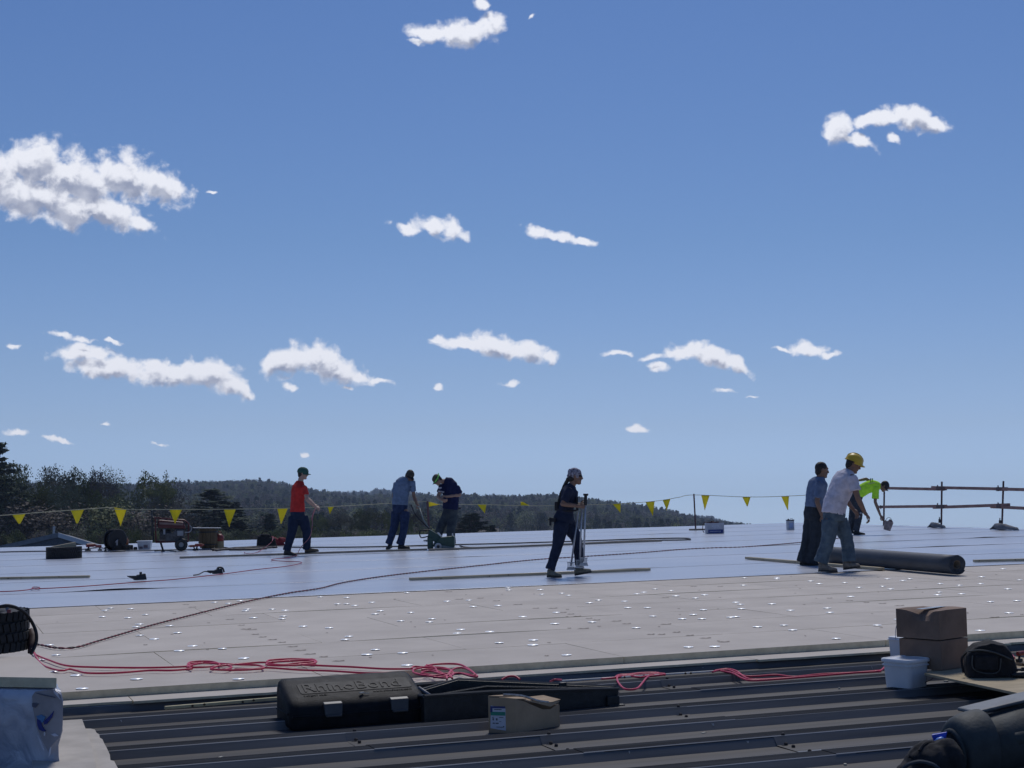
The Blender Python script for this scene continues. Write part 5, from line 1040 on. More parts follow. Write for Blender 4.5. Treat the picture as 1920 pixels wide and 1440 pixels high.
# pennant line
YEL = mat('yellow_pennant', (.80, .70, .03), .6, .05, trans=.5)
def postm(label, px, pyb, pyt, lean=0, r=.022):
    b = hit(px, pyb, .012); t_ = wp(px + lean, pyt, b.y); o = thing('line_post', label, 'post', Matrix.Translation(b), 'posts holding the pennant line'); MB().tube([Vector((0, 0, 0)), t_ - b], r, 8).build('shaft', RST, o); MB().lathe([(0, 0), (.16, 0), (.16, .02), (.03, .035), (0, .035)], 18).build('base', DKM, o); return b.y
y1 = postm('dark pennant post standing at the white carton', 1304.5, 993.5, 926, -3.5); y2 = postm('rusty pennant post behind the green welder', 805.5, 1014, 940, -4, .028)
LN = [(-60, 971, 31), (0, 966.5, 31.5), (205, 951.5, 34.5), (210, 954.5, 34.6), (330, 955.2, 35.3), (480, 954, 36.5), (600, 950.8, 37.5), (735, 943.5, 40), (801.5, 940.5, y2), (830, 946, y2 + .5), (905, 945.8, 42), (975, 948.2, 43), (1060, 947.5, 44), (1150, 944.8, 45), (1225, 940, 45.8), (1270, 933, 46.4), (1301, 928, y1), (1400, 931.8, y1 - 2), (1480, 930, y1 - 4), (1530, 926, y1 - 5), (1600, 912, y1 - 6), (1640, 905, y1 - 7)]
LNp = [wp(*q_) for q_ in LN]; lo = LNp[0]; LS = cr_spline(LNp, 6)
line = thing('pennant_line', 'yellow pennant warning line strung across the far roof', 'pennant line', Matrix.Translation(lo)); MB().tube([p - lo for p in LS], .008, 5).build('rope', mat('pale_rope', (.38, .36, .24), .8), line)
def on_line(px):
    for a, b in zip(LS[:-1], LS[1:]):
        pa_, pb_ = 960 + a.x / a.y * FPX, 960 + b.x / b.y * FPX
        if pa_ <= px <= pb_: t = (px - pa_) / (pb_ - pa_ + 1e-9); return a.lerp(b, t)
    return LS[-1]
for px, w_, tipdx, ylen, bl in [(38.5, 25, -2, 22, .35), (147.5, 25, -2, 27, .12), (227.5, 24, -1.5, 33, 0), (331.5, 24, 0, 26, 0), (432.5, 23, 0, 33, 0), (531, 20, -3, 29, 0), (621, 12, -1, 14, 0), (815, 22, -10, 7, 0), (903.5, 17, 6, 17, 0), (985, 17, -9, -9, .4), (1155.5, 15, 7, 17, 0), (1218, 17, 5, 27, 0), (1249, 14.5, 0, 21, 0), (1322, 15.5, -.5, 28, 0), (1398.5, 15.5, 2, 20, .25), (1471, 14.5, 6, 26, 0)]:
    a, b = on_line(px - w_ / 2), on_line(px + w_ / 2); c = (a + b) / 2; s = c.y / FPX; tip = c + Vector((tipdx * s, .06 + .08 * math.sin(px), -ylen * s)); mb = MB(); nr = 6; rings = []
    for i in range(nr + 1):
        t = i / nr * (1 - bl * .5); l_, r_ = a.lerp(tip, t), b.lerp(tip, t); row = []
        for j in range(5): p = l_.lerp(r_, j / 4); row.append(p + Vector((0, .05 * math.sin(j * 1.3 + px) * (i / nr), 0)) - lo)
        rings.append(row)
    o = mb.ring_loft(rings, closed=False, capped=False).build('pennant', YEL, line, smooth=True); q = o.modifiers.new('s', 'SOLIDIFY'); q.thickness = .003
    
# ------------------------------------------------------------------ hoses and cables
PINK = mat('red_air_hose', (.60, .02, .07), .45, .12, 8); DRED = mat('dark_red_cord', (.24, .02, .035), .55); BCB = mat('black_cable', (.012, .012, .015), .6)
def hose(label, polys, m, r, nn, name='air_hose', cat='hose', grp=None, sub=6):
    mb = MB(); o0 = hit(*polys[0][0][:2], nn)
    for pl_ in polys:
        pts = [hit(p[0], p[1], nn + (p[2] if len(p) > 2 else 0)) - o0 for p in pl_]; mb.tube(cr_spline(pts, sub), r, 8)
    o = mb.build(name, m, smooth=True); o.location = o0; return tag(o, label, cat, grp)
hose('thin red cord snaking over the left membrane to the hand of the man in red', [[(-20, 1110), (30, 1108), (57, 1105), (62, 1101), (74, 1101.5), (70, 1104.5), (60, 1103.5), (80, 1103.5), (160, 1099), (270, 1090.5), (330, 1086), (420, 1076), (480, 1068), (535, 1062), (563, 1056.5), (562, 1053.5), (535, 1052.5), (510, 1050.5), (515, 1048), (538, 1046), (556, 1041)]], mat('thin_red_cord', (.34, .02, .05), .5), .0075, .03, 'cord', 'cord')
mb = MB(); h0 = RED_HANDS[0]; o0 = hit(558, 1038, .03); mb.tube(cr_spline([Vector((0, 0, 0)), wp(565, 1025, 32.4) - o0, wp(580, 1008, 32.3) - o0, wp(585, 990, 32.3) - o0, wp(586, 970, 32.4) - o0, h0 - o0], 6), .0075, 6); mb.tube(cr_spline([h0 - o0, wp(588, 962, 32.5) - o0, wp(584, 975, 32.5) - o0, wp(587, 962, 32.6) - o0, h0 - o0], 5), .008, 6)
o = mb.build('cord', mat('pale_red_cord', (.38, .14, .16), .5), smooth=True); o.location = o0; tag(o, 'thin red cord hanging from the hand of the man in red', 'cord')
hose('thin red cord looping in front of the black tool bag', [[(458, 1035), (462, 1038), (478, 1037), (490, 1031), (500, 1024, .1), (510, 1015, .3), (512, 1006, .3)]], mat('thin_red_cord', (.34, .02, .05), .5), .007, .03, 'cord', 'cord')
hose('pair of black hoses running right behind the people to a loop', [[(540, 1026), (640, 1026), (735, 1024.5), (800, 1022.5), (860, 1021), (960, 1018.5), (1100, 1014), (1200, 1010.5), (1270, 1009), (1294, 1010.3), (1280, 1012.4), (1200, 1013.5), (1080, 1019), (960, 1024), (880, 1026.5), (862, 1022)]], BCB, .016, .03, 'black_hose', 'hose')
hose('heap of dark cables left of the black tool bag', [[(398, 1031.5), (440, 1029.5), (470, 1027), (520, 1026)], [(405, 1032), (430, 1028), (455, 1026.5), (500, 1028), (470, 1030), (430, 1031)], [(420, 1026.5), (450, 1030), (500, 1027), (516, 1025), (480, 1025), (440, 1027.5)], [(395, 1030), (420, 1029), (460, 1030.5), (490, 1029), (470, 1027.5), (430, 1029.5)]], mat('dark_cable', (.02, .012, .016), .6), .02, .03, 'cable_heap', 'cable')
hose('black cable lying left of the far flat tyre', [[(-30, 1036), (30, 1034.5), (88, 1033.5)]], BCB, .014, .03, 'cable', 'cable')
hose('tangle of black cable between the tyre and the cable reel', [[(152, 1030), (165, 1029), (185, 1026), (200, 1030), (212, 1034), (235, 1033)], [(290, 1033), (310, 1032), (330, 1034)]], BCB, .014, .03, 'cable', 'cable')
# twisted cord from the near tyre over the boards and far across the membrane
pts = [huv(*p, .018) for p in [(66, 1208), (80, 1210), (100, 1214), (125, 1215.5), (150, 1212), (180, 1203), (240, 1185), (300, 1168), (360, 1153), (420, 1138), (480, 1124), (540, 1112), (600, 1103), (640, 1093), (700, 1083), (780, 1073), (860, 1064.5), (920, 1058), (960, 1053.5), (1020, 1048), (1100, 1043), (1190, 1037), (1280, 1030), (1340, 1027), (1400, 1025), (1500, 1017), (1560, 1010), (1600, 1009)]]
sp_ = cr_spline(pts, 26); mb1, mb2 = MB(), MB(); ac = 0; A_, B_ = [], []
for i, p in enumerate(sp_):
    if i: ac += (p - sp_[i - 1]).length
    a = ac * 2 * math.pi / .16
    if True: side = Vector((0, 1, 0)); A_.append(p + side * .009 * math.cos(a) + Vector((0, 0, .009 * math.sin(a)))); B_.append(p - side * .009 * math.cos(a) - Vector((0, 0, .009 * math.sin(a))))
# resample evenly so the twist keeps its pitch
def resamp(ps, step):
    out = [ps[0]]; acc_ = 0
    for a, b in zip(ps[:-1], ps[1:]):
        L_ = (b - a).length
        while acc_ + L_ >= step:
            t = (step - acc_) / L_; a = a.lerp(b, t); out.append(a); L_ = (b - a).length; acc_ = 0
        acc_ += L_
    return out
ev = resamp(sp_, .03); A_, B_ = [], []
for i, p in enumerate(ev):
    a = i * .03 * 2 * math.pi / .2; A_.append(p + Vector((0, .0062 * math.cos(a), .0062 * math.sin(a)))); B_.append(p - Vector((0, .0062 * math.cos(a), .0062 * math.sin(a))))
o = thing('twisted_cord', 'long twisted dark red and black cord from the near tyre across boards and membrane', 'cord', ROOF.copy())
MB().tube(A_, .0055, 5).build('strand', mat('dark_cord', (.03, .015, .02), .6), o, smooth=True); MB().tube(B_, .0055, 5).build('strand', DRED, o, smooth=True)
# red air hose coils on the boards and on the steel deck
hose('bright red air hose running from the near tyre into flat coils on the boards', [[(62, 1222), (68, 1228), (90, 1237), (125, 1248), (180, 1251), (260, 1252), (320, 1251), (360, 1249)],
  [(64, 1224), (70, 1236), (82, 1248), (105, 1256), (120, 1257), (130, 1254.5), (142, 1257), (165, 1262), (220, 1261.5), (280, 1257), (320, 1257), (360, 1254)],
  [(360, 1254), (352, 1248), (356, 1242), (375, 1240), (400, 1241), (412, 1247), (395, 1254), (420, 1256), (434, 1252), (428, 1248), (400, 1244), (380, 1243), (360, 1247), (352, 1251), (380, 1251), (430, 1247), (470, 1243), (500, 1242)],
  [(360, 1249), (355, 1245), (372, 1243), (400, 1243.5), (440, 1246), (480, 1247), (494, 1251), (486, 1254.5), (440, 1255)],
  [(395, 1255), (430, 1256.5), (470, 1255.5), (500, 1252), (560, 1256), (620, 1258), (690, 1262), (740, 1261)],
  [(500, 1242), (505, 1238), (530, 1236), (560, 1235.5), (588, 1238), (592, 1242), (570, 1246), (530, 1248), (503, 1247), (502, 1243), (530, 1240), (580, 1238.5), (590, 1244), (560, 1246), (600, 1248), (660, 1250.5), (720, 1254), (772, 1254)],
  [(505, 1245), (530, 1246.5), (560, 1243), (590, 1240), (585, 1236.5), (550, 1237.5), (510, 1242)]], PINK, .0078, .022, grp='red air hose coils')
hose('tangled heap of red air hose beyond the black open case', [[(772, 1254), (776, 1250), (792, 1251), (815, 1253), (842, 1256), (850, 1264), (835, 1271), (808, 1268), (779, 1263), (775, 1256), (790, 1252)],
  [(815, 1260), (838, 1266), (860, 1262), (890, 1266), (878, 1254), (862, 1246), (838, 1244.5), (812, 1246), (798, 1250), (830, 1252), (846, 1258), (834, 1268), (812, 1270)],
  [(848, 1272), (842, 1262), (852, 1254), (866, 1252), (880, 1257), (895, 1268), (884, 1268), (860, 1262), (830, 1263), (806, 1258), (790, 1262), (812, 1266)],
  [(800, 1247), (815, 1252), (822, 1262), (836, 1266), (838, 1274)], [(778, 1262), (800, 1267), (830, 1264), (812, 1256), (790, 1256)]], PINK, .0078, .03, grp='red air hose coils')
hose('short arch of red hose showing above the black open case', [[(940, 1275, -.02), (952, 1268.5, .0), (965, 1268, .0), (975, 1274, -.02)], [(1032, 1278, -.03), (1040, 1274.5, .0), (1052, 1275, -.02)]], PINK, .0078, -.04, grp='red air hose coils')
hose('looped bundle of red hose on the steel deck right of the black open case', [[(1128, 1273), (1155, 1270.5), (1185, 1265), (1210, 1262), (1240, 1263), (1246, 1264.5), (1230, 1267), (1215, 1269), (1205, 1280), (1196, 1290), (1183, 1293), (1170, 1291), (1160, 1281), (1157, 1272), (1163, 1267), (1190, 1266), (1225, 1263.5), (1247, 1265.5)],
  [(1153, 1271), (1160, 1266), (1180, 1264.5), (1205, 1262), (1235, 1262), (1216, 1267), (1200, 1270), (1182, 1267.5), (1168, 1267.5)]], PINK, .0078, NC + .01, grp='red air hose coils')
hose('long red hose lying in the deck valleys left of the white buckets', [[(1336, 1260), (1350, 1256.5), (1368, 1257), (1385, 1264), (1400, 1268), (1425, 1267.5), (1455, 1265.5), (1490, 1269), (1540, 1264), (1600, 1261.5), (1652, 1259)], [(1340, 1257.5), (1362, 1254.5), (1380, 1258), (1395, 1269), (1410, 1274), (1440, 1273.5), (1500, 1270), (1560, 1265), (1652, 1257.5)], [(1352, 1258), (1375, 1263), (1392, 1272), (1412, 1276), (1470, 1272.5), (1510, 1269)]], PINK, .0078, NC + .01, grp='red air hose coils')
# ------------------------------------------------------------------ foreground things on the steel deck
def roofM(p3, yaw=0.0): return ROOF @ Matrix.Translation(p3) @ Matrix.Rotation(yaw, 4, 'Z')
def text_mesh(body, size, extrude, name, m, parent, M):
    c = bpy.data.curves.new(name, 'FONT'); c.body = body; c.size = size; c.extrude = extrude; c.align_x = 'LEFT'; c.resolution_u = 2; c.bevel_depth = 0; c.offset = .0
    t = bpy.data.objects.new(name, c); COL.objects.link(t); dg = bpy.context.evaluated_depsgraph_get(); me = bpy.data.meshes.new_from_object(t.evaluated_get(dg)); me.name = name
    bpy.data.objects.remove(t); o = bpy.data.objects.new(name, me); me.materials.clear(); me.materials.append(m); COL.objects.link(o); o.parent = parent; o.matrix_local = M; return o
CASE = mat('moulded_black_plastic', (.007, .0085, .0115), .6, .35, 14, bump=.35, bscale=160, spec=.18)
a, b = huv(544, 1372, NP), huv(799, 1352, NP); CLn = b.x - a.x
cs = thing('tool_case', 'black moulded plastic case with RhinoBond lettering lying on the steel deck', 'tool case', roofM(Vector((a.x, a.y, NP)), math.atan2(b.y - a.y, b.x - a.x)))
D_, HF, HB = .40, .165, .285
def case_prof(x, inset, z0, z1f, z1b):
    pts = [(.0, z0), (.0, z1f * .72), (.012, z1f * .9), (.05, z1f + .012), (.10, z1f + .035), (D_ - .09, z1b - .012), (D_ - .04, z1b), (D_ - .008, z1b - .03), (D_, z1b * .8), (D_, z0)]
    cx, cz = D_ / 2, .12; return [Vector((x, cx + (p - cx) * inset, cz + (q_ - cz) * inset)) for p, q_ in pts]
rg = [case_prof(0.0, .80, 0, HF, HB), case_prof(.008, .90, 0, HF, HB), case_prof(.03, .985, 0, HF, HB), case_prof(.07, 1, 0, HF, HB), case_prof(CLn - .07, 1, 0, HF, HB), case_prof(CLn - .03, .985, 0, HF, HB), case_prof(CLn - .008, .9, 0, HF, HB), case_prof(CLn, .80, 0, HF, HB)]
MB().ring_loft(rg).build('shell', CASE, cs, smooth=True, bevel=.006)
sl = (HB - .012 - HF - .035) / (D_ - .19); an = math.atan(sl); TM = Matrix.Translation((0, .10, HF + .035)) @ Matrix.Rotation(an, 4, 'X')
pl_ = MB(); px0, px1, py0, py1 = .10, CLn - .05, .02, .165
poly = []
for cx, cy, a0 in ((px1 - .02, py1 - .02, 0), (px0 + .02, py1 - .02, 90), (px0 + .02, py0 + .02, 180), (px1 - .02, py0 + .02, 270)):
    for i in range(5): w = math.radians(a0 + i * 22.5); poly.append((cx + .02 * math.cos(w), cy + .02 * math.sin(w)))
pl_.prism(poly, -.004, .003); o = pl_.build('name_plate', mat('raised_plate', (.010, .012, .0155), .6, .25, 14, bump=.3, bscale=150, spec=.25), cs, bevel=.002); o.matrix_local = TM
text_mesh('RhinoBond', .158, .0028, 'embossed_name', mat('letter_black', (.006, .007, .009), .7, .2, 20), cs, TM @ Matrix.Translation((px0 + .02, py0 + .022, .004)) @ Matrix.Diagonal((1.0 * (px1 - px0 - .05) / .745, 1, 1, 1)))
lm = mat('letter_black', (.010, .011, .014), .45)
text_mesh('PATENT INC.', .026, .002, 'embossed_small_print', lm, cs, TM @ Matrix.Translation((px0 + .01, -.012, .0005))); text_mesh('INDUCTION TOOL', .026, .002, 'embossed_small_print', lm, cs, TM @ Matrix.Translation((px0 + .25, -.012, .0005))) if False else None
text_mesh('www.rhinobond.com', .030, .002, 'embossed_small_print', lm, cs, TM @ Matrix.Translation((px1 - .27, -.012, .0005)))
MB().box((CLn / 2, -.004, .085), (CLn * .97, .016, .012)).box((-.002, D_ / 2, .1), (.012, D_ * .8, .012)).build('parting_rim', CASE, cs, bevel=.003)
for x in (CLn * .31, CLn * .80):
    l_ = MB().hull8([(x - .055, -.02, .085), (x + .055, -.02, .085), (x + .055, .01, .085), (x - .055, .01, .085)], [(x - .06, -.012, .155), (x + .06, -.012, .155), (x + .06, .02, .165), (x - .06, .02, .165)]).box((x, -.018, .082), (.10, .03, .014)).build('latch', mat('latch_grey', (.05, .055, .065), .45), cs, bevel=.004)
MB().tube([(CLn - .01, .12, .2), (CLn + .055, .08, .15), (CLn + .07, .06, .11), (CLn + .04, .05, .07), (CLn - .02, .05, .07)], .011, 8).build('carry_handle', mat('worn_handle', (.16, .17, .2), .5), cs, smooth=True)
MB().box((CLn * .545, .07, HF + .035), (.03, .016, .006), Matrix.Rotation(.4, 3, 'Z')).box((CLn * .58, .065, HF + .03), (.03, .004, .004)).build('paint_chip', mat('chip_white', (.4, .4, .38), .8), cs)

# long open black trough beside it
tk = thing('open_case', 'long black open trough shaped case between the lettered case and the torn carton', 'tool case', roofM(Vector((0, 0, 0))))
def up(px, pyb, pyt, nb): 
    p = hit(px, pyb, nb); q_ = wp(px, pyt, p.y); pb = ruv(p); return pb, (q_ - p).length
(A0, hA), (B0_, hB) = up(796, 1356, 1305, NP), up(1160, 1322, 1291, NP)
A0, B0_ = Vector(A0), Vector(B0_); mid = lambda t: A0.lerp(B0_, t); trb = mat('trough_plastic', (.016, .019, .021), .5, .3, 20, bump=.25, bscale=120)
def wall(p, q_, hp, hq, th_, nm, m_=trb, z0=0.0):
    d = (q_ - p).normalized(); s = Vector((-d.y, d.x, 0)) * th_
    return MB().hull8([p + Vector((0, 0, z0)), q_ + Vector((0, 0, z0)), q_ + s + Vector((0, 0, z0)), p + s + Vector((0, 0, z0))], [p + Vector((0, 0, hp)), q_ + Vector((0, 0, hq)), q_ + s + Vector((0, 0, hq)), p + s + Vector((0, 0, hp))]).build(nm, m_, tk, bevel=.004)
M1 = mid(.33); hM = hA + (hB - hA) * .33 + .012; wdth = .36
Vv = Vector((0, 1, 0)); C1 = A0 + Vv * wdth; C2 = M1 + Vv * (wdth + .02) + Vector((-.1, 0, 0)); C3 = B0_ + Vv * .06
wall(A0, M1, hA, hM, .02, 'front_wall'); wall(M1, B0_, hM, hB, .02, 'front_wall'); wall(B0_, C3, hB, hB, .02, 'end_wall')
wall(C2, C1, hA + .035, hA - .03, .02, 'rear_wall'); wall(C3, C2, hB + .005, hA + .035, .02, 'rear_wall'); wall(C1, A0, hA - .03, hA, .02, 'end_wall')
MB().add([(*A0.xy, NP + .045), (*M1.xy, NP + .045), (*B0_.xy, NP + .045), (*C3.xy, NP + .045), (*C2.xy, NP + .045), (*C1.xy, NP + .045)], [(0, 1, 2, 3, 4, 5)]).build('floor', trb, tk)
rmm = MB(); rim_pts = [A0 + Vector((0, 0, hA)), M1 + Vector((0, 0, hM)), B0_ + Vector((0, 0, hB)), C3 + Vector((0, 0, hB + .005)), C2 + Vector((0, 0, hA + .035)), C1 + Vector((0, 0, hA - .03)), A0 + Vector((0, 0, hA))]
rmm.tube(rim_pts, .012, 6).build('rim', mat('trough_rim', (.035, .04, .044), .45), tk)
sr = MB(); inner = A0 + Vv * .05 + Vector((.03, 0, hA - .015)); e_ = B0_ + Vv * .02 + Vector((-.08, 0, hB)); sr.tube([inner, M1 + Vv * .09 + Vector((0, 0, hM + .02)), e_], .011, 6); sr.build('inner_rib', trb, tk)
MB().box(B0_ + Vector((-.05, -.012, .03)), (.09, .04, .075)).box(B0_ + Vector((-.03, -.02, .0)), (.12, .05, .02)).box(B0_.lerp(C3, 1) + Vector((-.38, 0, hB + .04)), (.05, .03, .04)).build('latch', trb, tk, bevel=.006)

# torn carton with printed label
KR = mat('kraft_card', (.40, .285, .18), .85, .12, 5, bump=.1, bscale=50); KR2 = mat('kraft_card_inside', (.16, .11, .07), .9)
p0, p1 = huv(921, 1374, NP), huv(966, 1373, NP); fc = huv(966, 1373, NP)
pl0, pc0, pr0 = [huv(*q_, NP) for q_ in ((921, 1371.5), (967, 1376), (1060, 1364))]
tc_ = thing('torn_carton', 'torn open brown carton with a white and green label on the steel deck', 'carton', roofM(Vector((pc0.x, pc0.y, NP))))
A_ = Vector((pl0.x - pc0.x, pl0.y - pc0.y, 0)); B_ = Vector((pr0.x - pc0.x, pr0.y - pc0.y, 0)); A_ = Vector((-.135, .105, 0)); B_ = Vector((.345, .14, 0)); hh = .215
def face(nm, pts, m_=KR, th_=.005, par=tc_):
    nrm = (pts[1] - pts[0]).cross(pts[2] - pts[0]).normalized() * th_; k = len(pts); return MB().add([p for p in pts] + [p - nrm for p in pts], [tuple(range(k)), tuple(range(k, 2 * k))[::-1]] + [(i, i + k, (i + 1) % k + k, (i + 1) % k) for i in range(k)]).build(nm, m_, par)
Z_ = Vector((0, 0, 1)); O_ = Vector((0, 0, 0))
face('end_panel', [A_, O_, O_ + Z_ * hh * .97, A_ + Z_ * hh])
face('side_panel', [O_, B_ * 1.0, B_ + Z_ * .125, B_ * .98 + Z_ * .14, B_ * .8 + Z_ * .115, B_ * .62 + Z_ * .12, B_ * .45 + Z_ * .145, B_ * .2 + Z_ * .185, Z_ * hh * .965])
face('far_side_panel', [A_ + B_, A_, A_ + Z_ * hh, A_ + B_ + Z_ * hh * .75]); face('far_end_panel', [B_, A_ + B_, A_ + B_ + Z_ * hh * .75, B_ + Z_ * .13])
face('top_flap', [Z_ * hh * .98, B_ * .25 + Z_ * hh * .93, A_ * .55 + B_ * .4 + Z_ * hh * .98, A_ * .6 + Z_ * (hh + .002), ]); face('top_flap', [A_ * .45 + B_ * .05 + Z_ * (hh + .007), A_ * .4 + B_ * .5 + Z_ * hh * .93, A_ + B_ * .6 + Z_ * hh * .98, A_ + Z_ * (hh + .009)])
face('torn_flap', [B_ * .22 + Z_ * .195, B_ * .5 + Z_ * .165 - A_ * .05, B_ * .78 + Z_ * .135 - A_ * .03, B_ * 1.0 + Z_ * .155, A_ * .5 + B_ * .98 + Z_ * .17, A_ * .5 + B_ * .3 + Z_ * .2]); face('torn_flap', [B_ * .62 + Z_ * .15 - A_ * .02, B_ * 1.03 + Z_ * .165, A_ * .6 + B_ * 1.0 + Z_ * .19, A_ * .6 + B_ * .5 + Z_ * .195], KR)
tp = MB(); tp.tube(cr_spline([A_ * .6 + B_ * .1 + Z_ * (hh + .014), A_ * .35 + B_ * .35 + Z_ * (hh * .99), B_ * .52 + A_ * .05 + Z_ * .178, B_ * .75 + Z_ * .158], 5), .008, 5).build('packing_tape', mat('shiny_tape', (.5, .47, .42), .2, .3, 60), tc_)
e1 = A_.normalized(); nf = e1.cross(Z_); nf = nf if nf.y < 0 or True else -nf
nf = Vector((e1.y, -e1.x, 0)); nf = nf if nf.dot(Vector((-.3, -1, 0))) > 0 else -nf
def lab(s0, s1, z0, z1, nm, m_, off):
    L = A_.length; f_ = lambda s, z: e1 * (L * s) + Z_ * (hh * z) + nf * off
    return MB().hull8([f_(s0, z0), f_(s1, z0), f_(s1, z0) - nf * .002, f_(s0, z0) - nf * .002], [f_(s0, z1), f_(s1, z1), f_(s1, z1) - nf * .002, f_(s0, z1) - nf * .002]).build(nm, m_, lb_) if lb_ is not None else None
lb_ = MB().hull8([e1 * (A_.length * .36) + Z_ * hh * .08 + nf * .003, e1 * (A_.length * .93) + Z_ * hh * .14 + nf * .003, e1 * (A_.length * .93) + Z_ * hh * .14, e1 * (A_.length * .36) + Z_ * hh * .08], [e1 * (A_.length * .36) + Z_ * hh * .70 + nf * .003, e1 * (A_.length * .90) + Z_ * hh * .77 + nf * .003, e1 * (A_.length * .90) + Z_ * hh * .77, e1 * (A_.length * .36) + Z_ * hh * .70]).build('label', mat('label_white', (.55, .56, .62), .6, .03), tc_)
lab(.37, .92, .70, .755, 'blue_header', mat('label_blue', (.03, .04, .16), .6), .0045); lab(.84, .92, .58, .71, 'blue_header', mat('label_blue', (.03, .04, .16), .6), .0045); lab(.37, .91, .50, .60, 'green_band', mat('label_green', (.02, .22, .15), .6), .0045)
prn = mat('label_print', (.06, .06, .07), .7)
for s0, s1, z0, z1 in ((.50, .78, .655, .675), (.80, .84, .36, .42), (.66, .71, .36, .42), (.76, .84, .27, .295), (.62, .73, .27, .295), (.44, .70, .17, .185), (.41, .46, .19, .21), (.80, .86, .44, .455), (.44, .60, .44, .455), (.52, .60, .33, .34)): lab(s0, s1, z0, z1, 'label_print', prn, .0048)

# white square buckets
WP = mat('white_bucket_plastic', (.76, .75, .76), .4, .04, 6)
def rsq(r_, z, rc=.35, k=6):
    out = []
    for q_ in range(4):
        for i in range(k):
            w = math.radians(q_ * 90 + i * 90 / (k - 1)); cx, cy = [(1, 1), (-1, 1), (-1, -1), (1, -1)][q_]; out.append(Vector((r_ * ((1 - rc) * cx + rc * math.cos(w)), r_ * ((1 - rc) * cy + rc * math.sin(w)), z)))
    return out
def bucket(p3, yaw, label, h=.24, r_=.125, lid=True, bail='down'):
    o = thing('square_bucket', label, 'bucket', roofM(p3, yaw), 'white square buckets'); mb = MB(); rg = [rsq(r_ * .86, 0), rsq(r_ * .88, .004), rsq(r_ * .985, h * .80), rsq(r_ * 1.0, h * .80), rsq(r_ * 1.06, h * .80), rsq(r_ * 1.06, h * .83), rsq(r_ * .995, h * .835), rsq(r_ * 1.0, h * .90)]
    mb.ring_loft(rg).build('body', WP, o, smooth=False, bevel=.001)
    if lid: MB().ring_loft([rsq(r_ * 1.05, h * .90), rsq(r_ * 1.10, h * .905), rsq(r_ * 1.10, h * .965), rsq(r_ * 1.06, h), rsq(r_ * .98, h), rsq(r_ * .96, h * .985)]).build('lid', mat('white_lid', (.8, .8, .81), .35, .03), o, bevel=.002)
    bl = MB(); z = h * .83
    if bail == 'down': bl.tube(cr_spline([(r_ * 1.08, -r_ * .2, z), (r_ * 1.16, -r_ * .9, z - .03), (r_ * .9, -r_ * 1.25, z * .55), (r_ * .2, -r_ * 1.2, z * .42)][:4], 5), .0028, 6)
    else: bl.tube(cr_spline([(-r_, 0, z), (-r_ * .9, 0, z + .10), (-r_ * .3, 0, z + .17), (r_ * .3, 0, z + .165), (r_ * .9, 0, z + .09), (r_, 0, z)], 5), .003, 6).tube([(-r_ * .45, 0, z + .165), (r_ * .35, 0, z + .165)], .011, 8)
    bl.build('bail_handle', DKM if bail == 'down' else mat('pale_grip', (.4, .4, .42), .5), o, smooth=True); return o
bucket(huv(1700, 1300, NP), math.radians(38 - 20.5), 'white square bucket with lid in front of the two stacked cartons', .245, .118)
bucket(huv(1699, 1243, NP), math.radians(30 - 20.5), 'white square bucket with raised handle half hidden behind the stacked cartons', .235, .105, False, 'up')
# plywood on lumber, cartons, bag, tools
PLY = mat('plywood_face', (.40, .32, .20), .8, .16, 2.2, stretch=(1, 6, 1), bump=.08); PN = .035
q4 = [huv(*p, PN) for p in ((1733, 1262), (2010, 1321), (2110, 1262), (1846, 1222))]
M = ROOF @ Matrix.Translation((q4[0].x, q4[0].y, 0)); o = thing('plywood_sheet', 'sheet of plywood carrying the stacked cartons and the black bag', 'plywood', M)
MB().prism([(q_.x - q4[0].x, q_.y - q4[0].y) for q_ in q4], PN - .016, PN).build('panel', PLY, o, bevel=.001)
for t in (.35, .8):
    p, q_ = q4[0].lerp(q4[3], t) - q4[0], q4[1].lerp(q4[2], t) - q4[0]; p, q_ = p.lerp(q_, .5), p.lerp(q_, .95); p.z = q_.z = 0; d = (q_ - p).normalized(); s = Vector((-d.y, d.x, 0)) * .045; z0, z1 = Vector((0, 0, NC + .001)), Vector((0, 0, PN - .017))
    MB().hull8([p - s + z0, q_ - s + z0, q_ + s + z0, p + s + z0], [p - s + z1, q_ - s + z1, q_ + s + z1, p + s + z1]).build('bearer', WOOD2, o)
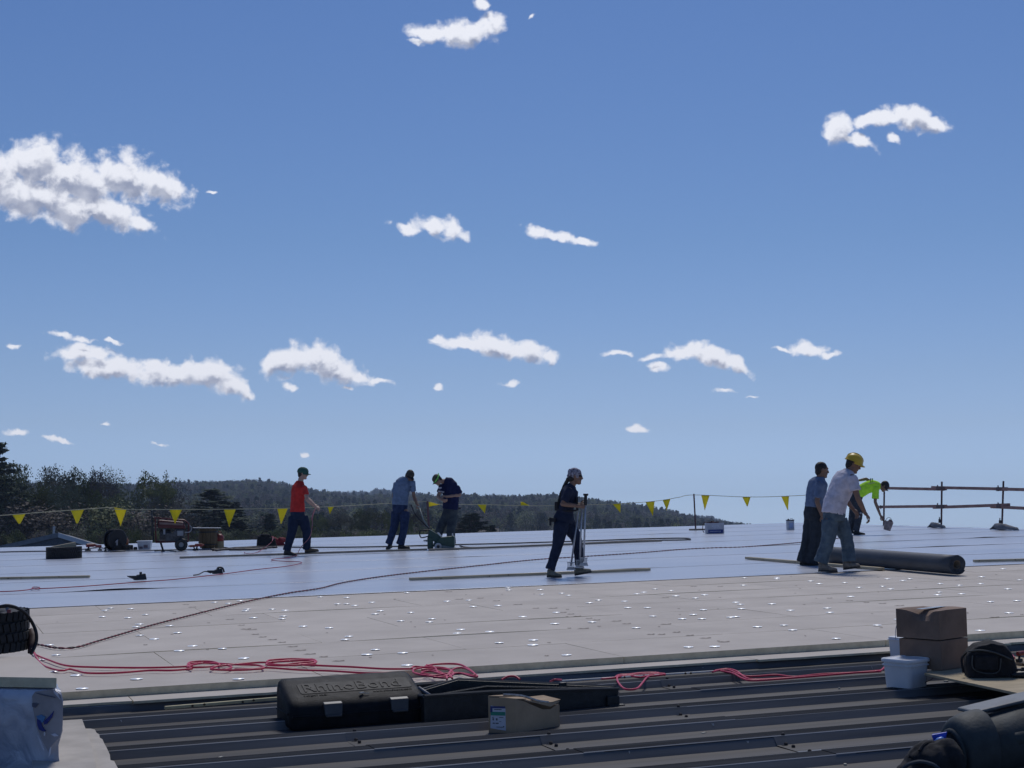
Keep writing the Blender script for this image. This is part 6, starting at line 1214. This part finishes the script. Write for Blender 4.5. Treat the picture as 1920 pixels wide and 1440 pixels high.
def carton(base, e0, e1_, h, label, crush=False, m_=KR):
    o = thing('cardboard_carton', label, 'carton', ROOF @ Matrix.Translation(base), 'brown cartons stacked on the plywood'); z = Vector((0, 0, 1))
    if not crush: MB().hull8([O_, e0, e0 + e1_, e1_], [z * h, e0 + z * h, e0 + e1_ + z * h, e1_ + z * h]).build('box', m_, o, bevel=.004)
    else:      # e1_ = towards the left corner; dented upper edge on the left face
        mb = MB(); n_ = 14; ring_t = []
        def dent(t): return .045 * math.exp(-((t - .36) / (.17 if t < .36 else .30)) ** 2)
        nrm = Vector((e1_.y, -e1_.x, 0)).normalized(); nrm = nrm if nrm.dot(e0) < 0 else -nrm
        bot = [e1_ * (i / n_) for i in range(n_ + 1)]; mid_ = [p + z * h * .62 - nrm * dent(i / n_) * .1 for i, p in enumerate(bot)]; tp_ = [e1_ * (i / n_) + z * (h - dent(i / n_) * 1.0) - nrm * dent(i / n_) * .8 for i in range(n_ + 1)]
        tp2 = [e1_ * (i / n_) + z * (h + .002 - dent(i / n_) * .35) - nrm * (.10 + .015 * math.sin(i)) for i in range(n_ + 1)]; tp3 = [e1_ * (i / n_) + e0 + z * (h + .006 * math.sin(i * .4)) for i in range(n_ + 1)]; bt3 = [e1_ * (i / n_) + e0 for i in range(n_ + 1)]
        mb.ring_loft([bot, mid_, tp_, tp2, tp3, bt3], closed=False, capped=False)
        mb.add([bot[0], mid_[0], tp_[0], tp2[0], tp3[0], bt3[0]], [(0, 1, 2, 3, 4, 5)]); mb.add([bot[-1], mid_[-1], tp_[-1], tp2[-1], tp3[-1], bt3[-1]], [(5, 4, 3, 2, 1, 0)]); mb.build('box', m_, o)
        MB().box((e0 + e1_) * .5 + z * (h + .004) - e1_ * .0, ((e0).length * .85, .05, .002), Matrix.Rotation(math.atan2(e0.y, e0.x), 3, 'Z')).build('packing_tape', mat('shiny_tape', (.5, .47, .42), .2, .3, 60), o)
    return o
cb = huv(1766, 1258, PN); cl = huv(1707, 1254.5, PN) - cb; cr_ = huv(1830, 1252, PN) - cb
cl = Vector((cl.x, cl.y, 0)).normalized() * .325; cr_ = Vector((cr_.x, cr_.y, 0)).normalized() * .33
cl = Vector((math.cos(math.radians(130 - 20.5)), math.sin(math.radians(130 - 20.5)), 0)) * .345; cr_ = Vector((math.cos(math.radians(40 - 20.5)), math.sin(math.radians(40 - 20.5)), 0)) * .325
H1 = .203; KR3 = mat('dull_kraft', (.24, .16, .115), .88, .2, 4, bump=.1, bscale=50)
carton(Vector((cb.x, cb.y, PN + .001)), cr_, cl, H1, 'lower brown carton of the pair standing on the plywood', m_=KR3)
carton(Vector((cb.x - .012, cb.y - .006, PN + H1 + .009)), cr_ * 1.02, cl * 1.03, H1 * .98, 'upper brown carton with a dented left edge on top of the pair', True, KR3)
# black rucksack
bp_ = huv(1858, 1268, PN); kM = ROOF @ Matrix.Translation((bp_.x, bp_.y, PN)) @ Matrix.Rotation(math.radians(-28), 4, 'Z')
o = thing('rucksack', 'black rounded tool rucksack standing on the plywood beside the cartons', 'rucksack', kM)
rings = []
for y, sc_2 in ((-.10, .80), (-.085, .95), (-.04, 1.0), (.05, 1.0), (.10, .97), (.13, .85)):
    pr = [(-.165, 0), (-.165, .10), (-.15, .165), (-.09, .215), (0, .235), (.085, .215), (.14, .15), (.16, .07), (.165, 0)]; rings.append([Vector((x * sc_2, y, z * (.93 + .07 * sc_2))) for x, z in pr])
MB().ring_loft(rings).build('body', bgm, o, rem=.012, disp=.022, sm=4)
ps = MB(); f_ = lambda x, z, y=-.112: Vector((x, y, z)); ps.tube(cr_spline([f_(-.155, .175, -.09), f_(-.08, .185), f_(.0, .172), (.06, -.112, .15), (.12, -.108, .12)], 5), .006, 5); ps.tube(cr_spline([f_(-.13, .15), f_(-.135, .08), f_(-.10, .045), f_(-.02, .03), f_(.03, .045), f_(.045, .09), f_(.05, .13)], 5), .005, 5)
ps.build('piping', mat('grey_piping', (.07, .075, .075), .7), o, smooth=True); MB().hull8([f_(-.12, .05, -.125), f_(.03, .05, -.125), f_(.03, .05, -.09), f_(-.12, .05, -.09)], [f_(-.12, .15, -.12), f_(.03, .15, -.12), f_(.03, .15, -.09), f_(-.12, .15, -.09)]).build('front_pocket', bgm, o, bevel=.012)
MB().box((.165, -.06, .05), (.05, .03, .014)).ell((.20, -.06, .05), (Vector((.02, 0, 0)), Vector((0, .012, 0)), Vector((0, 0, .018))), 8).build('buckle', DKM, o); MB().tube(cr_spline([(-.15, .0, .16), (-.19, -.03, .12), (-.185, -.05, .03)], 5), .008, 5).build('strap', bgm, o)
o = board('short plank with sawn end behind the rucksack at the right photo edge', (1884, 1240), (1990, 1256), mat('fresh_plank', (.36, .29, .19), .8), .14, .02, PN + .001, grp=None)
drill(1914, 1237, 'red and black tool at the right photo edge on the short plank', .8, .3)
tl = [x for x in COL.objects if x.get('label', '').startswith('red and black tool at the right')][0]; tl.matrix_world = on_roof(hit(1916, 1240, PN + .022), .3) @ Matrix.Diagonal((.62, .62, .62, 1)); tl['group'] = 'tools on the plywood'
p_ = hit(1902, 1271, PN + .001); o = thing('rubber_grip', 'dark rubber tool grip lying on the plywood at the right photo edge', 'tool grip', on_roof(p_ + NN * .02, math.radians(-32)))
MB().tube([(-.02, 0, 0), (0, 0, 0), (.06, 0, .002), (.2, 0, 0), (.3, 0, 0)], [.008, .019, .022, .019, .018], 12).build('grip', BLKP, o, smooth=True)
hose('red hose arching behind the rucksack to the small red tool', [[(1828, 1207, .0), (1850, 1204.5, .0), (1875, 1208, .0), (1892, 1222, .0), (1902, 1234, .0)]], PINK, .0078, .10, grp='red air hose coils')
hose('piece of red hose rising between the two white buckets', [[(1640, 1259), (1652, 1257), (1668, 1243), (1690, 1232), (1710, 1218), (1720, 1213)]], PINK, .0078, NC + .012, grp='red air hose coils')

# wooden strips on the crests
board('pale thin wooden strip resting on the deck left of the black case', (309, 1330), (524, 1312), mat('yellow_pine', (.45, .40, .24), .8), .034, .02, NC + .001, grp='strips lying on the steel deck', name='wood_strip')
board('white thin strip lying along the deck crest right of the black open case', (1050, 1278.5), (1338, 1260), mat('white_strip', (.55, .55, .54), .6), .018, .012, NC + .001, grp='strips lying on the steel deck', name='wood_strip')

# stack at the left edge: wrapped bundle, insulation board on top, tyre on it
TOPN = .345; q_a = huv(106, 1290, TOPN); 
bt_ = BT
st_ = thing('insulation_offcut', 'loose insulation board lying on top of the plastic wrapped bundle', 'insulation board', ROOF @ Matrix.Translation((q_a.x, q_a.y, TOPN)))
tr0, tr1, tr2 = huv(106, 1270, TOPN + BT), huv(64, 1231, TOPN + BT), huv(-240, 1264, TOPN + BT)
ey = (tr1 - tr0); ey.z = 0; ex = (tr2 - tr0).normalized(); ex.z = 0; fnm = Vector((ex.y, -ex.x, 0)).normalized(); fnm = fnm if fnm.dot(ey) > 0 else -fnm
o = MB().hull8([O_, ex * 1.2, ex * 1.2 + ey, ey], [p + Vector((0, 0, bt_)) for p in (O_, ex * 1.2, ex * 1.2 + ey, ey)]).build('slab', [facer, core], st_); o.data.polygons.foreach_set('material_index', [1 if abs(p.normal.z) < .5 else 0 for p in o.data.polygons])
# plastic wrapped bundle, with clear film over a printed board
wrp = bpy.data.materials.new('plastic_wrap'); wrp.use_nodes = True; t = wrp.node_tree; t.nodes.clear(); q = N(t)
tcw = q('ShaderNodeTexCoord').outputs['Object']; nw = q('ShaderNodeTexNoise', {'Vector': tcw, 'Scale': 7.0, 'Detail': 5.0, 'Distortion': .8}).outputs['Fac']
b_w = q('ShaderNodeBsdfPrincipled', {'Base Color': q('ShaderNodeMix', {'Factor': q.ss(nw, .35, .65), 'A': (.36, .40, .50, 1), 'B': (.56, .59, .68, 1)}, data_type='RGBA').outputs[2], 'Roughness': .28, 'Specular IOR Level': .6})
t.links.new(q('ShaderNodeBump', {'Height': nw, 'Strength': .7, 'Distance': .03}).outputs[0], b_w.inputs['Normal']); t.links.new(b_w.outputs[0], q('ShaderNodeOutputMaterial').inputs[0])
wr_ = thing('wrapped_bundle', 'plastic wrapped bundle with a blue bird print at the bottom left corner', 'wrapped bundle', ROOF @ Matrix.Translation((q_a.x, q_a.y, TOPN)))
hgt = TOPN - NC; mb = MB(); rings = []
for z, ins in ((-.004, .03), (-.015, -.03), (-.06, -.055), (-.14, -.05), (-.22, -.04), (-.30, -.01), (-.36, -.015), (-hgt - .06, -.03)):
    ring = []
    cs_ = [ex * ins + fnm * (ins + .02), ex * 1.2 + fnm * (ins + .02), ex * 1.2 + ey * .95, ex * ins + ey * .95]
    for a_, b_2 in zip(cs_, cs_[1:] + cs_[:1]):
        for i in range(14):
            p = a_.lerp(b_2, i / 14); nz_ = mnoise.fractal(Vector((p.x * 5, p.y * 5, z * 7)), 1, 2, 3) * .018; ring.append(p + fnm * nz_ - ex * nz_ + Vector((0, 0, z)))
    rings.append(ring)
mb.ring_loft(rings).build('plastic_film', wrp, wr_, smooth=True)
# clear side panel showing the board behind and the bird print
bird_b, bird_l = mat('bird_blue', (.015, .03, .22), .4), mat('bird_light_blue', (.08, .24, .5), .4)
def pix_on_front(px, py, off):       # photograph point -> bundle's front plane
    o_w = wr_.matrix_world; d = ray(px, py); pl_n = (o_w.to_3x3() @ -fnm).normalized(); pt = o_w @ (fnm * (-.052 - off)); t = (pt - CAMP).dot(pl_n) / d.dot(pl_n); return o_w.inverted() @ (CAMP + d * t)
def print_poly(pts, nm, m_, off=.004):
    ps_ = [pix_on_front(*p, off) for p in pts]; k = len(ps_); MB().add(ps_ + [p + fnm * .003 for p in ps_], [tuple(range(k)), tuple(range(k, 2 * k))[::-1]] + [(i, i + k, (i + 1) % k + k, (i + 1) % k) for i in range(k)]).build(nm, m_, wr_)
clr = mat('bare_board_under_film', (.34, .33, .36), .3, .15, 6, bump=.3, bscale=14)
print_poly([(66, 1297), (100, 1292), (114, 1303), (117.5, 1320), (117, 1360), (112, 1383), (97, 1398), (91, 1411), (80, 1390), (68, 1362), (62, 1330), (60, 1305)], 'clear_window', clr, .0)
print_poly([(68, 1343), (77, 1340), (85, 1344), (80, 1355), (74, 1354)], 'bird_print', bird_l, .006); print_poly([(82, 1352), (92, 1343), (101, 1333), (97, 1345), (88, 1357), (82, 1359)], 'bird_print', bird_b, .007); print_poly([(69, 1348), (76, 1351), (79, 1362), (86, 1371), (80, 1371.5), (73, 1368), (70, 1360)], 'bird_print', bird_b, .007); print_poly([(82, 1372), (85, 1374), (84, 1380), (82, 1379)], 'bird_print', mat('print_white', (.7, .7, .75), .5), .006)
print_poly([(60, 1318), (72, 1319.5), (66, 1327), (60, 1325)], 'corner_print', mat('film_print', (.10, .11, .16), .5), .006); print_poly([(68, 1299), (85, 1303), (103, 1307), (103, 1308.5), (84, 1304.8), (68, 1300.5)], 'corner_print', mat('film_print', (.10, .11, .16), .5), .006)
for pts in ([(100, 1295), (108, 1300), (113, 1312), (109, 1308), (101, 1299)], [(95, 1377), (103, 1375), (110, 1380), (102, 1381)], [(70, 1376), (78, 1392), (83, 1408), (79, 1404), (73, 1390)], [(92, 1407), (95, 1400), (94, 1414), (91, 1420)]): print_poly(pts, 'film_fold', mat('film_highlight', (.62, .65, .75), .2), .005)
# tyre on the stack with strap and cable
tcn = hit(-62, 1184, TOPN + bt_ + .125); tyre(on_roof(tcn + NN * .0, .3), 'near tyre with chunky tread on the insulation board at the left photo edge', .375, .245)
tM = on_roof(tcn, .3); ti = tM.inverted()
def nearp(px, py, dy=0): return wp(px, py, tcn.y + dy) - tcn
o = bpy.data.objects.new('rubber_cable', None); COL.objects.link(o); o.matrix_world = Matrix.Translation(tcn); tag(o, 'thick black cable looped over the top and right side of the near tyre', 'cable')
MB().tube(cr_spline([nearp(-30, 1143, -.2), nearp(0, 1137.5, -.25), (nearp(15, 1135.5, -.25)), nearp(32, 1140, -.2), nearp(48, 1150, -.1), nearp(60, 1167, 0), nearp(67, 1183, .0), nearp(68.5, 1200, .0), nearp(64, 1215, -.02), nearp(58, 1226, -.05)], 6), .0105, 8).build('loop', BCB, o, smooth=True)
MB().tube([nearp(58, 1180, .1), nearp(63, 1195, .06), nearp(60, 1212, 0), nearp(54, 1224, -.05)], [.012, .03, .028, .008], 8).build('flat_flap', mat('dark_red_rubber', (.035, .014, .016), .7), o, smooth=True)
o = thing('grey_strap', 'grey clip holding the cable at the top of the near tyre', 'strap', Matrix.Translation(tcn)); MB().hull8([nearp(12, 1147, -.28), nearp(18, 1147, -.28), nearp(18, 1147, -.26), nearp(12, 1147, -.26)], [nearp(8, 1134, -.24), nearp(14, 1133, -.24), nearp(14, 1133, -.22), nearp(8, 1134, -.22)]).build('webbing', mat('grey_webbing', (.16, .17, .2), .6), o); MB().box(nearp(17, 1146, -.28), (.02, .02, .02)).build('clip', mat('dark_red_clip', (.15, .03, .04), .5), o)
# broken insulation scraps on the deck
def scrap(pts, nn_, label, h=.03):
    ps_ = [huv(*p, nn_ + h) for p in pts]; c = ps_[0]; o = thing('insulation_scrap', label, 'insulation board', ROOF @ Matrix.Translation((c.x, c.y, nn_)), 'broken insulation boards at the lower left'); sl_ = MB().prism([(p.x - c.x, p.y - c.y) for p in ps_[::-1]], 0, h).build('slab', [mat('scrap_facer', (.46, .42, .37), .88, .1, 4), core], o, bevel=.0); sl_.data.polygons.foreach_set('material_index', [1 if abs(p.normal.z) < .5 else 0 for p in sl_.data.polygons]); return o
scrap([(60, 1352), (119, 1350.5), (154, 1348.5), (158, 1360), (166, 1380), (176, 1410), (186, 1470), (60, 1500)], NC + .002, 'upper broken insulation board beside the wrapped bundle', .035)
scrap([(140, 1368), (160, 1366), (170, 1366), (178, 1368), (181, 1374), (186, 1377), (187, 1383), (192, 1386), (196, 1395), (200, 1402), (206, 1415), (207, 1425), (214, 1427), (225, 1448), (235, 1475), (140, 1480)], NC + .001, 'lower jagged insulation board reaching onto the deck ribs', .022)

# large dark case, black bag and blue glove at the bottom right corner
BG = mat('scuffed_dark_plastic', (.032, .040, .042), .72, .35, 5, bump=.2, bscale=60); bo = huv(1790, 1452, NP); 
bM = ROOF @ Matrix.Translation((bo.x, bo.y, NP)) @ Matrix.Rotation(math.radians(8), 4, 'Z')
o = thing('large_case', 'large scuffed dark plastic case with rounded end in the bottom right corner', 'case', bM)
def bp(px, py, Y): return bM.inverted() @ wp(px, py, Y)
Yb = (bM @ Vector((0, 0, 0))).y
def rr_(px0, py0, px1, py1, Y, d): return None
cx0, cx1 = bp(1768, 1400, Yb), bp(1990, 1380, Yb + .25)
axd = (bp(1990, 1290, Yb + .25) - bp(1800, 1335, Yb + .05)); Lb = axd.length; axd = axd / Lb
st0 = bp(1797, 1337, Yb + .05); rings = []; rings2 = []
dwn = Vector((0, 0, -1)); lt = axd.cross(Vector((0, 0, 1))).normalized()      # lt points to the viewer's side
for t, sc2 in ((-.078, .74), (-.072, .84), (-.05, .93), (-.02, .97), (.03, 1.0), (.09, 1.0)):
    c = st0 + axd * t + dwn * (.18 + .0) + lt * .05; rings.append([c + (lt * .17 * math.cos(w) * (1 if math.cos(w) > 0 else .9) + Vector((0, 0, 1)) * .19 * math.sin(w)) * (sc2 if True else 1) for w in (2 * math.pi * j / 28 for j in range(28))])
MB().ring_loft(rings).build('end_cap', BG, o, smooth=True, bevel=.004)
for t, sc2 in ((.05, .78), (.12, .86), (.3, .9), (Lb + .5, .9)):
    c = st0 + axd * t + dwn * .19 + lt * .05; rings2.append([c + (lt * .19 * math.cos(w) + Vector((0, 0, 1)) * .18 * math.sin(w)) * sc2 for w in (2 * math.pi * j / 28 for j in range(28))])
MB().ring_loft(rings2).build('barrel', BG, o, smooth=True)
MB().tube([st0 + axd * .14 + lt * .12 + dwn * .13, st0 + axd * .2 + lt * .175 + dwn * .15, st0 + axd * (Lb + .5) + lt * .175 + dwn * .15], [.03, .045, .045], 12).build('side_rib', BG, o, smooth=True)
lp = st0 + axd * .06 + dwn * -.005 + lt * .0
MB().hull8([lp - lt * .10 - dwn * -.02, lp + lt * .055 + dwn * .02, lp + lt * .075 + axd * (Lb + .5) + dwn * .02, lp - lt * .10 + axd * (Lb + .5) + dwn * .02], [lp - lt * .10, lp + lt * .06, lp + lt * .08 + axd * (Lb + .5) - dwn * .006, lp - lt * .10 + axd * (Lb + .5) - dwn * .006]).build('lid_flange', mat('flange_plastic', (.10, .115, .13), .5, .3, 6), o, bevel=.01)
for k_, (s_r, wdt) in enumerate(((.60, .007), (.36, .006))):
    c = st0 + axd * -.078 + dwn * .20 + lt * .05; MB().tube([c + (lt * .17 * math.cos(w) + Vector((0, 0, 1)) * .22 * math.sin(w)) * s_r - axd * .0 for w in (math.pi * (-.1 + 1.2 * j / 20) for j in range(21))], .016 - .004 * k_, 8).build('embossed_arch', BG, o, smooth=True)
o = thing('black_bag', 'slumped black bag under the large dark case at the bottom edge', 'bag', Matrix.Translation(hit(1745, 1462, NP)))
ob = hit(1745, 1462, NP); w_p = lambda px, py, dy=0: wp(px, py, ob.y + dy) - ob
MB().ell(w_p(1748, 1428), (Vector((.13, 0, 0)), Vector((0, .12, 0)), Vector((0, 0, .10))), 14).ell(w_p(1715, 1450), (Vector((.10, 0, 0)), Vector((0, .1, 0)), Vector((0, 0, .06))), 12).ell(w_p(1775, 1425), (Vector((.09, 0, 0)), Vector((0, .1, 0)), Vector((0, 0, .11))), 12).build('body', bgm, o, rem=.012, disp=.035, sm=3)
MB().tube(cr_spline([w_p(1724, 1408, -.06), w_p(1733, 1396, -.04), w_p(1746, 1392, -.02), w_p(1762, 1396, 0)], 5), .008, 6).tube([w_p(1703, 1418, -.05), w_p(1712, 1421, -.05), w_p(1728, 1412, -.06)], .007, 5).build('strap', bgm, o)
MB().tube(cr_spline([w_p(1690, 1446, -.1), w_p(1702, 1434, -.12), w_p(1725, 1428, -.13), w_p(1750, 1434, -.13), w_p(1764, 1446, -.13)], 5), .010, 6).build('piping', mat('blue_grey_piping', (.03, .045, .065), .7), o)
o = thing('blue_glove', 'bright blue plastic piece tucked behind the black bag and the large case', 'glove', Matrix.Translation(ob)); MB().hull8([w_p(1752, 1393, .06), w_p(1772, 1395, .06), w_p(1772, 1395, .12), w_p(1752, 1393, .12)], [w_p(1746, 1378, .06), w_p(1776, 1372, .06), w_p(1776, 1372, .12), w_p(1748, 1376, .12)]).build('cuff', mat('bright_blue', (.02, .07, .55), .4, .5, 20), o, bevel=.004)
MB().ell(w_p(1761, 1390, .05), (Vector((.028, 0, .008)), Vector((0, .02, 0)), Vector((0, 0, .022))), 10).build('palm', mat('pale_blue', (.10, .25, .65), .4, .3, 20), o, smooth=True)

# clamps and scraps lying on the near membrane
def clampth(px, py, label, s, yaw, hook):
    o = thing('seam_clamp', label, 'clamp', on_roof(hit(px, py, .02), yaw), 'black clamps on the left membrane'); m_ = BLKP
    MB().hull8([(-.06 * s, -.05 * s, 0), (.10 * s, -.05 * s, 0), (.10 * s, .05 * s, 0), (-.06 * s, .05 * s, 0)], [(-.02 * s, -.03 * s, .07 * s), (.09 * s, -.03 * s, .085 * s), (.09 * s, .03 * s, .085 * s), (-.02 * s, .03 * s, .07 * s)]).box((.03 * s, 0, .09 * s), (.03 * s, .03 * s, .04 * s)).build('body', m_, o, bevel=.006)
    MB().hull8([(-.15 * s, -.03 * s, .05 * s), (-.04 * s, -.04 * s, 0), (-.04 * s, .04 * s, 0), (-.15 * s, .03 * s, .05 * s)], [(-.16 * s, -.03 * s, .065 * s), (-.02 * s, -.04 * s, .06 * s), (-.02 * s, .04 * s, .06 * s), (-.16 * s, .03 * s, .065 * s)]).build('jaw', m_, o)
    if hook: MB().tube(cr_spline([(-.1 * s, 0, .02), (-.2 * s, .02, .05 * s), (-.32 * s, 0, .01), (-.42 * s, 0, .0)], 5), .01, 6).build('strap', m_, o); MB().tube(cr_spline([(.0, 0, .03), (.03 * s, 0, .1 * s), (.11 * s, 0, .09 * s), (.14 * s, 0, .02)], 5), .016, 6).build('hoop', DKM, o)
clampth(260, 1087.5, 'small black clamp on the left membrane near the cut timber board', 1.15, .3, False); clampth(406, 1076, 'black clamp with trailing strap on the thin red cord', 1.0, .3, True)
SC.cycles.caustics_reflective = False; SC.cycles.caustics_refractive = False
